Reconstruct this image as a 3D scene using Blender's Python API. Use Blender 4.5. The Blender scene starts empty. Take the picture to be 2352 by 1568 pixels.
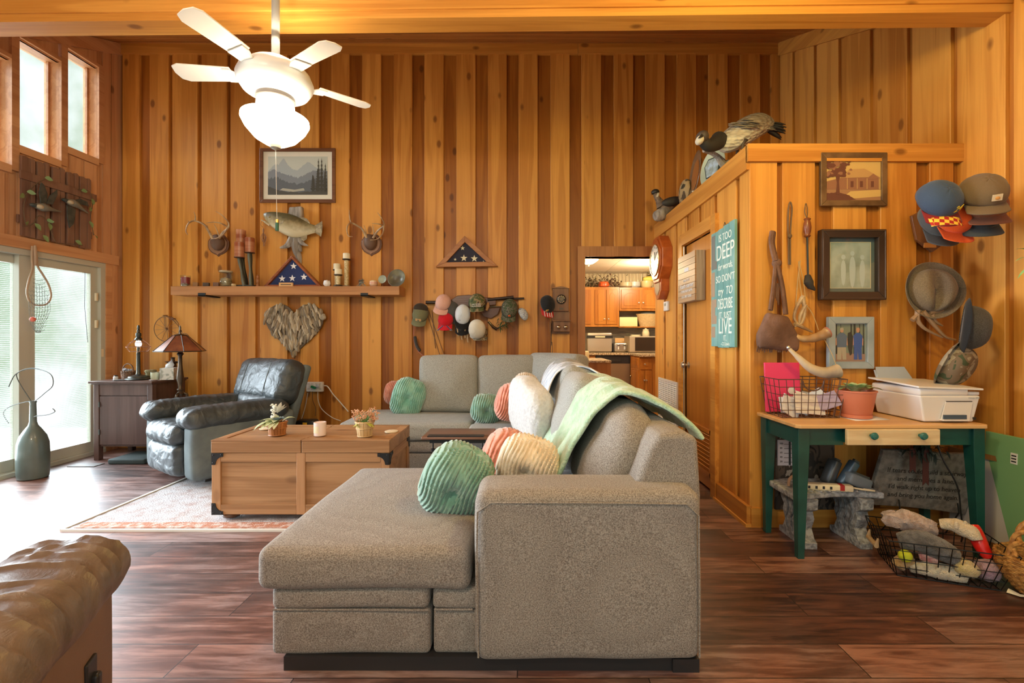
import bpy, bmesh, math, random
from mathutils import Vector, Matrix, Euler, noise as mnoise
random.seed(7)
sc = bpy.context.scene
C = sc.collection
PI = math.pi
F = 1045.0; CX = 1206.0; CY = 775.0; CAMZ = 1.2

# ------------------------------------------------------------------ camera, world, lights, exposure
cd = bpy.data.cameras.new('camera'); cam = bpy.data.objects.new('camera', cd); C.objects.link(cam)
cd.sensor_width = 36.0; cd.lens = F * 36.0 / 2352
cd.shift_x = (1176 - CX) / 2352.0; cd.shift_y = (CY - 784) / 2352.0
cd.clip_start = 0.02; cd.clip_end = 200
cam.location = (0, 0, CAMZ); cam.rotation_euler = (PI / 2, 0, 0)
sc.camera = cam
sc.view_settings.view_transform = 'Standard'
sc.view_settings.look = 'None'
sc.view_settings.gamma = 1.0
sc.view_settings.use_curve_mapping = False
sc.view_settings.exposure = 0.75

w = bpy.data.worlds.new('world'); sc.world = w; w.use_nodes = True
nt = w.node_tree; bg = nt.nodes['Background']
tc = nt.nodes.new('ShaderNodeTexCoord'); nz = nt.nodes.new('ShaderNodeTexNoise'); nz.inputs['Scale'].default_value = 9; nz.inputs['Detail'].default_value = 8
rp = nt.nodes.new('ShaderNodeValToRGB')
rp.color_ramp.elements[0].position = 0.38; rp.color_ramp.elements[0].color = (0.36, 0.48, 0.33, 1)
rp.color_ramp.elements[1].position = 0.62; rp.color_ramp.elements[1].color = (0.93, 0.97, 1.0, 1)
nt.links.new(tc.outputs['Generated'], nz.inputs['Vector']); nt.links.new(nz.outputs['Fac'], rp.inputs['Fac'])
nt.links.new(rp.outputs['Color'], bg.inputs['Color']); bg.inputs['Strength'].default_value = 0.85

def area(name, loc, rot, sx, sy, power, col):
    d = bpy.data.lights.new(name, 'AREA'); d.shape = 'RECTANGLE'; d.size = sx; d.size_y = sy; d.energy = power; d.color = col
    o = bpy.data.objects.new(name, d); o.location = loc; o.rotation_euler = rot; C.objects.link(o); return o
def point(name, loc, power, col, r=0.08):
    d = bpy.data.lights.new(name, 'POINT'); d.energy = power; d.color = col; d.shadow_soft_size = r
    o = bpy.data.objects.new(name, d); o.location = loc; C.objects.link(o); return o
# daylight through the sliding door and the high windows in the window wall
sd_ = bpy.data.lights.new('hazy_daylight', 'SUN'); sd_.energy = 20.0; sd_.angle = math.radians(75); sd_.color = (0.82, 0.91, 1.0)
so_ = bpy.data.objects.new('hazy_daylight', sd_); so_.rotation_euler = Vector((1.0, -0.30, -0.42)).to_track_quat('-Z', 'Y').to_euler(); C.objects.link(so_)
# the kitchen lamp, assumed lamps, and added lights without fixtures
point('assumed_room_lamp', (1.1, 1.45, 2.78), 42, (1.0, 0.77, 0.22), 0.10)  # assumed warm lamp above the view, no fixture; yellows beam and closet
point('assumed_fan_uplight', (-1.37, 2.5, 2.86), 14, (1.0, 0.86, 0.62), 0.05)  # assumed uplight with no part on the fan; lights blades and upper wall
point('rear_fill_light', (-1.5, -0.2, 2.9), 85, (1.0, 0.84, 0.60), 0.15)  # added fill behind the camera, no fixture; brightens the back wall
point('kitchen_lamp', (0.86, 6.0, 2.10), 26, (1.0, 0.80, 0.50), 0.08)
point('kitchen_added_light', (1.9, 6.9, 2.15), 24, (1.0, 0.84, 0.58), 0.1)  # added light inside the kitchen, no fixture built for it

# ------------------------------------------------------------------ helpers
def P(px, py, Y):
    return Vector(((px - CX) / F * Y, Y, CAMZ - (py - CY) / F * Y))
def B(px, py, Y=4.92): return P(px, py, Y)
SHIFT = {}
def tag(o, label=None, cat=None, group=None, kind=None):
    if label: o['label'] = label
    if cat: o['category'] = cat
    if group: o['group'] = group
    if kind: o['kind'] = kind
    return o
def thing(name, label, cat, loc, rot=None, group=None, world=True):
    """Empty at the base of a thing; with world=True its parts are written in world coordinates."""
    o = bpy.data.objects.new(name, None); C.objects.link(o); o.empty_display_size = 0.05
    o.location = loc
    if rot is not None:
        o.rotation_euler = (0, 0, rot) if not hasattr(rot, '__len__') else rot
        world = False
    tag(o, label, cat, group)
    SHIFT[o.name] = Vector(loc) if world else Vector((0, 0, 0))
    return o
def sg(x): return (x > 0) - (x < 0)
def spw(x, e): return sg(x) * abs(x) ** e
class M:
    def __init__(s): s.v = []; s.f = []; s.mi = []; s.m = 0
    def slot(s, i): s.m = i; return s
    def add(s, vs, fs):
        b = len(s.v); s.v += [Vector(q) for q in vs]
        for f in fs: s.f.append(tuple(b + i for i in f)); s.mi.append(s.m)
        return s
    def box(s, x0, x1, y0, y1, z0, z1, mat=None):
        vs = [Vector((x, y, z)) for x in (x0, x1) for y in (y0, y1) for z in (z0, z1)]
        if mat is not None: vs = [mat @ q for q in vs]
        return s.add(vs, [(0, 1, 3, 2), (4, 6, 7, 5), (0, 4, 5, 1), (2, 3, 7, 6), (0, 2, 6, 4), (1, 5, 7, 3)])
    def cbox(s, c, sz, rot=(0, 0, 0)):
        m = Matrix.Translation(Vector(c)) @ Euler(rot).to_matrix().to_4x4()
        return s.box(-sz[0] / 2, sz[0] / 2, -sz[1] / 2, sz[1] / 2, -sz[2] / 2, sz[2] / 2, m)
    def prism(s, pts, ext):
        """closed planar outline of 3D points pushed along the vector ext"""
        n = len(pts); e = Vector(ext); a = [Vector(p) for p in pts]
        nrm = Vector((0, 0, 0))
        for i in range(n): nrm += a[i].cross(a[(i + 1) % n])
        if nrm.dot(e) > 0: a = a[::-1]
        vs = a + [p + e for p in a]
        return s.add(vs, [tuple(range(n)), tuple(range(2 * n - 1, n - 1, -1))] + [(i, i + n, (i + 1) % n + n, (i + 1) % n) for i in range(n)])
    def tube(s, pts, r, n=8, closed=False, flat=1.0):
        pts = [Vector(p) for p in pts]; k = len(pts)
        rs = list(r) if hasattr(r, '__len__') else [r] * k
        vs = []; up = None
        for i, p in enumerate(pts):
            if closed: t = pts[(i + 1) % k] - pts[i - 1]
            else: t = pts[min(i + 1, k - 1)] - pts[max(i - 1, 0)]
            if t.length < 1e-9: t = Vector((0, 0, 1))
            t.normalize()
            if up is None:
                up = t.orthogonal().normalized()
            up = (up - t * up.dot(t))
            up = up.normalized() if up.length > 1e-6 else t.orthogonal().normalized()
            sd = t.cross(up)
            for j in range(n):
                a = 2 * PI * j / n
                vs.append(p + up * math.cos(a) * rs[i] + sd * math.sin(a) * rs[i] * flat)
        fs = []
        for i in range(k if closed else k - 1):
            for j in range(n):
                a = i * n + j; b = i * n + (j + 1) % n; c2 = ((i + 1) % k) * n + (j + 1) % n; d = ((i + 1) % k) * n + j
                fs.append((a, b, c2, d))
        if not closed:
            fs.append(tuple(range(n - 1, -1, -1))); fs.append(tuple((k - 1) * n + j for j in range(n)))
        return s.add(vs, fs)
    def lathe(s, prof, c=(0, 0, 0), n=24, rot=None, sx=1, sy=1):
        c = Vector(c); R = Euler(rot).to_matrix() if rot else Matrix.Identity(3)
        vs = []; k = len(prof)
        for (r, z) in prof:
            for j in range(n):
                a = 2 * PI * j / n
                vs.append(c + R @ Vector((max(r, 1e-5) * math.cos(a) * sx, max(r, 1e-5) * math.sin(a) * sy, z)))
        fs = [(i * n + j, i * n + (j + 1) % n, (i + 1) * n + (j + 1) % n, (i + 1) * n + j) for i in range(k - 1) for j in range(n)]
        fs += [tuple(range(n - 1, -1, -1)), tuple((k - 1) * n + j for j in range(n))]
        return s.add(vs, fs)
    def cyl(s, a, b, r, n=16, r2=None): return s.tube([a, b], [r, r if r2 is None else r2], n)
    def ell(s, c, rad, rot=(0, 0, 0), nu=24, nv=14, e=1.0, e2=None, fn=None):
        c = Vector(c); R = Euler(rot).to_matrix(); e2 = e if e2 is None else e2
        vs = []
        for i in range(nv + 1):
            ph = -PI / 2 + PI * i / nv
            for j in range(nu):
                th = 2 * PI * j / nu
                q = Vector((spw(math.cos(ph), e) * spw(math.cos(th), e2), spw(math.cos(ph), e) * spw(math.sin(th), e2), spw(math.sin(ph), e)))
                p = Vector((q.x * rad[0], q.y * rad[1], q.z * rad[2]))
                if fn: p = fn(p, q)
                vs.append(c + R @ p)
        fs = [(i * nu + j, i * nu + (j + 1) % nu, (i + 1) * nu + (j + 1) % nu, (i + 1) * nu + j) for i in range(nv) for j in range(nu)]
        return s.add(vs, fs)
    def grid(s, fn, nu, nv):
        vs = [fn(i / nu, j / nv) for i in range(nu + 1) for j in range(nv + 1)]
        w = nv + 1
        return s.add(vs, [(i * w + j, (i + 1) * w + j, (i + 1) * w + j + 1, i * w + j + 1) for i in range(nu) for j in range(nv)])
    def rbox(s, x0, x1, y0, y1, z0, z1, r, bulge=(0, 0, 0), mat=None, k=4, m=8, fn=None):
        """upholstery block: box with rounded edges and swollen faces"""
        def ax(a, b):
            L = [a + r * (1 - math.cos(PI / 2 * i / k)) for i in range(k)]
            L += [a + r + (b - a - 2 * r) * i / m for i in range(m + 1)]
            L += [b - r + r * math.sin(PI / 2 * i / k) for i in range(1, k + 1)]
            return L
        X, Y, Z = ax(x0, x1), ax(y0, y1), ax(z0, z1)
        idx = {}; vs = []; fs = []
        cx, cy, cz = (x0 + x1) / 2, (y0 + y1) / 2, (z0 + z1) / 2
        hx, hy, hz = (x1 - x0) / 2, (y1 - y0) / 2, (z1 - z0) / 2
        def vid(i, j, l):
            key = (i, j, l)
            if key in idx: return idx[key]
            p = Vector((X[i], Y[j], Z[l]))
            q = Vector((min(max(p.x, x0 + r), x1 - r), min(max(p.y, y0 + r), y1 - r), min(max(p.z, z0 + r), z1 - r)))
            d = p - q
            if d.length > 1e-9: p = q + d.normalized() * r
            u, v_, w_ = (p.x - cx) / hx, (p.y - cy) / hy, (p.z - cz) / hz
            gx, gy, gz = max(0, 1 - u * u), max(0, 1 - v_ * v_), max(0, 1 - w_ * w_)
            p.x += bulge[0] * u * gy * gz; p.y += bulge[1] * v_ * gx * gz; p.z += bulge[2] * w_ * gx * gy
            if fn: p = fn(p)
            if mat is not None: p = mat @ p
            idx[key] = len(vs); vs.append(p); return idx[key]
        nx, ny, nz_ = len(X) - 1, len(Y) - 1, len(Z) - 1
        for i in range(nx):
            for j in range(ny):
                fs.append((vid(i, j, 0), vid(i, j + 1, 0), vid(i + 1, j + 1, 0), vid(i + 1, j, 0)))
                fs.append((vid(i, j, nz_), vid(i + 1, j, nz_), vid(i + 1, j + 1, nz_), vid(i, j + 1, nz_)))
        for i in range(nx):
            for l in range(nz_):
                fs.append((vid(i, 0, l), vid(i + 1, 0, l), vid(i + 1, 0, l + 1), vid(i, 0, l + 1)))
                fs.append((vid(i, ny, l), vid(i, ny, l + 1), vid(i + 1, ny, l + 1), vid(i + 1, ny, l)))
        for j in range(ny):
            for l in range(nz_):
                fs.append((vid(0, j, l), vid(0, j, l + 1), vid(0, j + 1, l + 1), vid(0, j + 1, l)))
                fs.append((vid(nx, j, l), vid(nx, j + 1, l), vid(nx, j + 1, l + 1), vid(nx, j, l + 1)))
        return s.add(vs, fs)
    def leaf(s, base, d, L, wd, bend=0.3, n=4, up=(0, 0, 1)):
        d = Vector(d).normalized(); sd = d.cross(Vector(up))
        sd = sd.normalized() if sd.length > 1e-4 else d.orthogonal().normalized()
        nn = sd.cross(d); base = Vector(base); vs = []
        for i in range(n + 1):
            t = i / n; c = base + d * L * t - Vector((0, 0, 1)) * bend * L * t * t
            ww = wd / 2 * math.sin(PI * min(1, t * 0.92 + 0.06)) 
            vs += [c - sd * ww + nn * ww * 0.3, c, c + sd * ww + nn * ww * 0.3]
        fs = []
        for i in range(n):
            a = i * 3
            fs += [(a, a + 1, a + 4, a + 3), (a + 1, a + 2, a + 5, a + 4)]
        return s.add(vs, fs)
    def build(s, name, mats, parent=None, smooth=True, bevel=0, seg=2, sub=0, solid=0, kind=None, ang=40, org=None):
        me = bpy.data.meshes.new(name)
        sh = Vector((0, 0, 0))
        if parent is not None: sh = SHIFT[parent.name]
        elif org is not None: sh = Vector(org)
        else:
            xs = [p.x for p in s.v]; ys = [p.y for p in s.v]; zs = [p.z for p in s.v]
            sh = Vector(((min(xs) + max(xs)) / 2, (min(ys) + max(ys)) / 2, min(zs)))
        me.from_pydata([p - sh for p in s.v], [], s.f); me.update()
        if not hasattr(mats, '__len__'): mats = [mats]
        for m_ in mats: me.materials.append(m_)
        me.polygons.foreach_set('material_index', s.mi)
        if smooth:
            me.polygons.foreach_set('use_smooth', [True] * len(me.polygons)); me.set_sharp_from_angle(angle=math.radians(ang))
        o = bpy.data.objects.new(name, me); C.objects.link(o)
        if parent is not None: o.parent = parent
        else: o.location = sh
        SHIFT[o.name] = sh.copy()
        if solid: m_ = o.modifiers.new('t', 'SOLIDIFY'); m_.thickness = solid
        if bevel: m_ = o.modifiers.new('b', 'BEVEL'); m_.width = bevel; m_.segments = seg; m_.limit_method = 'ANGLE'
        if sub: m_ = o.modifiers.new('s', 'SUBSURF'); m_.levels = sub; m_.render_levels = sub
        if kind: o['kind'] = kind
        return o
def dup(t, loc, rot=None, label=None):
    r = t.copy(); C.objects.link(r); r.location = loc; SHIFT[r.name] = Vector(loc)
    if rot is not None: r.rotation_euler = (0, 0, rot) if not hasattr(rot, '__len__') else rot
    if label: r['label'] = label
    for ch in t.children:
        c2 = ch.copy(); C.objects.link(c2); c2.parent = r
        for g in ch.children:
            d = g.copy(); C.objects.link(d); d.parent = c2
    return r
def text(name, body, size, mtx, mat, parent, align='CENTER', ext=0.0008, sx=1.0, shear=0):
    """flat lettering as a mesh part; mtx places the text plane in the parent's writing space"""
    cu = bpy.data.curves.new(name, 'FONT'); cu.body = body; cu.size = size; cu.align_x = align; cu.align_y = 'CENTER'; cu.extrude = ext
    cu.space_line = 1.0; cu.shear = shear
    tmp = bpy.data.objects.new('tmp', cu); C.objects.link(tmp)
    dg = bpy.context.evaluated_depsgraph_get(); me = bpy.data.meshes.new_from_object(tmp.evaluated_get(dg)); 
    bpy.data.objects.remove(tmp)
    me.transform(Matrix.Diagonal((sx, 1, 1, 1))); me.transform(mtx)
    me.transform(Matrix.Translation(-SHIFT[parent.name]))
    me.name = name; me.materials.clear(); me.materials.append(mat)
    o = bpy.data.objects.new(name, me); C.objects.link(o); o.parent = parent; SHIFT[o.name] = SHIFT[parent.name].copy()
    return o
def frame_mtx(origin, xd, yd):
    x = Vector(xd).normalized(); y = Vector(yd).normalized(); z = x.cross(y)
    m = Matrix((x, y, z)).transposed().to_4x4(); m.translation = Vector(origin); return m

# ------------------------------------------------------------------ materials
def newmat(name):
    m = bpy.data.materials.new(name); m.use_nodes = True
    n = m.node_tree; b = n.nodes['Principled BSDF']; return m, n, b
def col4(c): return (c[0], c[1], c[2], 1)
def srgb(r, g, b):
    f = lambda x: (x / 255 / 12.92) if x / 255 <= 0.04045 else ((x / 255 + 0.055) / 1.055) ** 2.4
    return (f(r), f(g), f(b))
def mat(name, c, rough=0.6, metal=0.0, c2=None, nscale=8, bump=0.0, bscale=60, spec=0.5, sheen=0, coat=0, emit=None, estr=0, trans=0, alpha=1, stretch=None, lo=0.4, hi=0.6):
    m, n, b = newmat(name)
    b.inputs['Base Color'].default_value = col4(c); b.inputs['Roughness'].default_value = rough; b.inputs['Metallic'].default_value = metal
    b.inputs['Specular IOR Level'].default_value = spec
    if sheen: b.inputs['Sheen Weight'].default_value = sheen
    if coat: b.inputs['Coat Weight'].default_value = coat
    if trans: b.inputs['Transmission Weight'].default_value = trans
    if alpha < 1: b.inputs['Alpha'].default_value = alpha
    if emit: b.inputs['Emission Color'].default_value = col4(emit); b.inputs['Emission Strength'].default_value = estr
    if c2 or bump:
        t = n.nodes.new('ShaderNodeTexCoord'); mp = n.nodes.new('ShaderNodeMapping'); n.links.new(t.outputs['Object'], mp.inputs['Vector'])
        if stretch: mp.inputs['Scale'].default_value = stretch
    if c2:
        z = n.nodes.new('ShaderNodeTexNoise'); z.inputs['Scale'].default_value = nscale; z.inputs['Detail'].default_value = 5
        n.links.new(mp.outputs['Vector'], z.inputs['Vector'])
        r = n.nodes.new('ShaderNodeValToRGB'); r.color_ramp.elements[0].color = col4(c); r.color_ramp.elements[1].color = col4(c2)
        r.color_ramp.elements[0].position = lo; r.color_ramp.elements[1].position = hi
        n.links.new(z.outputs['Fac'], r.inputs['Fac']); n.links.new(r.outputs['Color'], b.inputs['Base Color'])
    if bump:
        z2 = n.nodes.new('ShaderNodeTexNoise'); z2.inputs['Scale'].default_value = bscale; z2.inputs['Detail'].default_value = 4
        n.links.new(mp.outputs['Vector'], z2.inputs['Vector'])
        bp = n.nodes.new('ShaderNodeBump'); bp.inputs['Strength'].default_value = bump; bp.inputs['Distance'].default_value = 0.01
        n.links.new(z2.outputs['Fac'], bp.inputs['Height']); n.links.new(bp.outputs['Normal'], b.inputs['Normal'])
    return m
def wood(name, light, dark, axis='Z', rough=0.45, var=0.5, knots=0.75, gs=1.0, ks=1.0, spec=0.4, bump=0.15):
    """sawn softwood: long grain, per-board tint, scattered knots"""
    m, n, b = newmat(name); L = n.links.new
    b.inputs['Roughness'].default_value = rough; b.inputs['Specular IOR Level'].default_value = spec
    t = n.nodes.new('ShaderNodeTexCoord'); g = n.nodes.new('ShaderNodeNewGeometry')
    off = n.nodes.new('ShaderNodeVectorMath'); off.operation = 'SCALE'; off.inputs[0].default_value = (37.3, 51.7, 23.9); L(g.outputs['Random Per Island'], off.inputs['Scale'])
    ad = n.nodes.new('ShaderNodeVectorMath'); ad.operation = 'ADD'; L(t.outputs['Object'], ad.inputs[0]); L(off.outputs[0], ad.inputs[1])
    def mp(s):
        q = n.nodes.new('ShaderNodeMapping'); sc_ = [s[0]] * 3; sc_['XYZ'.index(axis)] = s[1]; q.inputs['Scale'].default_value = sc_
        L(ad.outputs[0], q.inputs['Vector']); return q
    a = mp((11 * gs, 0.55 * gs)); na = n.nodes.new('ShaderNodeTexNoise'); na.inputs['Scale'].default_value = 1.0; na.inputs['Detail'].default_value = 5; na.inputs['Distortion'].default_value = 0.7; L(a.outputs[0], na.inputs['Vector'])
    # growth rings: noise value folded into bands
    mu = n.nodes.new('ShaderNodeMath'); mu.operation = 'MULTIPLY'; mu.inputs[1].default_value = 26; L(na.outputs['Fac'], mu.inputs[0])
    sn = n.nodes.new('ShaderNodeMath'); sn.operation = 'SINE'; L(mu.outputs[0], sn.inputs[0])
    c_ = mp((120 * gs, 2.5 * gs)); nc = n.nodes.new('ShaderNodeTexNoise'); nc.inputs['Scale'].default_value = 1.0; nc.inputs['Detail'].default_value = 3; L(c_.outputs[0], nc.inputs['Vector'])
    m1 = n.nodes.new('ShaderNodeMath'); m1.operation = 'MULTIPLY_ADD'; m1.inputs[1].default_value = 0.07; L(sn.outputs[0], m1.inputs[0]); L(na.outputs['Fac'], m1.inputs[2])
    m2 = n.nodes.new('ShaderNodeMath'); m2.operation = 'MULTIPLY_ADD'; m2.inputs[1].default_value = 0.35; L(nc.outputs['Fac'], m2.inputs[0]); L(m1.outputs[0], m2.inputs[2])
    m3 = n.nodes.new('ShaderNodeMath'); m3.operation = 'MULTIPLY_ADD'; m3.inputs[1].default_value = var; L(g.outputs['Random Per Island'], m3.inputs[0]); L(m2.outputs[0], m3.inputs[2])
    m4 = n.nodes.new('ShaderNodeMath'); m4.operation = 'ADD'; m4.inputs[1].default_value = -var / 2; L(m3.outputs[0], m4.inputs[0])
    rp = n.nodes.new('ShaderNodeValToRGB'); rp.color_ramp.elements[0].position = 0.30; rp.color_ramp.elements[0].color = col4(dark)
    rp.color_ramp.elements[1].position = 0.95; rp.color_ramp.elements[1].color = col4(light); L(m4.outputs[0], rp.inputs['Fac'])
    last = rp.outputs['Color']
    if knots:
        k = mp((5.0 * ks, 2.7 * ks)); vo = n.nodes.new('ShaderNodeTexVoronoi'); vo.inputs['Scale'].default_value = 1.0; vo.inputs['Randomness'].default_value = 1.0; L(k.outputs[0], vo.inputs['Vector'])
        kr = n.nodes.new('ShaderNodeValToRGB'); kr.color_ramp.elements[0].position = 0.085; kr.color_ramp.elements[0].color = (1, 1, 1, 1); kr.color_ramp.elements[1].position = 0.15; kr.color_ramp.elements[1].color = (0, 0, 0, 1)
        L(vo.outputs['Distance'], kr.inputs['Fac'])
        gt = n.nodes.new('ShaderNodeMath'); gt.operation = 'GREATER_THAN'; gt.inputs[1].default_value = 0.30; 
        sp = n.nodes.new('ShaderNodeSeparateColor'); L(vo.outputs['Color'], sp.inputs[0]); L(sp.outputs[0], gt.inputs[0])
        km = n.nodes.new('ShaderNodeMath'); km.operation = 'MULTIPLY'; L(kr.outputs['Color'], km.inputs[0]); L(gt.outputs[0], km.inputs[1])
        k2 = n.nodes.new('ShaderNodeMath'); k2.operation = 'MULTIPLY'; k2.inputs[1].default_value = knots; L(km.outputs[0], k2.inputs[0])
        mx = n.nodes.new('ShaderNodeMix'); mx.data_type = 'RGBA'; L(k2.outputs[0], mx.inputs['Factor']); L(last, mx.inputs[6]); mx.inputs[7].default_value = (dark[0] * 0.35, dark[1] * 0.3, dark[2] * 0.3, 1)
        last = mx.outputs[2]
    L(last, b.inputs['Base Color'])
    if bump:
        bp = n.nodes.new('ShaderNodeBump'); bp.inputs['Strength'].default_value = bump; bp.inputs['Distance'].default_value = 0.004; L(nc.outputs['Fac'], bp.inputs['Height']); L(bp.outputs['Normal'], b.inputs['Normal'])
    return m
def fabric(name, c, c2, scale=220, bump=0.5, rough=0.95, patch=None):
    """coarse woven upholstery: crossed threads plus slubs"""
    m, n, b = newmat(name); L = n.links.new
    b.inputs['Roughness'].default_value = rough; b.inputs['Specular IOR Level'].default_value = 0.15; b.inputs['Sheen Weight'].default_value = 0.15
    t = n.nodes.new('ShaderNodeTexCoord')
    z = n.nodes.new('ShaderNodeTexNoise'); z.inputs['Scale'].default_value = scale; z.inputs['Detail'].default_value = 2; L(t.outputs['Object'], z.inputs['Vector'])
    v = n.nodes.new('ShaderNodeTexVoronoi'); v.inputs['Scale'].default_value = scale * 1.1; v.distance = 'CHEBYCHEV'; v.inputs['Randomness'].default_value = 0.35; L(t.outputs['Object'], v.inputs['Vector'])
    a = n.nodes.new('ShaderNodeMath'); a.operation = 'MULTIPLY_ADD'; a.inputs[1].default_value = -0.35; L(v.outputs['Distance'], a.inputs[0]); L(z.outputs['Fac'], a.inputs[2])
    r = n.nodes.new('ShaderNodeValToRGB'); r.color_ramp.elements[0].position = 0.16; r.color_ramp.elements[1].position = 0.58; r.color_ramp.elements[0].color = col4(c2); r.color_ramp.elements[1].color = col4(c)
    L(a.outputs[0], r.inputs['Fac']); L(r.outputs['Color'], b.inputs['Base Color'])
    bp = n.nodes.new('ShaderNodeBump'); bp.inputs['Strength'].default_value = bump; bp.inputs['Distance'].default_value = 0.004; L(a.outputs[0], bp.inputs['Height']); L(bp.outputs['Normal'], b.inputs['Normal'])
    return m
def leather(name, c, c2, rough=0.38, wr=0.6, ws=9, stretch=(1, 1, 1)):
    m, n, b = newmat(name); L = n.links.new
    b.inputs['Roughness'].default_value = rough; b.inputs['Specular IOR Level'].default_value = 0.6
    t = n.nodes.new('ShaderNodeTexCoord'); mp = n.nodes.new('ShaderNodeMapping'); mp.inputs['Scale'].default_value = stretch; L(t.outputs['Object'], mp.inputs['Vector'])
    z = n.nodes.new('ShaderNodeTexNoise'); z.inputs['Scale'].default_value = ws; z.inputs['Detail'].default_value = 6; z.inputs['Distortion'].default_value = 1.2; L(mp.outputs[0], z.inputs['Vector'])
    z3 = n.nodes.new('ShaderNodeTexNoise'); z3.inputs['Scale'].default_value = 260; L(t.outputs['Object'], z3.inputs['Vector'])
    r = n.nodes.new('ShaderNodeValToRGB'); r.color_ramp.elements[0].position = 0.35; r.color_ramp.elements[1].position = 0.65; r.color_ramp.elements[0].color = col4(c2); r.color_ramp.elements[1].color = col4(c)
    L(z.outputs['Fac'], r.inputs['Fac']); L(r.outputs['Color'], b.inputs['Base Color'])
    b1 = n.nodes.new('ShaderNodeBump'); b1.inputs['Strength'].default_value = wr; b1.inputs['Distance'].default_value = 0.03; L(z.outputs['Fac'], b1.inputs['Height'])
    b2 = n.nodes.new('ShaderNodeBump'); b2.inputs['Strength'].default_value = 0.15; b2.inputs['Distance'].default_value = 0.003; L(z3.outputs['Fac'], b2.inputs['Height']); L(b1.outputs['Normal'], b2.inputs['Normal']); L(b2.outputs['Normal'], b.inputs['Normal'])
    return m
def patches(name, cols, scale=12, rough=0.85, stretch=(1, 1, 1), bump=0):
    """hard-edged cloth print of several colours"""
    m, n, b = newmat(name); L = n.links.new; b.inputs['Roughness'].default_value = rough
    t = n.nodes.new('ShaderNodeTexCoord'); mp = n.nodes.new('ShaderNodeMapping'); mp.inputs['Scale'].default_value = stretch; L(t.outputs['Object'], mp.inputs['Vector'])
    z = n.nodes.new('ShaderNodeTexNoise'); z.inputs['Scale'].default_value = scale; z.inputs['Detail'].default_value = 2.5; z.inputs['Distortion'].default_value = 0.8; L(mp.outputs[0], z.inputs['Vector'])
    r = n.nodes.new('ShaderNodeValToRGB'); r.color_ramp.interpolation = 'CONSTANT'; L(z.outputs['Fac'], r.inputs['Fac'])
    k = len(cols)
    pos = [0.0] + [0.5 + (i - k / 2) * 0.17 / max(1, k - 2) * 1.6 for i in range(1, k)]
    while len(r.color_ramp.elements) < k: r.color_ramp.elements.new(0.5)
    for i in range(k): r.color_ramp.elements[i].position = pos[i]
    for i in range(k): r.color_ramp.elements[i].color = col4(cols[i])
    L(r.outputs['Color'], b.inputs['Base Color'])
    return m
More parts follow.
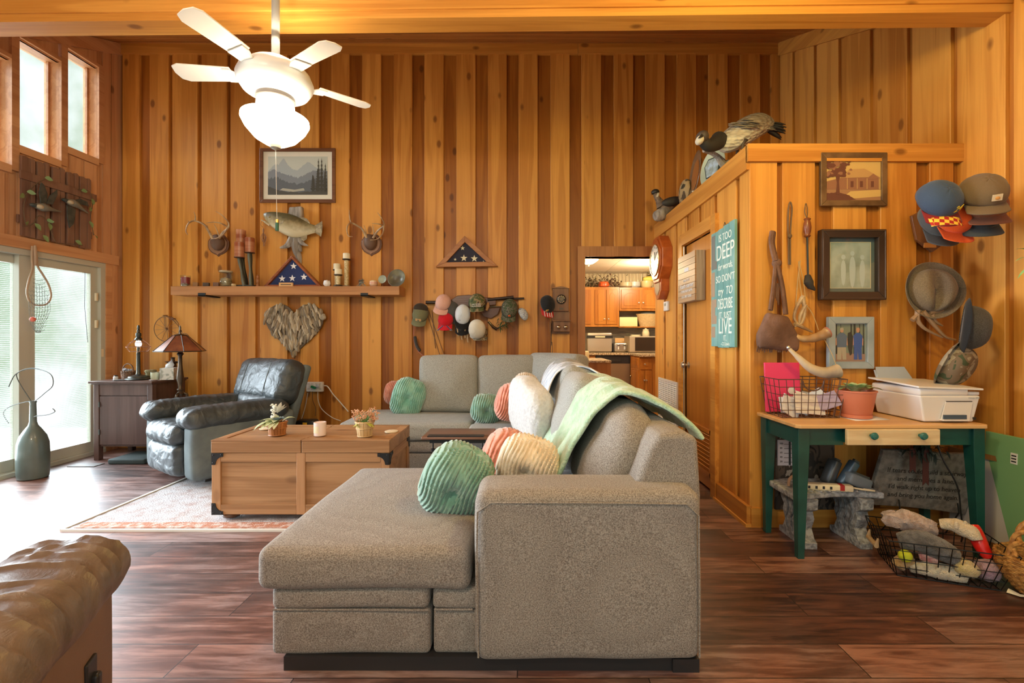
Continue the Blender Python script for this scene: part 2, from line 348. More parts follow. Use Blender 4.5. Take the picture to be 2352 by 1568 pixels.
def floor_mat():
    m, n, b = newmat('floor_planks'); L = n.links.new
    t = n.nodes.new('ShaderNodeTexCoord')
    br = n.nodes.new('ShaderNodeTexBrick'); br.offset = 0.37; br.offset_frequency = 2; br.squash = 1.0
    br.inputs['Scale'].default_value = 1.0; br.inputs['Brick Width'].default_value = 1.25; br.inputs['Row Height'].default_value = 0.178; br.inputs['Mortar Size'].default_value = 0.0022; br.inputs['Mortar Smooth'].default_value = 0.1
    br.inputs['Color1'].default_value = (0, 0, 0, 1); br.inputs['Color2'].default_value = (1, 1, 1, 1); br.inputs['Mortar'].default_value = (0.5, 0.5, 0.5, 1)
    L(t.outputs['Object'], br.inputs['Vector'])
    mp = n.nodes.new('ShaderNodeMapping'); mp.inputs['Scale'].default_value = (3.2, 26, 1); L(t.outputs['Object'], mp.inputs['Vector'])
    of = n.nodes.new('ShaderNodeVectorMath'); of.operation = 'MULTIPLY_ADD'; of.inputs[1].default_value = (9, 31, 3); L(br.outputs['Color'], of.inputs[0]); L(mp.outputs[0], of.inputs[2])
    z = n.nodes.new('ShaderNodeTexNoise'); z.inputs['Scale'].default_value = 1.0; z.inputs['Detail'].default_value = 8; z.inputs['Roughness'].default_value = 0.62; z.inputs['Distortion'].default_value = 0.5; L(of.outputs[0], z.inputs['Vector'])
    z2 = n.nodes.new('ShaderNodeTexNoise'); z2.inputs['Scale'].default_value = 2.2; z2.inputs['Detail'].default_value = 3; L(t.outputs['Object'], z2.inputs['Vector'])
    r = n.nodes.new('ShaderNodeValToRGB'); e = r.color_ramp.elements
    e[0].position = 0.28; e[0].color = col4((0.04, 0.022, 0.020)); e[1].position = 0.70; e[1].color = col4((0.33, 0.23, 0.20))
    x = e.new(0.5); x.color = col4((0.135, 0.072, 0.056))
    ma = n.nodes.new('ShaderNodeMath'); ma.operation = 'MULTIPLY_ADD'; ma.inputs[1].default_value = 0.26; L(br.outputs['Color'], ma.inputs[0]); L(z.outputs['Fac'], ma.inputs[2])
    mb_ = n.nodes.new('ShaderNodeMath'); mb_.operation = 'ADD'; mb_.inputs[1].default_value = -0.13; L(ma.outputs[0], mb_.inputs[0]); L(mb_.outputs[0], r.inputs['Fac'])
    r2 = n.nodes.new('ShaderNodeValToRGB'); r2.color_ramp.elements[0].position = 0.4; r2.color_ramp.elements[0].color = (1.0, 0.72, 0.62, 1); r2.color_ramp.elements[1].position = 0.62; r2.color_ramp.elements[1].color = (0.9, 0.92, 1.0, 1); L(z2.outputs['Fac'], r2.inputs['Fac'])
    mx = n.nodes.new('ShaderNodeMix'); mx.data_type = 'RGBA'; mx.blend_type = 'MULTIPLY'; mx.inputs['Factor'].default_value = 1.0; L(r.outputs['Color'], mx.inputs[6]); L(r2.outputs['Color'], mx.inputs[7])
    m2 = n.nodes.new('ShaderNodeMix'); m2.data_type = 'RGBA'; L(br.outputs['Fac'], m2.inputs['Factor']); L(mx.outputs[2], m2.inputs[6]); m2.inputs[7].default_value = (0.02, 0.012, 0.01, 1)
    L(m2.outputs[2], b.inputs['Base Color'])
    rr = n.nodes.new('ShaderNodeMapRange'); rr.inputs['To Min'].default_value = 0.28; rr.inputs['To Max'].default_value = 0.50; L(z.outputs['Fac'], rr.inputs['Value']); L(rr.outputs[0], b.inputs['Roughness'])
    b.inputs['Specular IOR Level'].default_value = 0.9
    bp = n.nodes.new('ShaderNodeBump'); bp.inputs['Strength'].default_value = 0.35; bp.inputs['Distance'].default_value = 0.003; L(z.outputs['Fac'], bp.inputs['Height']); L(bp.outputs['Normal'], b.inputs['Normal'])
    return m

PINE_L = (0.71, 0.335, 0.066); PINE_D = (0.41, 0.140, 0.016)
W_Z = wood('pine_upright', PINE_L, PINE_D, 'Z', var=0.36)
W_ZD = wood('pine_upright_shaded', (0.45, 0.168, 0.022), (0.22, 0.062, 0.005), 'Z', var=0.36)  # darker copy of the pine, recess shade put into its colour
W_X = wood('pine_along_x', PINE_L, PINE_D, 'X', var=0.3)
W_Y = wood('pine_along_y', PINE_L, PINE_D, 'Y', var=0.3)
W_CEIL = wood('pine_ceiling', (0.55, 0.24, 0.06), (0.28, 0.09, 0.018), 'X', var=0.3)
W_LEFT = wood('cedar_upright', (0.68, 0.38, 0.19), (0.46, 0.21, 0.085), 'Z', var=0.35)
W_LEFTY = wood('cedar_along_y', (0.68, 0.38, 0.19), (0.46, 0.21, 0.085), 'Y', var=0.3)
DOORW = wood('birch_door', (0.56, 0.22, 0.035), (0.40, 0.13, 0.018), 'Z', var=0.1, knots=0, gs=0.6, rough=0.3)
TRUNK = wood('trunk_oak_x', (0.47, 0.265, 0.125), (0.23, 0.105, 0.038), 'X', var=0.25, knots=0.4, ks=0.8)
TRUNKZ = wood('trunk_oak_z', (0.52, 0.29, 0.14), (0.27, 0.12, 0.045), 'Z', var=0.25, knots=0.3)
TRUNKY = wood('trunk_oak_y', (0.52, 0.29, 0.14), (0.27, 0.12, 0.045), 'Y', var=0.25, knots=0.3)
OAKCAB = wood('cabinet_oak', (0.60, 0.25, 0.045), (0.34, 0.10, 0.012), 'Z', var=0.2, knots=0, gs=0.8, rough=0.3)
BROWNCAB = wood('cabinet_brown', (0.135, 0.075, 0.060), (0.065, 0.032, 0.026), 'Z', var=0.15, knots=0, rough=0.35)
GREYW = wood('weathered_grey', (0.42, 0.36, 0.29), (0.17, 0.13, 0.10), 'Z', var=0.5, knots=0, gs=3)
FENCEW = wood('fence_brown', (0.30, 0.175, 0.12), (0.15, 0.075, 0.05), 'Z', var=0.3, knots=0.2)
MAHOG = wood('red_brown_frame', (0.34, 0.105, 0.035), (0.16, 0.04, 0.012), 'X', var=0.2, knots=0, rough=0.3, gs=2)
WALNUT = wood('walnut_frame', (0.20, 0.085, 0.038), (0.09, 0.032, 0.014), 'X', var=0.2, knots=0, rough=0.35, gs=2)
PLAQUEW = wood('plaque_walnut', (0.20, 0.095, 0.05), (0.10, 0.04, 0.02), 'Z', var=0.2, knots=0, rough=0.3, gs=2)
LIGHTW = wood('maple_top', (0.78, 0.50, 0.24), (0.60, 0.33, 0.12), 'X', var=0.1, knots=0, rough=0.35)
FLOOR = floor_mat()
SOFA = fabric('sofa_weave', (0.40, 0.37, 0.325), (0.145, 0.122, 0.105), 240)
SOFAG = fabric('sofa_cushion_weave', (0.47, 0.47, 0.43), (0.22, 0.215, 0.19), 230)
LEA_G = leather('slate_leather', (0.060, 0.075, 0.084), (0.032, 0.042, 0.048), 0.42, 0.6, 8)
LEA_GS = mat('slate_suede', (0.14, 0.17, 0.17), 0.8, c2=(0.10, 0.125, 0.13), nscale=6, bump=0.1, bscale=300)
LEA_B = leather('taupe_leather', (0.185, 0.138, 0.108), (0.115, 0.082, 0.062), 0.42, 0.4, 7, (1, 1, 1))
LEA_BS = mat('taupe_side', (0.205, 0.125, 0.085), 0.6, c2=(0.17, 0.10, 0.068), nscale=4, bump=0.1, bscale=250)
WHITE = mat('white_plastic', (0.80, 0.80, 0.80), 0.35)
GLASSW = mat('lamp_glass', (1, 0.95, 0.85), 0.4, emit=(1.0, 0.86, 0.62), estr=14)
BLACK = mat('black_metal', (0.018, 0.020, 0.022), 0.45, metal=0.3)
BLACKP = mat('black_plastic', (0.02, 0.02, 0.022), 0.4)
IRON = mat('dark_iron', (0.07, 0.075, 0.065), 0.4, metal=0.8)
BRONZE = mat('aged_bronze', (0.13, 0.095, 0.065), 0.4, metal=0.8, c2=(0.08, 0.06, 0.045))
SILVER = mat('brushed_steel', (0.55, 0.53, 0.50), 0.3, metal=0.9)
DOORALU = mat('door_vinyl', (0.52, 0.52, 0.43), 0.5)
CREAM = mat('cream', (0.80, 0.70, 0.48), 0.6)
BONE = mat('antler', (0.50, 0.36, 0.20), 0.45, c2=(0.30, 0.18, 0.09), nscale=14)
NAVY = fabric('navy_flag', (0.040, 0.060, 0.17), (0.025, 0.038, 0.11), 300)
NAVYD = fabric('faded_flag', (0.052, 0.050, 0.075), (0.03, 0.03, 0.045), 300)
STARW = mat('star_white', (0.80, 0.80, 0.82), 0.8)
STARC = mat('star_cream', (0.72, 0.66, 0.46), 0.8)
TEALP = mat('green_paint', (0.010, 0.080, 0.070), 0.35, c2=(0.007, 0.062, 0.055))
STONE = mat('cast_stone', (0.40, 0.42, 0.46), 0.9, c2=(0.20, 0.21, 0.23), nscale=40, bump=1.0, bscale=45)
TERRA = mat('terracotta', (0.60, 0.20, 0.12), 0.5)
LEAFG = mat('leaf_green', (0.16, 0.36, 0.13), 0.5, c2=(0.30, 0.50, 0.22), nscale=20)
LEAFP = mat('leaf_pale', (0.50, 0.55, 0.42), 0.6)
GLASS = mat('clear_glass', (1, 1, 1), 0.02, trans=1.0)
def thin_glass(name='pane_glass', tint=(0.96, 0.98, 0.98)):
    m = bpy.data.materials.new(name); m.use_nodes = True; n = m.node_tree; n.nodes.remove(n.nodes['Principled BSDF'])
    tr = n.nodes.new('ShaderNodeBsdfTransparent'); tr.inputs[0].default_value = col4(tint); gl = n.nodes.new('ShaderNodeBsdfGlossy'); gl.inputs['Roughness'].default_value = 0.03
    lw = n.nodes.new('ShaderNodeLayerWeight'); pw = n.nodes.new('ShaderNodeMath'); pw.operation = 'POWER'; pw.inputs[1].default_value = 4.0; n.links.new(lw.outputs['Facing'], pw.inputs[0]); fr = n.nodes.new('ShaderNodeMath'); fr.operation = 'MULTIPLY_ADD'; fr.inputs[1].default_value = 0.7; fr.inputs[2].default_value = 0.03; n.links.new(pw.outputs[0], fr.inputs[0]); mx = n.nodes.new('ShaderNodeMixShader')
    n.links.new(fr.outputs[0], mx.inputs[0]); n.links.new(tr.outputs[0], mx.inputs[1]); n.links.new(gl.outputs[0], mx.inputs[2]); n.links.new(mx.outputs[0], n.nodes['Material Output'].inputs[0])
    return m
PANE = thin_glass()
XL, XR, YB, XP, YP = -4.43, 2.80, 5.0, 1.43, 2.897     # window wall, right wall, back wall, closet side, closet front
ZB = 4.43                                             # ceiling at the back wall
YBEAM = 2.72
def ceil_z(y): return ZB - 0.45 * (YB - y) if y > YBEAM else ZB - 0.45 * (YB - YBEAM)
def wx(px): return (px - CX) / F * YB                 # back wall pixel column to metres

# ---- floor, ceiling
M().box(XL - 0.1, XR + 0.1, -1.2, 5.12, -0.1, 0).build('floor', FLOOR, kind='structure', smooth=False)
m = M(); y = 5.05; i = 0
while y > YBEAM:
    y2 = max(y - 0.135, YBEAM)
    za, zb = ceil_z(min(y, 5.0)) - 0.0, ceil_z(y2)
    g = 0.003
    m.add([(XL - .1, y, za), (XR + .1, y, za), (XR + .1, y2 + g, zb), (XL - .1, y2 + g, zb), (XL - .1, y, za + .06), (XR + .1, y, za + .06), (XR + .1, y2 + g, zb + .06), (XL - .1, y2 + g, zb + .06)],
          [(0, 3, 2, 1), (4, 5, 6, 7), (0, 1, 5, 4), (3, 7, 6, 2), (0, 4, 7, 3), (1, 2, 6, 5)])
    y = y2
zf = ceil_z(0); y = YBEAM
while y > -1.2:
    m.box(XL - .1, XR + .1, y - 0.132, y, zf, zf + .06); y -= 0.135
m.build('ceiling', W_CEIL, kind='structure', smooth=False)
# ---- ceiling beam (slightly skewed to the wall)
def beam_y(x, y0): return y0 + (XR - x) * 0.0147
m = M(); zb = 3.07
for (ya, yb, z0, z1) in ((2.612, 2.741, zb, zb + .045), (2.600, 2.735, zb + .045, zb + .20), (2.590, 2.73, zb + .205, zf + .02)):
    m.prism([(XR + .05, ya, z0), (XR + .05, yb, z0), (XL - .05, beam_y(XL, yb), z0), (XL - .05, beam_y(XL, ya), z0)], (0, 0, z1 - z0))
m.build('trim_1', W_X, kind='structure', smooth=False)
def batten_wall(m, spans, place, z0, z1, d0=0.0, d1=0.026):
    for a, b in spans: place(m, a, b, z0, z1, d0, d1)
# ---- back wall: proud boards over recessed boards, with the kitchen opening
proud = [(286, 325), (348, 392), (400, 458), (467, 525), (533, 590), (600, 663), (693, 735), (763, 805), (834, 877), (906, 948), (976, 1020), (1049, 1093), (1121, 1164), (1191, 1235),
         (1264, 1308), (1335, 1380), (1409, 1453), (1481, 1525), (1553, 1597), (1626, 1669), (1698, 1743), (1768, 1797)]
OX0, OX1, OZ1 = wx(1343), XP, 2.085
m = M(); md = M()
def spanz(a, b):
    """vertical extents of a board that may cross the opening"""
    if b <= OX0 or a >= OX1 + .1: return [(a, b, 0, ZB)]
    r = []
    if a < OX0: r.append((a, OX0, 0, ZB)); a = OX0
    if b > OX1 + .1: r.append((OX1 + .1, b, 0, ZB)); b = OX1 + .1
    r.append((a, b, OZ1, ZB)); return r
prev = XL
for (p0, p1) in proud:
    a, b = wx(p0), wx(p1)
    for s_ in spanz(a, b): m.box(s_[0], s_[1], 4.972, 5.002, s_[2], s_[3])
for k in range(len(proud) + 1):
    a = XL - .05 if k == 0 else wx(sum(proud[k - 1]) / 2); b = XR + .05 if k == len(proud) else wx(sum(proud[k]) / 2)
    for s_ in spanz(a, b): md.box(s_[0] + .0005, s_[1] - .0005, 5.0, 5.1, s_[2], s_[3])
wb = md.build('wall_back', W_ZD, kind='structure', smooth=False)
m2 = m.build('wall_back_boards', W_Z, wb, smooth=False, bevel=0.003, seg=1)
m = M(); m.box(XL, wx(1326), 4.955, 4.995, ZB - .135, ZB + .02); m.box(wx(1326) + .003, XR, 4.952, 4.995, ZB - .135, ZB + .02)
m.build('trim_2', W_X, kind='structure', smooth=False)
# casing of the kitchen opening
m = M(); m.box(wx(1326), wx(1343), 4.955, 5.12, 0, OZ1 + .11); m.box(wx(1343), XP + .01, 4.96, 5.12, OZ1, OZ1 + .11)
m.build('trim_3', wood('casing_oak', (0.50, 0.22, 0.07), (0.28, 0.095, 0.025), 'Z', var=0.2, knots=0), kind='structure', smooth=False)
# ---- right wall (runs towards the viewer) with long boards
m = M(); md = M(); y = 4.95
ylist = [4.95, 4.68, 4.33, 3.986, 3.617, 3.262, 2.923, 2.585, 2.24, 1.89, 1.54, 1.19, 0.84, 0.49, 0.14, -0.2, -0.55, -0.9]
for i in range(len(ylist) - 1):
    a, b = ylist[i + 1], ylist[i]
    m.box(XR - 0.026, XR + .002, a + 0.045, b, 0, ceil_z(a) if a > YBEAM else zf)
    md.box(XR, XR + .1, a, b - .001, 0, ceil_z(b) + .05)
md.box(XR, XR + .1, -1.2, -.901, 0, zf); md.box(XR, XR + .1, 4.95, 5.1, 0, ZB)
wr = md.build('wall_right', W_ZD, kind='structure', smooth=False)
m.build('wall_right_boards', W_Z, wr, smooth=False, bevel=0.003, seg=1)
M().add([(XR - .045, 4.96, ZB), (XR - .005, 4.96, ZB), (XR - .005, YBEAM, ceil_z(YBEAM + .001)), (XR - .045, YBEAM, ceil_z(YBEAM + .001)),
         (XR - .045, 4.96, ZB - .16), (XR - .005, 4.96, ZB - .16), (XR - .005, YBEAM, ceil_z(YBEAM + .001) - .16), (XR - .045, YBEAM, ceil_z(YBEAM + .001) - .16)],
        [(0, 1, 2, 3), (4, 7, 6, 5), (0, 3, 7, 4), (1, 5, 6, 2), (0, 4, 5, 1), (3, 2, 6, 7)]).build('trim_4', W_Y, kind='structure', smooth=False)
# ---- closet: side wall (with its door) and front wall
ZP = 2.42
DY0, DY1, DZ = 3.44, 4.07, 2.02
ds = [5.0, 4.68, 4.32, 4.03, 3.745, 3.44, 3.087, 2.897]
def side_parts(a, b, z0, z1):
    if b <= DY0 or a >= DY1: return [(a, b, z0, z1)]
    r = []
    if a < DY0: r.append((a, DY0, z0, z1)); a = DY0
    if b > DY1: r.append((DY1, b, z0, z1)); b = DY1
    r.append((a, b, DZ, z1)); return r
m = M(); md = M()
for i in range(len(ds) - 1):
    a, b = ds[i + 1], ds[i]
    for q in side_parts(a, b - .05 if i else b, 0, ZP): m.box(XP, XP + .026, q[0], q[1], q[2], q[3])
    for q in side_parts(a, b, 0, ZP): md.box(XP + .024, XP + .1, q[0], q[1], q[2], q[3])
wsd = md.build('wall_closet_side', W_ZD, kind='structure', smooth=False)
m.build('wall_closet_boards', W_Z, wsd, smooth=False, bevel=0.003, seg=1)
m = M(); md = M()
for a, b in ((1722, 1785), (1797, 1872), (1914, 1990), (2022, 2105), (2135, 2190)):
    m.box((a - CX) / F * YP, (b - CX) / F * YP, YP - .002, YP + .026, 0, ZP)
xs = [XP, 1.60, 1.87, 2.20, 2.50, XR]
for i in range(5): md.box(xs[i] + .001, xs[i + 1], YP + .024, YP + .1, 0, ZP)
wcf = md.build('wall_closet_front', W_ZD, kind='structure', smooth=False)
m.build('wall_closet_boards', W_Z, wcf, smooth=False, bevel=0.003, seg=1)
M().box(XP - .0, XR, YP - .0, 5.0, ZP - .03, ZP - .001).build('closet_top', W_X, kind='structure', smooth=False)
M().box(XP - .02, XP + .02, YP, 5.0, ZP - .15, ZP + .004).build('trim_5', W_Y, kind='structure', smooth=False)
M().box(XP - .02, XR - .026, YP - .022, YP + .01, ZP - .105, ZP + .006).build('trim_6', W_X, kind='structure', smooth=False)
m = M(); m.box(XP - .025, XP + .01, YP - .012, DY0 - .06, 0, .13); m.box(XP - .025, XP + .01, DY1 + .06, 5.0, 0, .13); m.box(XP - .035, XP, YP - .02, DY0 - .06, 0, .02)
m.build('baseboard_closet_side', W_Y, kind='structure', smooth=False)
M().box(XP, XR - .03, YP - .022, YP + .01, 0, .12).build('baseboard_closet_front', W_X, kind='structure', smooth=False)
M().box(XL, wx(1326), 4.955, 4.98, 0, .12).build('baseboard_back', W_X, kind='structure', smooth=False)
# closet door with casing, louvre and knob
m = M(); m.box(XP - .03, XP + .06, DY0 - .085, DY0, 0, DZ + .1); m.box(XP - .03, XP + .06, DY1, DY1 + .085, 0, DZ + .1); m.box(XP - .032, XP + .06, DY0, DY1, DZ, DZ + .1)
m.build('trim_7', W_Y, kind='structure', smooth=False)
dr = M().box(XP + .012, XP + .05, DY0 + .006, DY1 - .006, .02, DZ - .006).build('door_1', DOORW, kind='structure', smooth=False)
m = M(); a, b = DY0 + .05, DY1 - .1
m.box(XP - .004, XP + .014, a, a + .03, .12, .48); m.box(XP - .004, XP + .014, b - .03, b, .12, .48); m.box(XP - .004, XP + .014, a, b, .12, .15); m.box(XP - .004, XP + .014, a, b, .45, .48)
for k in range(9): m.cbox((XP + .004, (a + b) / 2, .175 + k * .032), (.022, b - a - .06, .006), (0, .7, 0))
m.build('louver', DOORW, dr, smooth=False)
m = M(); kx = XP - .035; ky = DY1 - .065
m.lathe([(.027, 0), (.027, .004), (.011, .010), (.011, .030), (.024, .040), (.028, .052), (.022, .064), (.006, .068)], (XP + .011, ky, .96), 20, (0, -PI / 2, 0))
m.build('door_knob', SILVER, dr)
M().cyl((XP - .01, DY1 - .003, .02), (XP - .01, DY1 - .003, DZ - .01), .006, 8).build('hinge', SILVER, dr)
# ---- window wall with sliding door and three stepped high windows
DL0, DL1, DLZ = 1.6, 4.79, 1.98
wins = [(3.55, 3.905, 2.69, 3.58), (3.963, 4.322, 2.89, 3.81), (4.383, 4.704, 3.055, 3.98)]
m = M()
cuts = sorted(set([-1.2, -.9, -.6, -.3, 0, .3, .6, .9, 1.2, DL0, 1.9, 2.2, 2.5, 2.8, 3.05, 3.3, DL1, 5.05] + [q for w_ in wins for q in w_[:2]]))
for i in range(len(cuts) - 1):
    a, b = cuts[i], cuts[i + 1]; mid = (a + b) / 2
    holes = []
    if DL0 <= mid <= DL1: holes.append((0, DLZ))
    for w_ in wins:
        if w_[0] <= mid <= w_[1]: holes.append((w_[2], w_[3]))
    z = 0
    for h0, h1 in sorted(holes):
        if h0 > z: m.box(XL - .02, XL, a + .001, b - .001, z, h0)
        z = h1
    top = (ceil_z(b) if b > YBEAM else zf) + .1
    m.box(XL - .02, XL, a + .001, b - .001, z, top)
wl = m.build('wall_left', W_LEFT, kind='structure', smooth=False)
# raised boards and window casings on it
m = M()
for (a, b, z0, z1) in ((4.86, 4.93, 0, 4.25), (4.76, 4.85, DLZ + .1, 4.22), (3.30, 3.50, DLZ + .1, 3.6), (3.62, 3.86, DLZ + .1, 2.6), (3.98, 4.30, DLZ + .1, 2.80), (4.42, 4.55, DLZ + .1, 2.97), (4.56, 4.69, DLZ + .1, 2.97), (2.8, 3.2, DLZ + .1, 3.3)):
    m.box(XL, XL + .014, a, b, z0, z1)
m.build('wall_left_boards', W_LEFT, wl, smooth=False)
for k, (a, b, z0, z1) in enumerate(wins):
    m = M(); c_ = .048; d = .012
    m.box(XL, XL + .028, a - c_ - d, a - d * 0, z0 - c_, z1 + c_); m.box(XL, XL + .0265, b, b + c_ + d, z0 - c_, z1 + c_)
    m.box(XL, XL + .026, a, b, z1 + .012, z1 + c_); m.box(XL, XL + .026, a, b, z0 - c_ * 1.6, z0 - .012)
    m.box(XL - .14, XL - .001, a - .012, a, z0, z1); m.box(XL - .14, XL - .001, b, b + .012, z0, z1); m.box(XL - .14, XL - .001, a - .01, b + .01, z1, z1 + .012); m.box(XL - .14, XL - .001, a - .01, b + .01, z0 - .012, z0)
    m.box(XL - .10, XL - .08, b - .02, b - .001, z0, z1)
    wf = m.build('window_%d' % (k + 1), W_LEFTY, kind='structure', smooth=False)
    M().box(XL - .115, XL - .111, a, b, z0, z1).build('glass', PANE, wf, smooth=False)
M().add([(XL, 4.97, ZB - .02), (XL + .03, 4.97, ZB - .02), (XL + .03, YBEAM, ceil_z(YBEAM + .01)), (XL, YBEAM, ceil_z(YBEAM + .01)), (XL, 4.97, ZB - .15), (XL + .03, 4.97, ZB - .15), (XL + .03, YBEAM, ceil_z(YBEAM + .01) - .14), (XL, YBEAM, ceil_z(YBEAM + .01) - .14)],
        [(0, 1, 2, 3), (4, 7, 6, 5), (0, 3, 7, 4), (1, 5, 6, 2), (0, 4, 5, 1), (3, 2, 6, 7)]).build('trim_8', W_LEFTY, kind='structure', smooth=False)
m = M(); m.box(XL, XL + .03, 1.2, 4.93, DLZ, DLZ + .10); m.box(XL, XL + .02, DL1, DL1 + .07, 0, DLZ)
m.build('trim_9', W_LEFTY, kind='structure', smooth=False)
# sliding glass door with blinds between the panes
m = M(); t = .05
m.box(XL - .12, XL + .012, DL0, DL1, DLZ - .05, DLZ - .001); m.box(XL - .119, XL + .011, DL1 - .05, DL1 - .001, .035, DLZ - .05); m.box(XL - .12, XL + .02, DL0, DL1, 0, .035)
m.box(XL - .06, XL - .02, 4.00, 4.09, .03, DLZ - .05)
sd = m.build('door_2', DOORALU, kind='structure', smooth=False)
for nm_, y0, y1, xo in (('door_panel', 4.06, 4.74, -.045), ('door_panel', 2.85, 4.08, -.085)):
    m = M(); s_ = .075
    m.box(XL + xo - .02, XL + xo + .02, y0, y0 + s_, .035, DLZ - .05); m.box(XL + xo - .02, XL + xo + .02, y1 - s_, y1, .035, DLZ - .05)
    m.box(XL + xo - .019, XL + xo + .019, y0 + s_, y1 - s_, .036, .035 + .10); m.box(XL + xo - .019, XL + xo + .019, y0 + s_, y1 - s_, DLZ - .05 - s_, DLZ - .051)
    dp = m.build(nm_, DOORALU, sd, smooth=False)
    m = M(); z = .15
    while z < DLZ - .13: m.cbox((XL + xo, (y0 + y1) / 2, z), (.007, y1 - y0 - 2 * s_, .001), (0, .35, 0)); z += .0165
    m.build('blind_slats', mat('blind_slat', (.50, .54, .52), .6) if 'blind_slat' not in bpy.data.materials else bpy.data.materials['blind_slat'], dp, smooth=False)
    M().box(XL + xo + .008, XL + xo + .010, y0 + s_, y1 - s_, .135, DLZ - .12).build('glass', PANE, dp, smooth=False)
m = M(); yy = 4.70
for z in (1.62, 1.34): m.box(XL - .02, XL + .002, yy, yy + .02, z - .04, z + .04)
m.box(XL - .01, XL + .012, DL1 - .045, DL1 - .02, 1.0, 1.08)
m.build('latch', CREAM, sd, smooth=False)
M().tube([(XL - .02, 4.60, 1.86), (XL - .018, 4.595, 1.5), (XL - .02, 4.63, 1.15)], .0022, 6).build('blind_cord', BLACKP, sd)
# deck and trees outside the glass
m = M()
for k in range(18): m.box(-7.5, XL - .14, -1.2 + k * .42, -1.2 + k * .42 + .41, -.12, -.06)
tag(m.build('deck', mat('deck_board', (.62, .58, .52), .8), smooth=False), kind='structure')

# ---- kitchen beyond the opening
KY = 8.2
M().box(.1, 3.4, 5.1, KY + .1, -.1, -.001).build('kitchen_floor', FLOOR, kind='structure', smooth=False)
kc = mat('kitchen_ceiling', (.78, .68, .52), .7)
m = M()
for i in range(5):
    for j in range(6): m.box(.1 + i * .66, .1 + i * .66 + .652, 5.1 + j * .55, 5.1 + j * .55 + .542, 2.35, 2.37)
m.box(.1, 3.4, 5.1, KY + .1, 2.362, 2.42)
m.build('kitchen_ceiling', kc, kind='structure', smooth=False)
# corrugated metal band and tiled splashback
def corr(u, v): 
    x = .1 + 3.3 * u
    return Vector((x, KY - .012 + .011 * math.sin(x * 2 * PI / .066), 2.05 + v * .31))
m = M().grid(corr, 400, 1)
kw = M().box(.1, 3.4, KY, KY + .1, 0, 2.4).build('wall_kitchen', mat('splash_tile', (.36, .31, .24), .4, c2=(.20, .19, .17), nscale=7, stretch=(1, 1, 9), lo=.35, hi=.65), kind='structure', smooth=False)
m.build('corrugated_metal', mat('corrugated', (.75, .66, .48), .3, metal=.6), kw)
M().box(3.3, 3.4, 5.1, KY, 0, 2.4).build('wall_kitchen_right', CREAM, kind='structure', smooth=False)
M().box(.0, .1, 5.1, KY, 0, 2.4).build('wall_kitchen_left', CREAM, kind='structure', smooth=False)
# ------------------------------------------------------------------ sectional sofa
Z3 = lambda p, a, b: mnoise.noise(Vector((p.x * a, p.y * a, p.z * a))) * b
sofa = thing('sectional_sofa', 'large grey-beige woven L-shaped sectional sofa with a chaise end', 'sofa', (0.1, 3.0, 0))
soft = lambda p: p + Vector((Z3(p, 3, .006), Z3(p + Vector((5, 0, 0)), 3, .006), Z3(p + Vector((0, 7, 0)), 3, .006)))
m = M().rbox(-.180, .632, 1.608, 1.86, .045, .650, .045, (.004, .006, .006), k=4, m=10, fn=soft)
m.build('arm', SOFA, sofa)
M().tube([(-.165, 1.607, .07), (-.172, 1.604, .35), (-.168, 1.604, .585), (-.12, 1.606, .617), (.2, 1.602, .618), (.57, 1.606, .612), (.615, 1.61, .57), (.617, 1.608, .07)], .0035, 6).build('seam', SOFA, sofa)
# back frame with slanted near panel
prof = [(.40, .46), (.40, .60), (.47, .78), (.505, .835), (.60, .842), (.655, .82), (.668, .60), (.662, .46)]
m = M().prism([(x, 1.72, z) for x, z in prof], (0, 2.95, 0)); m.build('back_frame', SOFA, sofa, bevel=.022, seg=4)
M().rbox(-1.06, .66, 4.63, 4.93, .10, .80, .04).build('back_frame', SOFA, sofa)
M().rbox(.45, .665, 1.80, 4.9, .045, .60, .03).build('back_panel', SOFA, sofa)
# chaise base in two fronts, with seam flap
M().rbox(-.925, -.345, 1.655, 2.60, .045, .215, .02, (.0, .006, 0), fn=soft).build('chaise_base', SOFA, sofa)
M().rbox(-.922, -.350, 1.650, 2.60, .212, .296, .022, (.0, .008, 0), fn=soft).build('base_band', SOFA, sofa)
M().rbox(-.335, -.165, 1.66, 2.60, .045, .215, .018, (.0, .005, 0), fn=soft).build('chaise_base', SOFA, sofa)
M().rbox(-.338, -.165, 1.655, 2.60, .212, .292, .018, (.0, .007, 0), fn=soft).build('base_band', SOFA, sofa)
m = M(); m.tube([(-.925 + .01, 1.652, .213), (-.35, 1.648, .213)], .004, 6); m.tube([(-.33, 1.652, .213), (-.19, 1.652, .213)], .004, 6); m.build('seam_piping', SOFA, sofa)
def chf(p):
    p = soft(p); 
    if p.x > -.26: p.z -= (p.x + .26) * .10
    return p
M().rbox(-.968, -.200, 1.625, 2.66, .290, .445, .040, (.006, .008, .014), k=5, m=12, fn=chf).build('chaise_cushion', SOFA, sofa)
M().rbox(-.20, .44, 1.87, 2.66, .29, .44, .05, (0, 0, .01)).build('seat_cushion', SOFA, sofa)
M().box(-.1915, -.1885, 1.80, 1.803, .30, .33).build('care_label', WHITE, sofa, smooth=False)
# side run: two seats, base
M().rbox(-.42, .45, 2.66, 3.90, .05, .30, .025).build('seat_base', SOFA, sofa)
for y0, y1 in ((2.67, 3.28), (3.29, 3.92)):
    M().rbox(-.47, .44, y0, y1, .295, .465, .04, (.008, 0, .012), fn=soft).build('seat_cushion', SOFAG, sofa)
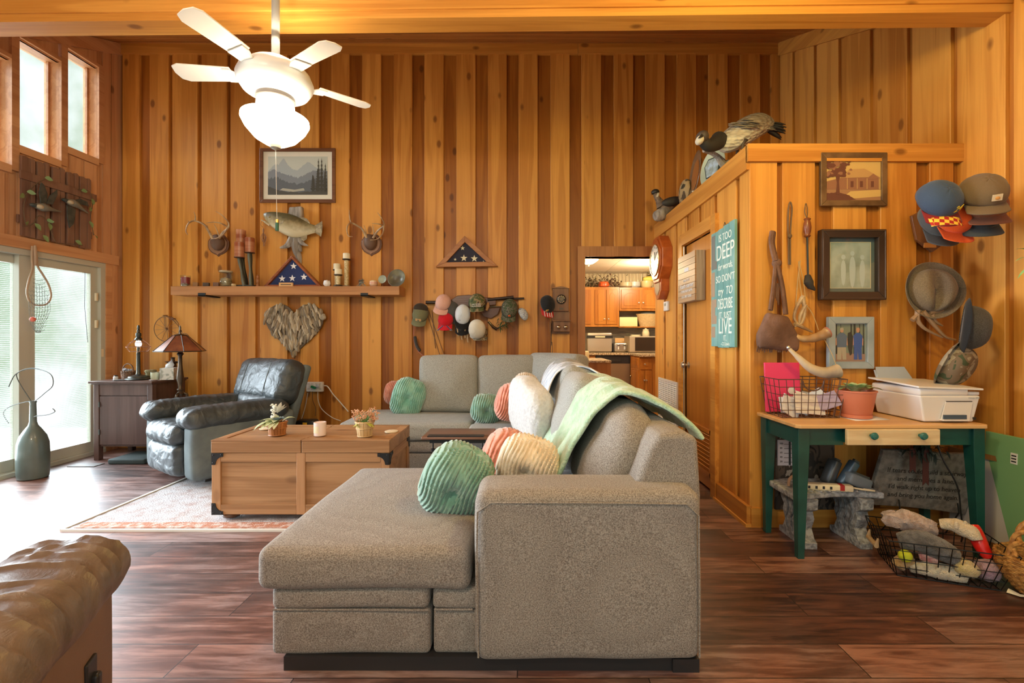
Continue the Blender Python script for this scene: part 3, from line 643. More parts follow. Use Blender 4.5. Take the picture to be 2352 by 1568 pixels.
# run along the wall
M().rbox(-1.56, .46, 3.93, 4.62, .05, .20, .02).build('seat_base', SOFA, sofa)
M().rbox(-1.56, .46, 3.92, 4.62, .205, .31, .025, (0, .006, 0)).build('base_band', SOFA, sofa)
for x0, x1 in ((-1.60, -.455), (-.445, .45)):
    M().rbox(x0, x1, 3.885, 4.65, .312, .470, .04, (.006, .008, .012), fn=soft).build('seat_cushion', SOFAG, sofa)
# loose back cushions
def tiltm(c, rx=0, ry=0, rz=0): return Matrix.Translation(Vector(c)) @ Euler((rx, ry, rz)).to_matrix().to_4x4()
for (x, wd) in ((-.745, .575), (-.16, .60)):
    M().rbox(-wd / 2, wd / 2, -.10, .10, -.275, .275, .055, (.0, .055, .008), mat=tiltm((x, 4.50, .745), rx=-.13), fn=lambda p: p + Vector((Z3(p, 7, .010), Z3(p + Vector((3, 1, 2)), 6, .014), Z3(p, 5, .01)))).build('back_cushion', SOFAG, sofa)
M().rbox(-.31, .31, -.11, .11, -.29, .29, .06, (.0, .06, .008), mat=tiltm((.30, 4.36, .755), rx=-.1, rz=-.75)).build('back_cushion', SOFAG, sofa)
M().ell((0.405, 2.16, .675), (.125, .32, .245), (0, .46, 0), 36, 20, e=.72, e2=.8, fn=lambda p, q: p + Vector((Z3(p, 9, .012), 0, Z3(p, 8, .014)))).build('back_cushion', SOFA, sofa)
for y, zt in ((2.84, .70), (3.42, .725), (3.92, .74)):
    M().rbox(-.11, .11, -.28, .28, -.27, .27, .06, (.06, 0, .01), mat=tiltm((.34, y, zt), ry=.20), fn=lambda p: p + Vector((Z3(p, 6, .015), 0, Z3(p, 5, .012)))).build('back_cushion', SOFAG, sofa)
for x, y in ((.58, 1.68), (-.82, 1.72), (-.40, 1.72), (-.80, 2.52), (.58, 4.8), (-1.45, 4.0), (-1.45, 4.85), (.3, 3.0)):
    M().box(x - .05, x + .045, y - .05, y + .05, 0, .048).build('foot', BLACKP, sofa, smooth=False)
M().box(-.87, .615, 1.64, 1.70, .0, .05).build('bottom_rail', BLACKP, sofa, smooth=False)

# ------------------------------------------------------------------ throws
def drape(name, label, matl, prof, y0, y1, rag, amp, seed, thick=.022, n=60, group=None):
    """cloth laid over a run of points in the x-z plane, between two depths"""
    pts = [Vector((x, 0, z)) for x, z in prof]; L = [0]
    for i in range(1, len(pts)): L.append(L[-1] + (pts[i] - pts[i - 1]).length)
    def at(u):
        d = u * L[-1]
        for i in range(1, len(pts)):
            if d <= L[i] + 1e-9:
                t = (d - L[i - 1]) / (L[i] - L[i - 1]); 
                return pts[i - 1].lerp(pts[i], t)
        return pts[-1]
    def fn(u, v):
        p = at(min(1, u * .5 + .5 * u)); q = (at(max(0, u - .06)) + at(min(1, u + .06)) + p) / 3
        y = y0 + (y1 - y0) * v + rag(u, v)
        off = mnoise.noise(Vector((q.x * 5 + seed, y * 9, q.z * 3))) * amp + mnoise.noise(Vector((q.x * 9 + seed, y * 22, q.z * 5))) * amp * .5 
        tn = (at(min(1, u + .03)) - at(max(0, u - .03))).normalized(); nn = Vector((-tn.z, 0, tn.x))
        return Vector((q.x, y, q.z)) + nn * (off + amp * .9)
    o = M().grid(fn, n, n).build(name, matl, solid=thick)
    m_ = o.modifiers.new('s', 'SUBSURF'); m_.levels = 1; m_.render_levels = 1
    tag(o, label, 'blanket', group); return o
GREENB = mat('mint_fleece', (.36, .56, .37), .9, c2=(.50, .68, .50), nscale=22, bump=.9, bscale=90, sheen=.6)
drape('throw_blanket', 'mint green fleece throw blanket draped over the sofa back', GREENB,
      [(.13, .50), (.19, .62), (.27, .78), (.36, .925), (.47, .955), (.58, .90), (.66, .865), (.735, .80), (.745, .755)], 2.0, 3.05, lambda u, v: (1 - v) * (-.22 * max(0, u - .55) + .10 * max(0, .5 - u)) - v * .30 * max(0, .45 - u) + v * .5 * max(0, u - .4), .028, 3.1)
PATB = mat('patterned_quilt', (.72, .74, .76), .9, c2=(.42, .48, .56), nscale=9, bump=.4, bscale=60, stretch=(1, 3, 1), lo=.5, hi=.58)
drape('printed_throw', 'white throw with blue-grey print laid over the far corner of the sofa back', PATB,
      [(.14, .76), (.19, .90), (.27, .985), (.40, 1.00), (.50, .95), (.60, .87), (.69, .835)], 3.12, 4.15, lambda u, v: .10 * math.sin(u * 5) * (1 - v), .014, 8.7, thick=.012, n=44)

# ------------------------------------------------------------------ pillows
def cord(name, a, b): return mat(name, a, .95, c2=b, nscale=14, bump=.3, bscale=160, sheen=.8)
SAGE = cord('sage_plush', (.13, .30, .22), (.23, .43, .33)); MINT = cord('mint_plush', (.16, .42, .33), (.28, .56, .45))
CORAL = cord('coral_plush', (.62, .19, .12), (.78, .32, .22)); IVORY = cord('ivory_plush', (.72, .58, .40), (.84, .74, .58))
FUR = mat('white_sherpa', (.66, .65, .63), .95, c2=(.56, .55, .54), nscale=50, bump=.6, bscale=85, sheen=.5)
def pillow(name, label, c, rad, rot, matl, ribs=15, amp=.017, e=.75, twist=0.0, group='plush ribbed pillows on the sofa', pinch=True):
    def fn(p, q):
        t = q.x
        k = abs(math.sin(ribs * PI / 2 * (t + twist * q.z + .05 * math.sin(q.z * 4)))) ** .7
        d = Vector((0, q.y, q.z)); 
        if d.length > 1e-4: d.normalize()
        p = p + d * amp * (k - .6)
        if pinch:      # gathered centre of each flat face
            rr = math.sqrt(q.x * q.x + q.z * q.z)
            p.y *= 1 - .30 * math.exp(-(rr / .22) ** 2)
        p += Vector((Z3(p + Vector(c), 9, .007), Z3(p, 8, .007), Z3(p + Vector(c), 9, .007)))
        return p
    o = M().ell((0, 0, 0), rad, (0, 0, 0), 200, 40, e=e, fn=fn).build(name, matl, org=(0, 0, 0))
    SHIFT[o.name] = Vector(c); o.location = c; o.rotation_euler = rot
    return tag(o, label, 'pillow', group)

pillow('ribbed_pillow', 'sage green ribbed pillow on the chaise, leaning at the inner end of the arm', P(1048, 1103, 2.0), (.150, .115, .168), (.35, .45, .15), SAGE, 17)
pillow('ribbed_pillow', 'coral ribbed pillow tucked behind the ivory pillow at the chaise', P(1172, 1048, 2.42), (.150, .10, .135), (.2, .5, .2), CORAL, 14)
pillow('ribbed_pillow', 'ivory ribbed pillow at the foot of the mint blanket', P(1213, 1066, 2.12), (.145, .115, .128), (.2, .35, -.1), IVORY, 15)
pillow('ribbed_pillow', 'coral ribbed pillow leaning on the white fleece pillow', P(1172, 924, 3.62), (.12, .11, .145), (.1, .3, .25), CORAL, 13)
pillow('ribbed_pillow', 'sage green round ribbed pillow below the two wall-side back cushions', P(1118, 938, 3.98), (.14, .13, .125), (.1, .2, .1), SAGE, 15)
pillow('ribbed_pillow', 'ivory ribbed pillow half hidden in the corner of the sofa', P(1207, 888, 4.0), (.11, .09, .12), (.1, .2, .1), IVORY, 13)
pillow('ribbed_pillow', 'mint green ribbed pillow by the open end of the wall-side seat', P(938, 912, 4.38), (.155, .115, .180), (.1, .30, .2), MINT, 17, e=.62)
pillow('ribbed_pillow', 'coral ribbed pillow behind the mint green one at the open end of the seat', P(906, 902, 4.58), (.10, .09, .115), (.1, .2, .1), CORAL, 13)
def furf(p, q):
    return p + Vector((Z3(p, 40, .005), Z3(p + Vector((3, 1, 0)), 40, .005), Z3(p, 7, .014)))
o = M().ell((0, 0, 0), (.215, .10, .225), (0, 0, 0), 90, 60, e=.62, fn=furf).build('fleece_pillow', FUR, org=(0, 0, 0))
o.location = P(1219, 945, 3.02); o.rotation_euler = (.18, .42, -1.05); SHIFT[o.name] = o.location.copy()
tag(o, 'large square white fleece pillow in the middle of the sofa', 'pillow')

# ------------------------------------------------------------------ trunk coffee table
T = thing('trunk_table', 'oak trunk coffee table with black metal corners and bun feet', 'coffee table', (-1.46, 3.2, 0))
x0, x1, y0, y1, zb, zt = -2.035, -.878, 2.95, 3.46, .052, .537
m = M(); m.box(x0 + .012, x1 - .012, y0 + .012, y1 - .012, zb, zt - .085); m.build('carcass', TRUNK, T, smooth=False)
for xx in (x0 + .002, (x0 + x1) / 2 - .027, x1 - .060):
    M().box(xx, xx + .058, y0, y0 + .014, zb, zt - .085).build('post', TRUNKZ, T, smooth=False, bevel=.003)
for yy in (y0 + .001, y1 - .058):
    M().box(x1 - .014, x1 - .001, yy, yy + .058, zb, zt - .085).build('post', TRUNKZ, T, smooth=False, bevel=.003)
for z0_, z1_ in ((zb, zb + .065), (zt - .145, zt - .086)):
    for a, b in ((x0 + .060, (x0 + x1) / 2 - .027), ((x0 + x1) / 2 + .031, x1 - .060)):
        M().box(a, b, y0 + .001, y0 + .013, z0_, z1_).build('rail', TRUNK, T, smooth=False, bevel=.003)
    M().box(x1 - .013, x1 - .002, y0 + .059, y1 - .058, z0_, z1_).build('rail', TRUNKY, T, smooth=False, bevel=.003)
for k, (a, b) in enumerate(((x0, (x0 + x1) / 2 + .004), ((x0 + x1) / 2 + .008, x1))):
    lt = M().box(a, b, y0 - .004, y1 + .004, zt - .084, zt - .012).build('lid', TRUNK, T, smooth=False, bevel=.004)
    m = M(); fr = .062
    n_ = 5
    xa, xb = (a + fr, b) if k == 0 else (a, b - fr)
    for i in range(n_):
        ya = y0 + fr + i * (y1 - y0 - 2 * fr) / n_; yb_ = y0 + fr + (i + 1) * (y1 - y0 - 2 * fr) / n_ - .002
        m.box(xa, xb, ya, yb_, zt - .013, zt - .005)
    m.box(a, b, y0 - .004, y0 + fr - .003, zt - .012, zt); m.box(a, b, y1 - fr + .003, y1 + .004, zt - .012, zt)
    m.build('lid_board', TRUNK, lt, smooth=False, bevel=.002)
    m = M(); e0, e1 = (a, a + fr - .003) if k == 0 else (b - fr + .003, b)
    m.box(e0, e1, y0 + fr - .002, y1 - fr + .002, zt - .012, zt - .0004); m.build('lid_end', TRUNKY, lt, smooth=False, bevel=.002)
def bracket(cx, cz, sx, sz, y, ax='y', th=.004):
    L_, q = .075, .022
    pts = [(0, 0), (L_, 0), (L_, q)]
    for i in range(7):
        t = PI / 2 * i / 6; pts.append((L_ - (L_ - q) * math.sin(t) * .92, q + (L_ - q) * (1 - math.cos(t)) * .92))
    pts += [(q, L_), (0, L_)]
    m = M()
    if ax == 'y': m.prism([(cx + sx * a, y, cz + sz * b) for a, b in pts], (0, -th, 0))
    else: m.prism([(y, cx + sx * a, cz + sz * b) for a, b in pts], (th, 0, 0))
    for a, b in ((.012, .012), (.062, .010), (.010, .062)):
        if ax == 'y': m.ell((cx + sx * a, y - th, cz + sz * b), (.0045, .003, .0045), nu=8, nv=6)
        else: m.ell((y + th, cx + sx * a, cz + sz * b), (.003, .0045, .0045), nu=8, nv=6)
    return m.build('corner_bracket', [BLACK], T, smooth=False)
bracket(x0 + .003, zt - .086, 1, -1, y0); bracket(x1 - .003, zt - .086, -1, -1, y0); bracket(x0 + .003, zb, 1, 1, y0); bracket(x1 - .003, zb, -1, 1, y0)
bracket(y0, zt - .086, 1, -1, x1 - .002, 'x'); bracket(y1, zt - .086, -1, -1, x1 - .002, 'x'); bracket(y0, zb, 1, 1, x1 - .002, 'x')
BUN = mat('bun_foot', (.12, .05, .02), .3)
for x in (x0 + .09, x1 - .09):
    for y in (y0 + .07, y1 - .07): M().lathe([(.03, 0), (.05, .008), (.062, .025), (.055, .042), (.04, .052)], (x, y, .012), 20).build('bun_foot', BUN, T)
# rug
m = M().grid(lambda u, v: Vector((-2.87 + 2.6 * u, 2.82 + 1.25 * v, .006 + .003 * mnoise.noise(Vector((u * 40, v * 30, 0))))), 120, 70)
rug = m.build('area_rug', [mat('rug_pile', (.55, .53, .54), .95, c2=(.42, .33, .31), nscale=14, bump=1.0, bscale=120, lo=.45, hi=.7)], solid=.008)
tag(rug, 'pale distressed area rug under the trunk coffee table', 'rug')
m = M(); m.box(-2.87, -.27, 2.812, 2.83, .0, .013); m.box(-2.885, -2.865, 2.82, 4.07, 0, .013); m.box(-2.87, -.27, 4.06, 4.08, 0, .013); m.build('rug_binding', mat('binding', (.66, .62, .55), .9), rug, smooth=False)
m = M().box(-2.82, -.30, 2.845, 2.93, .006, .0125); m.build('rug_border', mat('rug_rust', (.46, .20, .12), .95, c2=(.62, .48, .42), nscale=22, bump=.8, bscale=110, lo=.45, hi=.62), rug, smooth=False)

# ------------------------------------------------------------------ recliners
def recliner(name, label, loc, rz, LE, SU, pleat=.0016):
    t = thing(name, label, 'armchair', loc, rz)
    wr = lambda p: p + Vector((Z3(p, 9, .006), Z3(p + Vector((2, 0, 0)), 14, .006), Z3(p + Vector((0, 3, 0)), 10, .008)))
    def gath(axis, lo, hi, amp, fr):
        def f(p):
            p = wr(p); v = getattr(p, axis)
            e_ = max(0, 1 - abs(v - lo) / .10) + max(0, 1 - abs(v - hi) / .10)
            u = p.x if axis != 'x' else p.y
            w_ = pleat * (1 - abs(math.sin(v * 48 + 3.5 * mnoise.noise(p * 5) + u * 5))) ** 2 * 2.2
            p = p + (Vector((w_ * sg(p.x - .35 * sg(p.x)) * .6, 0, w_)) if axis == 'y' else Vector((0, -w_ * .5, 0)))
            return p + Vector((0, math.sin(u * fr + p.z * 9) * amp * e_ * (axis != 'y'), math.sin(u * fr) * amp * e_ * (axis != 'z')))
        return f
    M().box(-.34, .34, -.30, .34, .03, .12).build('mechanism', BLACKP, t, smooth=False)
    for s_ in (-1, 1):
        M().rbox(*sorted((s_ * .27, s_ * .455)), -.43, .40, .07, .545, .05, (.01, .01, 0)).build('arm_panel', SU, t)
        M().rbox(*sorted((s_ * .225, s_ * .485)), -.475, .34, .475, .640, .075, (.004, .012, .016), k=6, m=64, fn=gath('y', -.47, .40, .007, 75)).build('arm_pad', LE, t)
    M().rbox(-.275, .275, -.50, .18, .335, .505, .07, (0, .015, .02), k=5, m=48, fn=gath('y', -.50, .9, .006, 60)).build('seat_cushion', LE, t)
    M().rbox(-.275, .275, -.485, -.36, .09, .345, .055, (0, .02, 0), k=5, m=36, fn=gath('z', .345, .09, .006, 60)).build('footrest', LE, t)
    R = tiltm((0, .20, .42), rx=-.30)
    M().rbox(-.42, .42, -.03, .20, .19, .61, .085, (.01, .035, .01), mat=R, k=5, m=40, fn=gath('z', .20, .9, .007, 60)).build('back_pillow', LE, t)
    M().rbox(-.28, .28, -.035, .16, -.02, .27, .06, (.0, .02, .0), mat=R, k=5, m=12, fn=wr).build('lumbar_cushion', LE, t)
    for x in (-.2, .2): M().tube([R @ Vector((x, -.060 + .25 * (zz - .4) ** 2, zz)) for zz in (.26, .3, .35, .4, .45, .5, .55)], .003, 5).build('seam', SU, t)
    M().rbox(-.40, .40, .16, .24, -.05, .60, .03, mat=R).build('back_panel', SU, t)
    return t
g = recliner('recliner', 'dark slate leather recliner with suede side panels beside the trunk table', (-2.72, 4.12, 0), math.radians(-32), LEA_G, LEA_GS)
b_ = recliner('recliner', 'taupe brown leather recliner with only its arm in view', (-1.41, .725, 0), math.radians(203.5), LEA_B, LEA_BS, .0055)
m = M(); m.rbox(-.468, -.458, -.27, -.215, .26, .40, .004); m.rbox(-.482, -.462, -.262, -.235, .27, .36, .008)
m.build('recline_handle', BLACKP, b_)
# ------------------------------------------------------------------ ceiling fan
FX, FY = P(633, 0, 2.5).x, 2.5
FAN = thing('ceiling_fan', 'white ceiling fan with a lit glass bowl, hanging on a grey rod', 'ceiling fan', (FX, FY, 2.2))
FANW = mat('fan_white', (.72, .74, .76), .35); BLADE = mat('fan_blade', (.80, .76, .70), .5)
M().cyl((FX, FY, 2.70), (FX, FY, zf), .021, 16).build('rod', mat('rod_grey', (.30, .30, .29), .4), FAN)
M().lathe([(.03, 3.29), (.055, 3.30), (.065, 3.345)], (FX, FY, 0), 20).build('canopy', FANW, FAN)
M().lathe([(.03, 2.72), (.06, 2.715), (.12, 2.695), (.175, 2.65), (.192, 2.61), (.188, 2.585), (.165, 2.55), (.115, 2.525), (.098, 2.52)], (FX, FY, 0), 40).build('motor_housing', FANW, FAN)
M().lathe([(.098, 2.52), (.099, 2.50), (.094, 2.499)], (FX, FY, 0), 32).build('band', mat('fan_band', (.12, .10, .09), .4), FAN)
M().lathe([(.093, 2.50), (.096, 2.46), (.075, 2.425), (.06, 2.42)], (FX, FY, 0), 32).build('switch_housing', FANW, FAN)
M().lathe([(.06, 2.418), (.135, 2.418), (.168, 2.402), (.170, 2.385), (.150, 2.345), (.105, 2.292), (.055, 2.262), (.02, 2.256)], (FX, FY, 0), 40).build('glass_bowl', GLASSW, FAN)
M().lathe([(.005, 2.258), (.030, 2.256), (.026, 2.240), (.008, 2.232), (.005, 2.228)], (FX, FY, 0), 16).build('finial', mat('finial', (.30, .28, .24), .4), FAN)
for k in range(5):
    a = math.radians(40 + 72 * k); ca, sa = math.cos(a), math.sin(a)
    def bl(r, s_, z): return Vector((FX + ca * r - sa * s_, FY + sa * r + ca * s_, z + s_ * .18))
    m = M(); m.prism([bl(.14, -.02, 2.60), bl(.14, .02, 2.60), bl(.22, .045, 2.625), bl(.26, .045, 2.625), bl(.26, -.045, 2.625), bl(.22, -.045, 2.625)], (0, 0, .006)); br_ = m.build('blade_arm', FANW, FAN, smooth=False)
    pts = [(.22, -.050), (.48, -.062), (.515, -.045), (.525, 0), (.515, .045), (.48, .062), (.22, .050)]
    M().prism([bl(r, s_, 2.633) for r, s_ in pts], (0, 0, .007)).build('blade', BLADE, FAN, smooth=False, bevel=.002)
zt_, zb_ = 2.228, P(636, 530, FY).z
m = M()
z = zt_
while z > zb_ + .07: m.ell((FX + (zt_ - z) * .02, FY, z), (.0022, .0022, .0024), nu=6, nv=4); z -= .0062
m.tube([(FX, FY, zt_ + .01), (FX + .008, FY, zb_ + .06)], .0009, 5)
m.build('pull_chain', mat('chain', (.75, .75, .72), .3, metal=.6), FAN)
c_ = Vector((FX + .008, FY, zb_))
M().cyl(c_ + Vector((0, 0, .044)), c_ + Vector((0, 0, .062)), .0095, 14).build('shell_cap', mat('brass', (.65, .48, .18), .25, metal=1), FAN)
M().cyl(c_, c_ + Vector((0, 0, .044)), .009, 14).build('shell_pull', mat('shell_green', (.01, .09, .05), .3), FAN)

# ------------------------------------------------------------------ pictures on the back wall
def fr_box(m, u0, u1, v0, v1, w_, place, d0, d1):
    """mitred frame of four bars; place(u, v, d) -> point"""
    for q in (((u0, v0), (u1, v0), (u1 - w_, v0 + w_), (u0 + w_, v0 + w_)), ((u1, v0), (u1, v1), (u1 - w_, v1 - w_), (u1 - w_, v0 + w_)),
              ((u1, v1), (u0, v1), (u0 + w_, v1 - w_), (u1 - w_, v1 - w_)), ((u0, v1), (u0, v0), (u0 + w_, v0 + w_), (u0 + w_, v1 - w_))):
        a = [place(u, v, d0) for u, v in q]; e = place(q[0][0], q[0][1], d1) - a[0]; m.prism(a, e)
def flat(m, pts, place, d, th=.0006):
    a = [place(u, v, d) for u, v in pts]; e = place(pts[0][0], pts[0][1], d + th) - a[0]; m.prism(a, e)
pb = lambda u, v, d: Vector((u, 4.972 - d, v))               # on the back wall boards
def picture(name, label, place, u0, u1, v0, v1, fw, fmat, mw, mmat, depth=.022, group=None, cat='picture'):
    loc = place((u0 + u1) / 2, v0, 0)
    t = thing(name, label, cat, loc, group=group)
    m = M(); fr_box(m, u0, u1, v0, v1, fw, place, 0, depth); m.build('frame', fmat, t, smooth=False, bevel=.003)
    m = M(); flat(m, [(u0 + fw * .8, v0 + fw * .8), (u1 - fw * .8, v0 + fw * .8), (u1 - fw * .8, v1 - fw * .8), (u0 + fw * .8, v1 - fw * .8)], place, .004, .004); m.build('mat_board', mmat, t, smooth=False)
    return t, (u0 + fw + mw, u1 - fw - mw, v0 + fw + mw, v1 - fw - mw)
a, b = B(592, 463), B(767, 337)
t, (u0, u1, v0, v1) = picture('landscape_print', 'framed mountain lake print with cream mat hanging behind the fan chain', pb, a.x, b.x, a.z, b.z, .036, MAHOG if 0 else WALNUT, .052, mat('mat_cream', (.72, .68, .56), .8))
def L2(x, y): return (u0 + (u1 - u0) * x, v0 + (v1 - v0) * y)
tone = [mat('print_' + str(i), c, .7) for i, c in enumerate([(.50, .53, .46), (.36, .40, .40), (.20, .22, .24), (.11, .12, .13), (.07, .065, .05), (.40, .38, .30), (.05, .045, .03)])]
m = M()
flat(m.slot(0), [L2(0, 0), L2(1, 0), L2(1, 1), L2(0, 1)], pb, .009)
rs = random.Random(4)
def ridge(pts, jag, n=10):
    out = []
    for i in range(len(pts) - 1):
        for k in range(n):
            t_ = k / n; out.append((pts[i][0] + (pts[i + 1][0] - pts[i][0]) * t_, pts[i][1] + (pts[i + 1][1] - pts[i][1]) * t_ + rs.uniform(-jag, jag)))
    return out + [pts[-1]]
for sl, pts, jg in ((1, [(0, .62), (.12, .80), (.18, .78), (.26, .96), (.33, .78), (.42, .66), (.5, .64), (.6, .78), (.68, .86), (.8, .72), (1, .6)], .012), (1, [(0, .6), (.2, .66), (.5, .5), (1, .6)], .02),
                   (2, [(0, .60), (.1, .66), (.22, .56), (.35, .50), (.5, .44), (.62, .52), (.75, .62), (.9, .66), (1, .62)], .02), (3, [(0, .42), (.15, .46), (.3, .34), (.5, .28), (.7, .36), (.85, .44), (1, .42)], .03)):
    r_ = ridge(pts, jg); flat(m.slot(sl), [L2(*q) for q in r_] + [L2(1, 0), L2(0, 0)], pb, .0098 + .0003 * sl + .0002 * jg * 30)
flat(m.slot(5), [L2(*q) for q in [(.25, .17), (.45, .13), (.60, .17), (.62, .11), (.4, .07), (.2, .12)]], pb, .0125)
flat(m.slot(4), [L2(*q) for q in ridge([(0, .22), (.2, .10), (.5, .05), (.75, .09), (1, .16)], .015)] + [L2(1, 0), L2(0, 0)], pb, .0130)
for k in range(9):
    x = rs.choice([.84, .80, .88, .92, .97, .76, .85, .95, .9]) + rs.uniform(-.015, .015); h_ = rs.uniform(.4, .98 if k < 3 else .7); y = .08
    pts = [(x - .002, y)]; n = 8
    for i in range(n): yy = y + .08 + (h_ - y - .08) * i / n; wv = .034 * (1 - i / n) + .006; pts += [(x - wv, yy), (x - wv * .35, yy + .03)]
    pts += [(x, h_)]
    for i in range(n - 1, -1, -1): yy = y + .08 + (h_ - y - .08) * i / n; wv = .034 * (1 - i / n) + .006; pts += [(x + wv * .35, yy + .03), (x + wv, yy)]
    pts += [(x + .002, y)]
    flat(m.slot(6), [L2(min(.998, max(0, q[0])), q[1]) for q in pts], pb, .0135 + .0001 * k, .0001)
m.build('print', tone, t, smooth=False)

# ------------------------------------------------------------------ shelf and what stands on it
a, b = P(392, 677, 4.74), P(917, 657, 4.74); SZ = b.z
S = thing('wall_shelf', 'thick oak wall shelf with two black brackets under the mounted fish', 'shelf', ((a.x + b.x) / 2, 4.86, a.z))
M().box(a.x, b.x, 4.74, 4.972, a.z, b.z).build('board', W_X if 0 else wood('shelf_board', (.52, .25, .09), (.33, .13, .04), 'X', var=.1, knots=.3), S, smooth=False, bevel=.003)
for px in (464, 837):
    x = P(px, 0, 4.74).x; m = M(); m.box(x - .038, x + .038, 4.733, 4.742, a.z - .012, a.z + .02); m.box(x - .036, x + .036, 4.733, 4.97, a.z - .014, a.z - .004); m.build('bracket', BLACK, S, smooth=False)
def on_shelf(px, y=4.84): return Vector((P(px, 0, y).x, y, SZ))
def simple(name, label, cat, parts, loc, group=None):
    """thing whose parts are (part name, M, material)"""
    if len(parts) == 1:
        o = parts[0][1].build(name, parts[0][2], org=loc); return tag(o, label, cat, group)
    t = thing(name, label, cat, loc, group=group)
    for nm, mm, mt in parts: mm.build(nm, mt, t)
    return t
REDWAX = mat('red_wax', (.32, .03, .04), .4); THING = thin_glass('jar_glass', (.93, .95, .93))
c_ = on_shelf(426)
simple('candle_jar', 'dark red candle in a glass jar at the window end of the shelf', 'candle', [('jar', M().lathe([(.042, .002), (.046, .01), (.047, .125), (.043, .125), (.042, .01), (.005, .008)], c_, 24), THING), ('wax', M().lathe([(.01, .03), (.041, .03), (.042, .105), (.01, .104)], c_, 24), REDWAX)], c_)
c_ = on_shelf(424, 4.785)
m = M(); r_ = random.Random(3)
for i in range(16): m.leaf(c_ + Vector((r_.uniform(-.03, .03), 0, .01)), (r_.uniform(-1, 1), r_.uniform(-.3, .2), r_.uniform(.1, .8)), .045, .02)
m.ell(c_ + Vector((0, 0, .012)), (.03, .015, .012), nu=12, nv=6)
simple('flower_ring', 'silver-grey dried leaf ring in front of the red candle', 'dried flowers', [('leaves', m, mat('silver_leaf', (.35, .34, .28), .6))], c_)
for px, lbl, w_, h_, cc in ((450, 'small square amber wooden block beside the red candle', .045, .045, (.30, .15, .05)), (474, 'small dark wooden box on the shelf between two blocks', .055, .042, (.07, .045, .03)), (497, 'small brown wooden block before the glass jar', .05, .045, (.17, .08, .045))):
    c_ = on_shelf(px, 4.80); simple('wooden_block', lbl, 'block', [('block', M().cbox(c_ + Vector((0, 0, h_ / 2)), (w_, .04, h_), (0, 0, .3)), mat('block_' + str(px), cc, .5))], c_)
c_ = on_shelf(528, 4.80); m = M()
r_ = random.Random(9)
for i in range(14): m.leaf(c_ + Vector((r_.uniform(-.05, .05), r_.uniform(-.01, .01), .004)), (r_.uniform(-1, 1), r_.uniform(-1, 1), .3), .05, .018)
simple('dried_leaf_cluster', 'flat dark dried leaf cluster in front of the glass jar', 'dried leaves', [('leaves', m, mat('dry_leaf', (.10, .07, .05), .6))], c_)
c_ = on_shelf(519, 4.88)
simple('glass_canister', 'clear lidded glass canister with coiled shells inside, on the shelf', 'jar', [('body', M().lathe([(.055, .002), (.06, .01), (.06, .14), (.052, .16), (.05, .16), (.056, .14), (.056, .012), (.005, .008)], c_, 28), THING), ('lid', M().lathe([(.06, .160), (.066, .168), (.06, .18), (.01, .183)], c_, 28), mat('lid_glass', (.50, .42, .28), .2)),
    ('contents', M().lathe([(.01, .012), (.050, .014), (.052, .03), (.045, .035), (.052, .045), (.052, .06), (.045, .065), (.05, .075), (.05, .09), (.04, .1), (.005, .105)], c_, 24), mat('canister_shells', (.42, .33, .20), .5))], c_)
c_ = on_shelf(537, 4.79)
simple('seashell', 'small yellowish seashell in front of the glass canister', 'shell', [('shell', M().lathe([(.004, 0), (.02, .004), (.026, .018), (.02, .03), (.012, .028), (.006, .018)], c_, 14), mat('shell_yellow', (.62, .48, .25), .4))], c_)
# three tall pillar candles on twisted iron strips
c_ = on_shelf(562, 4.84)
t = thing('iron_candle_holder', 'black twisted iron stand carrying three brown pillar candles', 'candle holder', c_)
m = M(); m.lathe([(.115, 0), (.115, .006), (.10, .010), (.005, .010)], c_, 32, sx=1, sy=.45); m.lathe([(.113, .01), (.116, .02), (.112, .02)], c_, 32, sx=1, sy=.45); m.build('base', IRON, t)
CANW = []
for k, (px, top, bot, y, bx) in enumerate(((550, 556, 591, 4.80, 562), (553.5, 528, 572, 4.87, 566), (573.5, 546, 580, 4.84, 578))):
    p1 = P(px, bot, y); p0 = Vector((P(bx, 0, y).x, y, SZ + .01)); h_ = P(px, top, y).z - p1.z
    m = M(); pts = [p0.lerp(p1, i / 10) for i in range(11)]
    m.tube(pts, [.020 + .004 * math.sin(i * .9) for i in range(11)], 8, flat=.25); m.build('iron_strip', IRON, t)
    M().lathe([(.01, -.006), (.05, -.004), (.052, .001), (.01, .002)], p1, 24).build('drip_plate', mat('rust_plate', (.10, .035, .02), .5) if not CANW else CANW[0], t)
    if not CANW: CANW.append(bpy.data.materials['rust_plate'])
    cm = mat('candle_' + str(k), (.30, .075, .025), .35, c2=(.58, .27, .14), nscale=5, stretch=(.3, .3, 2.2))
    cn = M().lathe([(.01, .002), (.0465, .003), (.047, h_ - .004), (.043, h_), (.034, h_ - .012), (.005, h_ - .014)], p1, 28).build('pillar_candle', cm, org=p1)
    tag(cn, ['lowest brown pillar candle, standing in front on the twisted iron stand', 'tallest brown pillar candle with a dark red top, on the twisted iron stand', 'middle-height brown pillar candle nearest the fish, on the twisted iron stand'][k], 'candle', 'brown pillar candles on the iron stand')
c_ = on_shelf(592, 4.84)
simple('carved_figure', 'small turned brown wooden call standing beside the flag case', 'figurine', [('body', M().lathe([(.016, 0), (.018, .02), (.012, .04), (.017, .05), (.018, .085), (.010, .095), (.014, .105), (.013, .125), (.004, .135)], c_, 16), mat('turned_wood', (.30, .12, .04), .3))], c_)
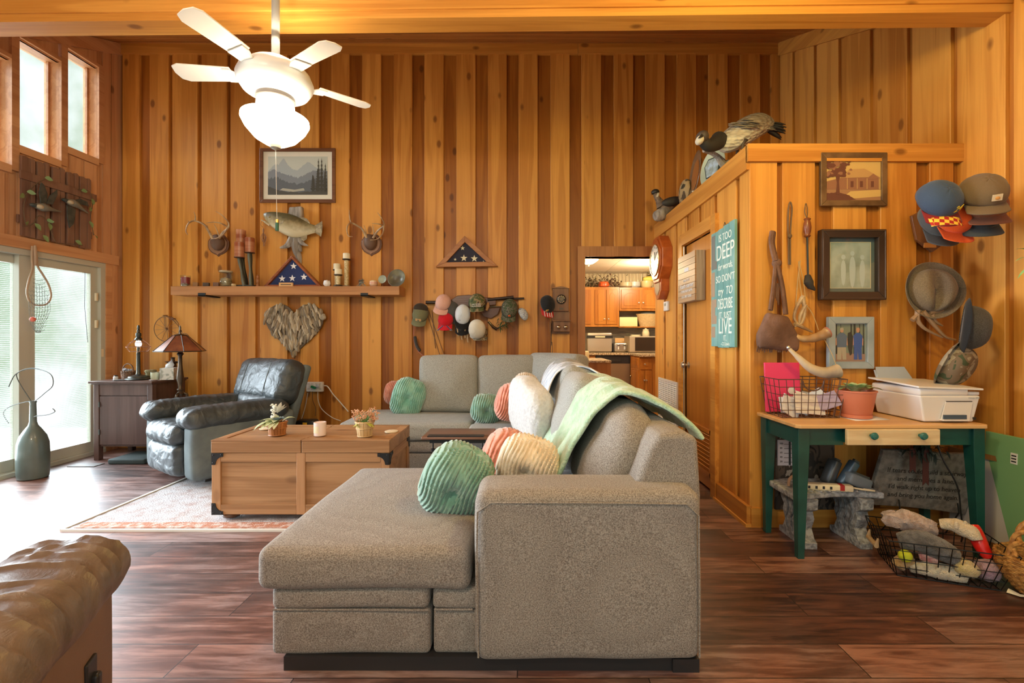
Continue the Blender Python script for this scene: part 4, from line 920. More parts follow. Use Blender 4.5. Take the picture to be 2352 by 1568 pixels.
# triangular flag cases
def star(m, c, r, place, d, rot=0):
    pts = []
    for i in range(10):
        a_ = PI / 2 + rot + PI * i / 5; q = r if i % 2 == 0 else r * .40
        pts.append((c[0] + q * math.cos(a_), c[1] + q * math.sin(a_)))
    flat(m, pts, place, d, .0012)
def flagcase(name, label, tri, fw, depth, y, fmat, cloth, smat, stars, group, place):
    A, B_, T_ = [Vector((p[0], p[1])) for p in tri]
    cen = (A + B_ + T_) / 3
    t = thing(name, label, 'flag case', place(cen.x, A.y, 0), group=group)
    def inset(p, o1, o2, w_):
        e1 = (o1 - p).normalized(); e2 = (o2 - p).normalized(); bis = (e1 + e2).normalized(); s_ = abs(e1.x * bis.y - e1.y * bis.x); return p + bis * w_ / s_
    a, b, c = inset(A, B_, T_, fw), inset(B_, A, T_, fw), inset(T_, A, B_, fw)
    for q in ((A, B_, b, a), (B_, T_, c, b), (T_, A, a, c)):
        mm = M(); pp = [place(v.x, v.y, 0) for v in q]; mm.prism(pp, place(q[0].x, q[0].y, depth) - pp[0]); mm.build('case_side', fmat, t, smooth=False, bevel=.002)
    mm = M(); flat(mm, [(v.x, v.y) for v in (a, b, c)], place, depth * .25, depth * .3); f_ = mm.build('folded_flag', cloth, t, smooth=False)
    for (sx_, sy_, r_) in stars:
        mm = M(); star(mm, (sx_, sy_), r_, place, depth * .55 + .001); mm.build('star', smat, f_, smooth=False)
    return t
ps = lambda u, v, d: Vector((u, 4.87 - d, v))
def pq(px, py, Y=4.80): p = P(px, py, Y); return (p.x, p.z)
A_, B2_, C2_ = pq(604, 656.5), pq(738, 656.5), pq(669.5, 587)
t = flagcase('flag_case', 'triangular red-brown case with a folded blue starred flag standing on the shelf', ((A_[0], SZ), (B2_[0], SZ), C2_), .022, .07, 4.8, MAHOG, NAVY, STARW,
         [pq(671, 610) + (.038,), pq(644.5, 639) + (.038,), pq(668, 638) + (.038,), pq(695, 635) + (.038,)], 'triangular folded flag cases', ps)
m = M(); q = pq(657, 650, 4.77); m.box(q[0] - .072, q[0] + .072, 4.765, 4.785, SZ, SZ + .040)
pl = m.build('nameplate', LIGHTW, org=(q[0], 4.775, SZ)); tag(pl, 'small pale wooden name plate in front of the flag case on the shelf', 'sign')
M().box(q[0] - .055, q[0] + .055, 4.7645, 4.7652, SZ + .016, SZ + .024).build('engraved_line', BLACKP, pl, smooth=False)
A_, B2_, C2_ = pq(1002, 614, 4.95), pq(1144, 612, 4.95), pq(1068, 543, 4.95)
pw2 = lambda u, v, d: Vector((u, 4.972 - d, v))
flagcase('flag_case', 'triangular oak case with a faded dark flag hung on the wall above the hats', (A_, B2_, C2_), .048, .06, 4.9, wood('oak_case', (.42, .17, .045), (.26, .08, .02), 'X', var=.2, knots=0, gs=2), NAVYD, STARC,
         [pq(1065, 592, 4.92) + (.040,), pq(1089, 593, 4.92) + (.040,), pq(1062, 569, 4.92) + (.026,), pq(1045, 595, 4.92) + (.018,), pq(1110, 599, 4.92) + (.008,)], 'triangular folded flag cases', pw2)
# right half of the shelf
c_ = on_shelf(751, 4.80)
simple('white_coral', 'white rough coral ball beside the flag case on the shelf', 'coral', [('coral', M().ell(c_ + Vector((0, 0, .034)), (.036, .034, .034), nu=20, nv=14, fn=lambda p, q: p * (1 + .25 * mnoise.noise(q * 3.2))), mat('coral_white', (.78, .76, .74), .8))], c_)
BRAID = mat('woven_gold', (.42, .30, .12), .4, c2=(.65, .52, .28), nscale=60)
def candlestick(px, y, htop, hcan, rc, label, dark=False):
    c_ = on_shelf(px, y); t = thing('candlestick', label, 'candlestick', c_, group='gold woven candlesticks on the shelf')
    M().lathe([(.045, 0), (.047, .008), (.038, .016), (.032, .018)], c_, 24).build('base', BRONZE if dark else SILVER, t)
    n = 8; M().lathe([(.024 if i % 2 else .0215, .016 + (htop - .03) * i / n) for i in range(n + 1)], c_, 16).build('stem', BRAID, t)
    M().lathe([(.022, htop - .016), (.042, htop - .008), (.044, htop), (.01, htop)], c_, 24).build('cup', BRONZE, t)
    q = c_ + Vector((0, 0, htop)); o = M().lathe([(.01, 0), (rc, .001), (rc, hcan - .003), (rc - .004, hcan), (.008, hcan - .006)], q, 24).build('pillar_candle', mat('ivory_wax', (.76, .68, .48), .5) if 'ivory_wax' not in bpy.data.materials else bpy.data.materials['ivory_wax'], org=q)
    return o
o = candlestick(777, 4.78, .127, .058, .036, 'short gold woven candlestick in front of two others', True); tag(o, 'ivory candle on the shortest woven candlestick', 'candle', 'ivory candles on the gold candlesticks')
o = candlestick(774, 4.89, .195, .062, .036, 'middle-height woven candlestick behind the shortest one', True); tag(o, 'ivory candle on the candlestick standing behind the shortest one', 'candle', 'ivory candles on the gold candlesticks')
o = candlestick(796, 4.84, .300, .060, .036, 'tallest gold woven candlestick with a silver base'); tag(o, 'ivory candle on the tallest woven candlestick', 'candle', 'ivory candles on the gold candlesticks')
c_ = on_shelf(831, 4.82); m = M(); r_ = random.Random(5)
for i in range(22): m.leaf(c_ + Vector((.0, 0, .06)), (r_.uniform(-1, 1), r_.uniform(-1, .3), r_.uniform(-.6, .9)), .045, .026)
for i in range(9): m.tube([c_ + Vector((0, 0, .06)), c_ + Vector((r_.uniform(-.05, .05), r_.uniform(-.03, .02), .002))], .003, 5)
simple('driftwood_flower', 'grey metal flower ornament on curled feet beside the striped vase', 'ornament', [('petals', m, mat('tin_flower', (.34, .33, .28), .5))], c_)
c_ = on_shelf(858, 4.82)
simple('small_vase', 'small round pink and cream striped vase on the shelf', 'vase', [('vase', M().lathe([(.02, 0), (.036, .012), (.043, .035), (.040, .058), (.028, .068), (.024, .066), (.032, .055), (.005, .05)], c_, 24), mat('vase_stripes', (.62, .30, .22), .3, c2=(.75, .62, .38), nscale=4, stretch=(.2, .2, 9)))], c_)
BOWLG = mat('glazed_grey', (.26, .25, .16), .3, c2=(.13, .12, .09), nscale=7); BOWLB = mat('glazed_pale', (.42, .48, .40), .3)
def tiltbowl(name, label, px, py, y, r, dp, mt):
    c_ = P(px, py, y); t_ = math.radians(78); o = M().lathe([(.01, -dp), (r * .35, -dp), (r * .75, -dp * .62), (r, 0), (r * .96, .002), (r * .70, -dp * .55), (r * .3, -dp * .86), (.005, -dp * .9)], (0, 0, 0), 36).build(name, mt, org=(0, 0, 0))
    o.location = c_; o.rotation_euler = (t_, 0, -.12); SHIFT[o.name] = c_; return tag(o, label, 'bowl')
tiltbowl('ceramic_bowl', 'large grey-green bowl propped upright at the end of the shelf', 910.5, 638, 4.80, .097, .05, BOWLG)
tiltbowl('ceramic_bowl', 'small pale green dish propped upright beside the large bowl', 878, 641, 4.82, .046, .03, BOWLB)

# ------------------------------------------------------------------ antler mounts
def curve_pts(pts, n=5):
    out = []
    for i in range(len(pts) - 1):
        p0 = pts[max(i - 1, 0)]; p1 = pts[i]; p2 = pts[i + 1]; p3 = pts[min(i + 2, len(pts) - 1)]
        for k in range(n):
            t = k / n; out.append(.5 * ((2 * p1) + (p2 - p0) * t + (2 * p0 - 5 * p1 + 4 * p2 - p3) * t * t + (3 * p1 - p0 - 3 * p2 + p3) * t ** 3))
    return out + [pts[-1]]
def tine(m, pts, r0, r1, n=5):
    q = curve_pts([Vector(p) for p in pts], n); k = len(q); m.tube(q, [r0 + (r1 - r0) * (i / (k - 1)) ** 1.2 for i in range(k)], 8)
def mount(label, cx, cy, ants, group='antler plaques on the back wall'):
    t = thing('antler_mount', label, 'mounted antlers', B(cx, cy + 26, 4.965), group=group)
    def sh(s_, dx=0, dy=0):
        o = [(-.2, -1.0), (0, -.85), (.2, -1.0), (.42, -.98), (.62, -.86), (.80, -.62), (.98, -.36), (1.0, .05), (.92, .38), (.7, .66), (.4, .84), (.16, .92), (0, 1.08), (-.16, .92), (-.4, .84), (-.7, .66), (-.92, .38), (-1.0, .05), (-.98, -.36), (-.80, -.62), (-.62, -.86), (-.42, -.98)]
        return [B(cx + dx + 24 * s_ * u, cy + dy + 25 * s_ * v, 4.972) for u, v in o]
    M().prism(sh(1.0), (0, -.012, 0)).build('shield', PLAQUEW, t, smooth=False, bevel=.004)
    M().prism([p + Vector((0, -.010, 0)) for p in sh(.86, -1, 0)], (0, -.010, 0)).build('shield_face', mat('shield_face', (.30, .16, .09), .3) if 'shield_face' not in bpy.data.materials else bpy.data.materials['shield_face'], t, smooth=False, bevel=.004)
    M().ell(B(cx - 3, cy - 6, 4.93), (.070, .06, .085), (0, 0, 0), 24, 14).build('skull_cap', mat('brown_hide', (.13, .07, .04), .6) if 'brown_hide' not in bpy.data.materials else bpy.data.materials['brown_hide'], t)
    for side, lines in ants:
        m = M()
        for pts, r0, r1 in lines: tine(m, [P(x, y, d) for x, y, d in pts], r0, r1)
        m.build('antler', BONE, t)
mount('antler pair on a walnut shield at the window side of the shelf', 503, 563, [
    (0, [([(488, 548, 4.86), (478, 528, 4.82), (468, 515, 4.80), (447, 507, 4.76), (433, 513, 4.70), (427, 529, 4.66), (431, 539, 4.64)], .013, .003), ([(447, 508, 4.76), (449, 498, 4.75), (445, 486, 4.74)], .008, .002), ([(434, 513, 4.70), (432, 506, 4.70)], .006, .002), ([(486, 546, 4.86), (480, 532, 4.84), (476, 517, 4.82)], .008, .002)]),
    (1, [([(504, 546, 4.86), (512, 534, 4.82), (524, 523, 4.78), (524, 510, 4.74), (510, 494, 4.70), (495, 485, 4.68)], .013, .002), ([(523, 521, 4.78), (508, 513, 4.70), (492, 510, 4.66), (474, 512, 4.64)], .009, .002), ([(524, 520, 4.78), (515, 536, 4.72), (500, 546, 4.70), (484, 549, 4.70)], .009, .003), ([(504, 544, 4.86), (498, 528, 4.84), (492, 514, 4.83)], .007, .002)])])
mount('antler pair on a walnut shield above the round bowls', 854, 562, [
    (0, [([(842, 546, 4.86), (833, 527, 4.82), (822, 519, 4.80), (807, 512, 4.76), (798, 519, 4.70), (797, 531, 4.68), (801, 542, 4.66), (810, 543, 4.66)], .013, .003), ([(806, 512, 4.76), (803, 498, 4.75), (802, 482, 4.74)], .008, .002), ([(842, 544, 4.86), (840, 530, 4.84), (836, 517, 4.83)], .008, .002)]),
    (1, [([(857, 546, 4.86), (868, 530, 4.82), (882, 516, 4.78), (876, 500, 4.74), (867, 488, 4.72)], .013, .002), ([(881, 517, 4.78), (868, 514, 4.72), (854, 513, 4.70)], .008, .002), ([(882, 517, 4.78), (879, 536, 4.72), (866, 549, 4.70), (850, 551, 4.70)], .009, .002), ([(860, 543, 4.86), (858, 530, 4.84), (856, 517, 4.83)], .008, .002)])])

# ------------------------------------------------------------------ mounted bass
def bass():
    t = thing('mounted_bass', 'mounted largemouth bass on grey driftwood above the shelf', 'mounted fish', B(670, 600))
    DW = mat('driftwood', (.42, .38, .33), .85, c2=(.22, .19, .16), nscale=8, stretch=(3, 3, .5), bump=.8, bscale=30)
    m = M()
    m.rbox(B(664, 0).x, B(694, 0).x, 4.90, 4.965, B(0, 545).z, B(0, 475).z, .014, fn=lambda p: p + Vector((Z3(p, 12, .012), 0, Z3(p, 9, .01))))
    m.build('driftwood_post', DW, t)
    m = M()
    tine(m, [B(682, 540, 4.93), B(680, 570, 4.92), B(686, 590, 4.93), B(689, 606, 4.94)], .055, .018); tine(m, [B(674, 545, 4.92), B(664, 560, 4.90), B(655, 566, 4.89), B(643, 569, 4.88)], .045, .008)
    tine(m, [B(686, 545, 4.92), B(694, 558, 4.90), B(708, 564, 4.89)], .04, .003); tine(m, [B(686, 565, 4.92), B(692, 577, 4.90)], .03, .01)
    m.build('driftwood_roots', DW, t)
    sp = [(607, 500, 7, .6), (612, 500, 12, .7), (620, 502, 16, .8), (632, 506, 20, .85), (648, 512, 24, .85), (664, 517, 27, .85), (680, 521, 26, .8), (696, 524, 20, .7), (708, 525, 14, .6), (718, 526, 10, .5), (727, 526, 9, .35)]
    FM, n_, b_ = newmat('bass_skin'); L = n_.links.new; b_.inputs['Roughness'].default_value = .3
    tc_ = n_.nodes.new('ShaderNodeTexCoord'); sx_ = n_.nodes.new('ShaderNodeSeparateXYZ'); L(tc_.outputs['Object'], sx_.inputs[0])
    nz_ = n_.nodes.new('ShaderNodeTexNoise'); nz_.inputs['Scale'].default_value = 26; nz_.inputs['Detail'].default_value = 3; L(tc_.outputs['Object'], nz_.inputs['Vector'])
    ma_ = n_.nodes.new('ShaderNodeMath'); ma_.operation = 'MULTIPLY_ADD'; ma_.inputs[1].default_value = .10; L(nz_.outputs['Fac'], ma_.inputs[0])
    # distance above the slanting lateral line (kept in the fish's own frame)
    sl_ = n_.nodes.new('ShaderNodeMath'); sl_.operation = 'MULTIPLY_ADD'; sl_.inputs[1].default_value = .22; L(sx_.outputs[0], sl_.inputs[0]); L(sx_.outputs[2], sl_.inputs[2]); L(sl_.outputs[0], ma_.inputs[2])
    r_ = n_.nodes.new('ShaderNodeValToRGB'); e = r_.color_ramp.elements; L(ma_.outputs[0], r_.inputs['Fac'])
    z_mid = (600 - 516) * 4.92 / F
    e[0].position = z_mid - .02; e[0].color = (.56, .48, .30, 1); e[1].position = z_mid + .16; e[1].color = (.085, .075, .03, 1); x_ = e.new(z_mid + .06); x_.color = (.27, .22, .11, 1); x_ = e.new(z_mid + .105); x_.color = (.115, .095, .045, 1)
    L(r_.outputs['Color'], b_.inputs['Base Color'])
    vs = []; n = 20
    for (x, y, h_, k) in sp:
        c = B(x, y, 4.87)
        for j in range(n):
            a = 2 * PI * j / n; vs.append(c + Vector((-.25 * h_ * .0047 * math.sin(a) * (x < 615) * 2, math.cos(a) * h_ * .0047 * k * .5, math.sin(a) * h_ * .0047)))
    m = M().add(vs, [(i * n + j, i * n + (j + 1) % n, (i + 1) * n + (j + 1) % n, (i + 1) * n + j) for i in range(len(sp) - 1) for j in range(n)] + [tuple(range(n - 1, -1, -1)), tuple((len(sp) - 1) * n + j for j in range(n))])
    m.build('body', FM, t, sub=1)
    M().tube(curve_pts([B(600, 505, 4.85), B(608, 509, 4.85), B(620, 517, 4.86)]), [.006] * 5 + [.012] * 6, 8).build('lower_jaw', FM, t)
    M().tube(curve_pts([B(613, 489, 4.86), B(612, 496, 4.85), B(616, 507, 4.855)]), .007, 8).build('upper_lip', FM, t)
    FN = mat('bass_fin', (.40, .34, .22), .5, c2=(.22, .17, .09), nscale=30)
    def fin(name, pts, y=4.87): M().prism([B(x, q, y) for x, q in pts], (0, -.006, 0)).build(name, FN, t, smooth=False)
    fin('tail_fin', [(722, 519), (732, 513), (740, 508), (741, 520), (740, 533), (738, 544), (731, 539), (722, 533)])
    fin('dorsal_fin', [(684, 506), (690, 500), (698, 499), (706, 503), (712, 511), (713, 518), (700, 512)]); fin('anal_fin', [(690, 541), (700, 543), (706, 538), (705, 549), (698, 554), (692, 550)])
    M().prism([B(x, q, 4.815) for x, q in [(640, 515), (652, 505), (650, 512)]], (0, -.004, 0)).build('pectoral_fin', FN, t, smooth=False)
    M().ell(B(619, 498, 4.835), (.009, .006, .009), nu=12, nv=8).build('eye', mat('eye_gold', (.25, .17, .04), .1), t)
bass()
c_ = B(605, 550); m = M()
m.tube(curve_pts([B(601, 508, 4.86), B(599, 516, 4.86), B(604, 522, 4.86)]), .0018, 5); m.ell(B(605, 530, 4.86), (.009, .009, .03), nu=10, nv=8)
r_ = random.Random(2)
for i in range(14): m.tube([B(605, 533, 4.86), B(605 + r_.uniform(-8, 8), 545, 4.86 + r_.uniform(-.02, .02)), B(606 + r_.uniform(-4, 4), 560 + r_.uniform(-6, 6), 4.86)], .0022, 4)
simple('fishing_lure', 'brown skirted fishing lure hanging from the bass mouth', 'fishing lure', [('lure', m, mat('lure_brown', (.28, .13, .06), .5))], c_)

# ------------------------------------------------------------------ driftwood heart
def inheart(u, v):
    x, y = u * 1.18, v * 1.16 + .12
    return (x * x + y * y - .95) ** 3 - 1.0 * x * x * y ** 3 < 0
hc = B(674, 757, 4.93); HW, HH = .355, .34
hl = []
for i in range(48):
    a = 2 * PI * i / 48
    x = 16 * math.sin(a) ** 3 / 17; y = (13 * math.cos(a) - 5 * math.cos(2 * a) - 2 * math.cos(3 * a) - math.cos(4 * a)) / 15
    hl.append((x, y))
def in_poly(x, y):
    c = False; n = len(hl)
    for i in range(n):
        x1_, y1_ = hl[i]; x2_, y2_ = hl[(i + 1) % n]
        if (y1_ > y) != (y2_ > y) and x < (x2_ - x1_) * (y - y1_) / (y2_ - y1_) + x1_: c = not c
    return c
HT = thing('driftwood_heart', 'heart made of driftwood sticks hanging below the shelf', 'wall decoration', (hc.x, 4.95, hc.z - .33))
hp = lambda x, y, d=0: Vector((hc.x + x * HW, 4.968 - d, hc.z + .035 + y * HH * .96))
M().prism([hp(x * .94, y * .94) for x, y in hl], (0, -.02, 0)).build('backing', mat('heart_back', (.16, .12, .085), .9), HT, smooth=False)
r_ = random.Random(11); tones = [mat('stick_%d' % i, c, .85, c2=tuple(q * .6 for q in c), nscale=12, stretch=(3, 3, .6)) for i, c in enumerate([(.50, .40, .27), (.36, .275, .18), (.60, .50, .36), (.27, .215, .15)])]
m = M(); cnt = 0
for layer, (num, dd, rr) in enumerate(((150, .026, (.012, .022)), (95, .040, (.008, .013)))):
    k = 0; tries = 0
    while k < num and tries < 6000:
        tries += 1
        x, y = r_.uniform(-1, 1), r_.uniform(-1.1, .85)
        if not in_poly(x, y): continue
        ang = PI / 2 + x * .45 * (1 if y > -.2 else -1.1) + r_.uniform(-.25, .25); L_ = r_.uniform(.10, .22) if layer else r_.uniform(.08, .18)
        dx, dy = math.cos(ang) * L_, math.sin(ang) * L_
        if not (in_poly(x + dx, y + dy) and in_poly(x - dx, y - dy)): continue
        r0 = r_.uniform(*rr); j = r_.uniform(-.03, .03)
        m.slot(r_.randrange(4)).tube(curve_pts([hp(x - dx, y - dy, dd), hp(x + j, y, dd + .004), hp(x + dx, y + dy, dd)], 3), [r0 * .6, r0 * .9, r0, r0, r0, r0 * .9, r0 * .5], 6); k += 1
m.build('sticks', tones, HT, kind='stuff')
# ------------------------------------------------------------------ caps and hats
def pattern(name, cols, sc_=14): return patches(name, cols, sc_)
CAMO = patches('woodland_camo', [(.030, .045, .018), (.085, .10, .035), (.27, .20, .11), (.045, .03, .018)], 16)
CAMO2 = patches('leaf_camo', [(.05, .045, .03), (.13, .12, .09), (.04, .065, .025), (.20, .17, .13)], 34)
CAMO3 = patches('tan_camo', [(.20, .15, .09), (.33, .26, .16), (.10, .08, .05), (.26, .21, .14)], 34)
CAMO4 = patches('field_camo', [(.055, .075, .035), (.17, .12, .075), (.32, .27, .19), (.10, .065, .04)], 11)
def cap(name, label, c, rot, crown, brim, rad=(.082, .098, .085), bl=.075, bw=.082, group='caps and hats hung on the walls', cat='cap', button=None, bend=.022, peak=0):
    """ball cap: crown dome opening at z=0, peak towards -y"""
    t = thing(name, label, cat, c, rot, group=group)
    def cf(p, q):
        p.z += peak * math.exp(-((q.x / .5) ** 2 + ((q.y + .3) / .5) ** 2)) 
        s_ = abs(math.sin(math.atan2(q.y, q.x) * 3)); return p * (1 - .018 * (1 - s_) ** 4)
    m = M(); nu, nv = 36, 12; vs = []
    for i in range(nv + 1):
        ph = PI / 2 * i / nv
        for j in range(nu):
            th = 2 * PI * j / nu; q = Vector((math.cos(ph) * math.cos(th), math.cos(ph) * math.sin(th), math.sin(ph)))
            qq = Vector((spw(q.x, .95), spw(q.y, .95), spw(q.z, .8)))
            vs.append(cf(Vector((qq.x * rad[0], qq.y * rad[1], qq.z * rad[2])), q))
    m.add(vs, [(i * nu + j, i * nu + (j + 1) % nu, (i + 1) * nu + (j + 1) % nu, (i + 1) * nu + j) for i in range(nv) for j in range(nu)])
    cr = m.build('crown', crown, t, solid=-.003)
    if brim is not None:
        def bf(u, v):
            a = (u - .5) * 2.2; w_ = math.sin(a); base = Vector((w_ * bw * 1.0, -rad[1] * math.cos(a) * .92, 0))
            out = Vector((w_ * bw * 1.02, -rad[1] * .75 - bl * math.sqrt(max(0, 1 - (w_ / 1.02) ** 2)) * 1.0 - .01, 0))
            p = base.lerp(out, v); p.z = .004 - bend * (p.x / bw) ** 2; return p
        M().grid(bf, 20, 8).build('brim', brim, t, solid=.004)
    M().ell((0, 0, rad[2] + peak * .5), (.008, .008, .004), nu=10, nv=6).build('button', button or crown, cr)
    return t
def clot(name, c, rough=.85): return fabric(name, c, tuple(q * .72 for q in c), 500, bump=.25)
hang = lambda tilt=0, roll=0, yaw=0: (Euler((PI / 2 + tilt, 0, 0)).to_matrix().to_4x4(), roll, yaw)
def cap_w(name, label, px, py, Y, tilt, roll, crown, brim, yaw=0, **k):
    """cap seen from above on the back wall: tilt leans the dome up, roll turns the peak in the wall plane"""
    e = (Euler((0, 0, yaw)).to_matrix() @ Euler((0, roll, 0)).to_matrix() @ Euler((PI / 2 - tilt * 1.5, 0, 0)).to_matrix()).to_euler()
    return cap(name, label, P(px, py, Y), tuple(e), crown, brim, **k)
BLACKC = clot('black_cloth', (.022, .022, .024)); PINKC = clot('pink_cloth', (.78, .45, .36)); REDC = clot('red_cloth', (.62, .015, .025)); WHITEC = clot('white_cloth', (.70, .74, .78)); CREAMC = clot('cream_cloth', (.74, .68, .56))
OLIVE = clot('olive_cloth', (.20, .20, .11)); GREYC = clot('grey_cloth', (.10, .10, .10)); BROWNC = clot('brown_duck', (.19, .13, .075)); BLUEC = clot('denim_blue', (.055, .085, .15)); ORANGEC = clot('blaze_orange', (.95, .13, .02)); RUSTC = clot('rust_cloth', (.26, .09, .04)); MAROON = clot('maroon_cloth', (.24, .02, .02))
# rifle and gun rack behind the caps
GB = mat('blued_steel', (.06, .045, .04), .3, metal=.7); GST = wood('gun_stock', (.15, .06, .03), (.07, .025, .012), 'X', var=.1, knots=0, rough=.25)
t = thing('long_gun', 'long gun with a brown stock laid across pegs behind the caps', 'gun', B(1080, 700))
M().tube([B(978, 694, 4.94), B(1204, 685, 4.94)], .011, 10).build('barrel', GB, t)
M().tube([B(978, 694, 4.925), B(1040, 694, 4.925)], .017, 10).build('sleeve', GB, t)
M().prism([B(x, y, 4.95) for x, y in [(1030, 702), (1034, 690), (1052, 679), (1078, 677), (1100, 682), (1130, 684), (1140, 690), (1140, 700), (1110, 704), (1060, 705)]], (0, -.03, 0)).build('stock', GST, t, smooth=False, bevel=.006)
M().tube([B(1120, 688, 4.92), B(1180, 682, 4.92)], .016, 10).build('scope', GB, t)
t = thing('second_long_gun', 'thin-barrelled long gun with a curved stock below the first one', 'gun', B(1120, 712))
M().tube([B(1010, 704, 4.95), B(1160, 704, 4.95)], .007, 8).build('barrel', mat('bright_steel', (.35, .28, .20), .25, metal=.8), t)
M().prism([B(x, y, 4.955) for x, y in [(1108, 708), (1150, 706), (1144, 722), (1128, 732), (1112, 728), (1104, 716)]], (0, -.02, 0)).build('stock', GST, t, smooth=False, bevel=.006)
t = thing('revolver', 'dark revolver hanging among the caps with its grip upward', 'gun', B(1135, 745, 4.93))
M().tube(curve_pts([B(1122, 738, 4.93), B(1132, 750, 4.93), B(1142, 756, 4.93)], 4), [.013] * 4 + [.016] * 5, 8).build('grip', GB, t)
M().tube([B(1140, 755, 4.93), B(1165, 743, 4.93)], .008, 8).build('barrel', GB, t)
# knife strap, arrows
t = thing('braided_strap', 'dark braided sling hanging below the olive cap down to the sofa', 'strap', B(958, 800, 4.93))
M().tube(curve_pts([B(952, 745, 4.93), B(950, 770, 4.93), B(953, 790, 4.92), B(962, 808, 4.90), B(976, 820, 4.88)]), .004, 6).build('cord', mat('pink_cord', (.45, .16, .12), .8), t)
M().tube(curve_pts([B(953, 772, 4.92), B(955, 785, 4.915), B(959, 797, 4.91), B(965, 806, 4.90)]), [.012] + [.017] * 13 + [.016, .012], 8).build('grip', mat('braid_black', (.05, .045, .04), .7, bump=1, bscale=160), t)
m = M()
for nA, (a_, b2) in enumerate((((984, 712), (1024, 826)), ((980, 716), (1012, 822)), ((992, 712), (1000, 800)))): tag(M().tube([B(a_[0], a_[1], 4.955), B(b2[0], b2[1], 4.95)], .0035, 6).build('arrow', mat('arrow_shaft', (.18, .085, .045), .5) if 'arrow_shaft' not in bpy.data.materials else bpy.data.materials['arrow_shaft']), ['longest brown arrow slanting down the wall to the sofa cushion', 'brown arrow just behind the longest one, slanting to the sofa', 'short steep brown arrow beside the two long ones'][nA], 'arrow', 'arrows leaning on the back wall')
t = cap_w('ball_cap', 'olive green cap with a dark mesh back, nearest the shelf end', 966, 722, 4.90, .35, .12, OLIVE, OLIVE)
M().ell((0, .045, .045), (.079, .060, .060), nu=20, nv=10).build('mesh_back', clot('dark_mesh', (.055, .042, .03)), t)
M().cbox((0, -.092, .034), (.06, .006, .03), (-.3, 0, 0)).build('patch', LIGHTW, t, smooth=False)
cap_w('ball_cap', 'plain pale pink cap above the red one', 1018, 696, 4.86, .35, .25, PINKC, PINKC, rad=(.078, .092, .085))
cap_w('ball_cap', 'charcoal cap mostly hidden between the pink cap and the pale blue one', 1038, 713, 4.92, .2, -.2, GREYC, GREYC)
t = cap_w('ball_cap', 'red cap with a crossed blue starred emblem hanging below the pink one', 1024, 735, 4.86, .45, 0, REDC, REDC, rad=(.08, .085, .075))
BL = mat('emblem_blue', (.02, .03, .12), .7)
for s_ in (-1, 1):
    m = M()
    m.slot(1).grid(lambda u, v: Vector((s_ * (.012 + .060 * u) + (v - .5) * .020, -.080 - .058 * u, .009 - .022 * ((.012 + .06 * u) / .082) ** 2)), 8, 2)
    m.slot(0).grid(lambda u, v: Vector((s_ * (.012 + .060 * u) + (v - .5) * .014, -.080 - .058 * u, .0105 - .022 * ((.012 + .06 * u) / .082) ** 2)), 8, 2)
    m.build('brim_band', [BL, STARW], t, solid=.0008)
def arcband(t, name, z, hw, a0, a1, mt, r=(.0805, .0865), n=14):
    return M().grid(lambda u, v: Vector((math.cos(a0 + (a1 - a0) * u) * r[0] * math.cos((z + (v - .5) * hw) * 1.1), math.sin(a0 + (a1 - a0) * u) * r[1] * math.cos((z + (v - .5) * hw) * 1.1), (math.sin(z + (v - .5) * hw)) ** .8 * .078)), n, 3).build(name, mt, t, solid=.001)
arcband(t, 'banner', .30, .22, -2.3, -.84, STARW)
t = cap_w('ball_cap', 'pale blue-white cap with a duck patch in the middle of the wall caps', 1063, 722, 4.84, .05, 3.2, WHITEC, None, rad=(.080, .105, .07), peak=.01)
M().ell((.0, -.070, .052), (.012, .018, .006), (.5, 0, 0), nu=12, nv=8).build('duck_patch', mat('duck_patch', (.10, .09, .035), .6), t)
for x, y in ((.02, .06), (-.02, -.015), (.028, -.02)): M().ell((x, y, .066), (.004, .004, .004), nu=8, nv=5).build('eyelet', BLACKC, t)
cap_w('ball_cap', 'black cap hidden behind the pale blue-white one', 1062, 738, 4.90, .15, 0, BLACKC, BLACKC)
t = cap_w('ball_cap', 'green camouflage cap with white lettering, uppermost of the wall caps', 1096, 697, 4.84, .60, -.05, CAMO, CAMO, rad=(.088, .1, .1))
text('lettering', 'HAYWIRE\nHUNTING', .021, frame_mtx((0, -.098, .045), (1, 0, 0), (0, .32, 1)), STARW, t)
t = cap_w('ball_cap', 'cream white cap seen from the top, lowest of the wall caps', 1096, 755, 4.80, -.25, .1, CREAMC, CREAMC, rad=(.088, .105, .08), bl=.03)
t = cap_w('ball_cap', 'tan camouflage cap hanging under the cream white one', 1104, 765, 4.88, .55, 0, CAMO3, CAMO3, rad=(.07, .08, .06), bl=.05)
M().tube([P(1121, 695, 4.90), P(1120, 703, 4.89), P(1117, 713, 4.88)], [.012, .022, .012], 10).build('brown_strip', mat('cork', (.45, .24, .10), .8))
tag(bpy.data.objects['brown_strip'], 'brown deer tail tuft beside the green camouflage cap', 'tuft'); bpy.data.objects['brown_strip'].name = 'deer_tail'
t = cap_w('ball_cap', 'dark leaf-camouflage cap with an orange dot at the muzzle end', 1170, 710, 4.86, .35, .1, CAMO2, CAMO2, rad=(.085, .11, .095))
M().ell((.01, -.112, .045), (.014, .006, .014), nu=12, nv=8).build('orange_patch', ORANGEC, t)
m = M(); r_ = random.Random(8)
for i in range(40): m.leaf(B(1160 + r_.uniform(-14, 12), 735 + r_.uniform(-8, 18), 4.83), (r_.uniform(-1, 1), -.5, r_.uniform(-1, .3)), .05, .012)
o = m.build('leafy_tuft', mat('tuft_green', (.06, .09, .03), .8)); tag(o, 'tuft of green strips hanging under the leaf-camouflage cap', 'tuft')
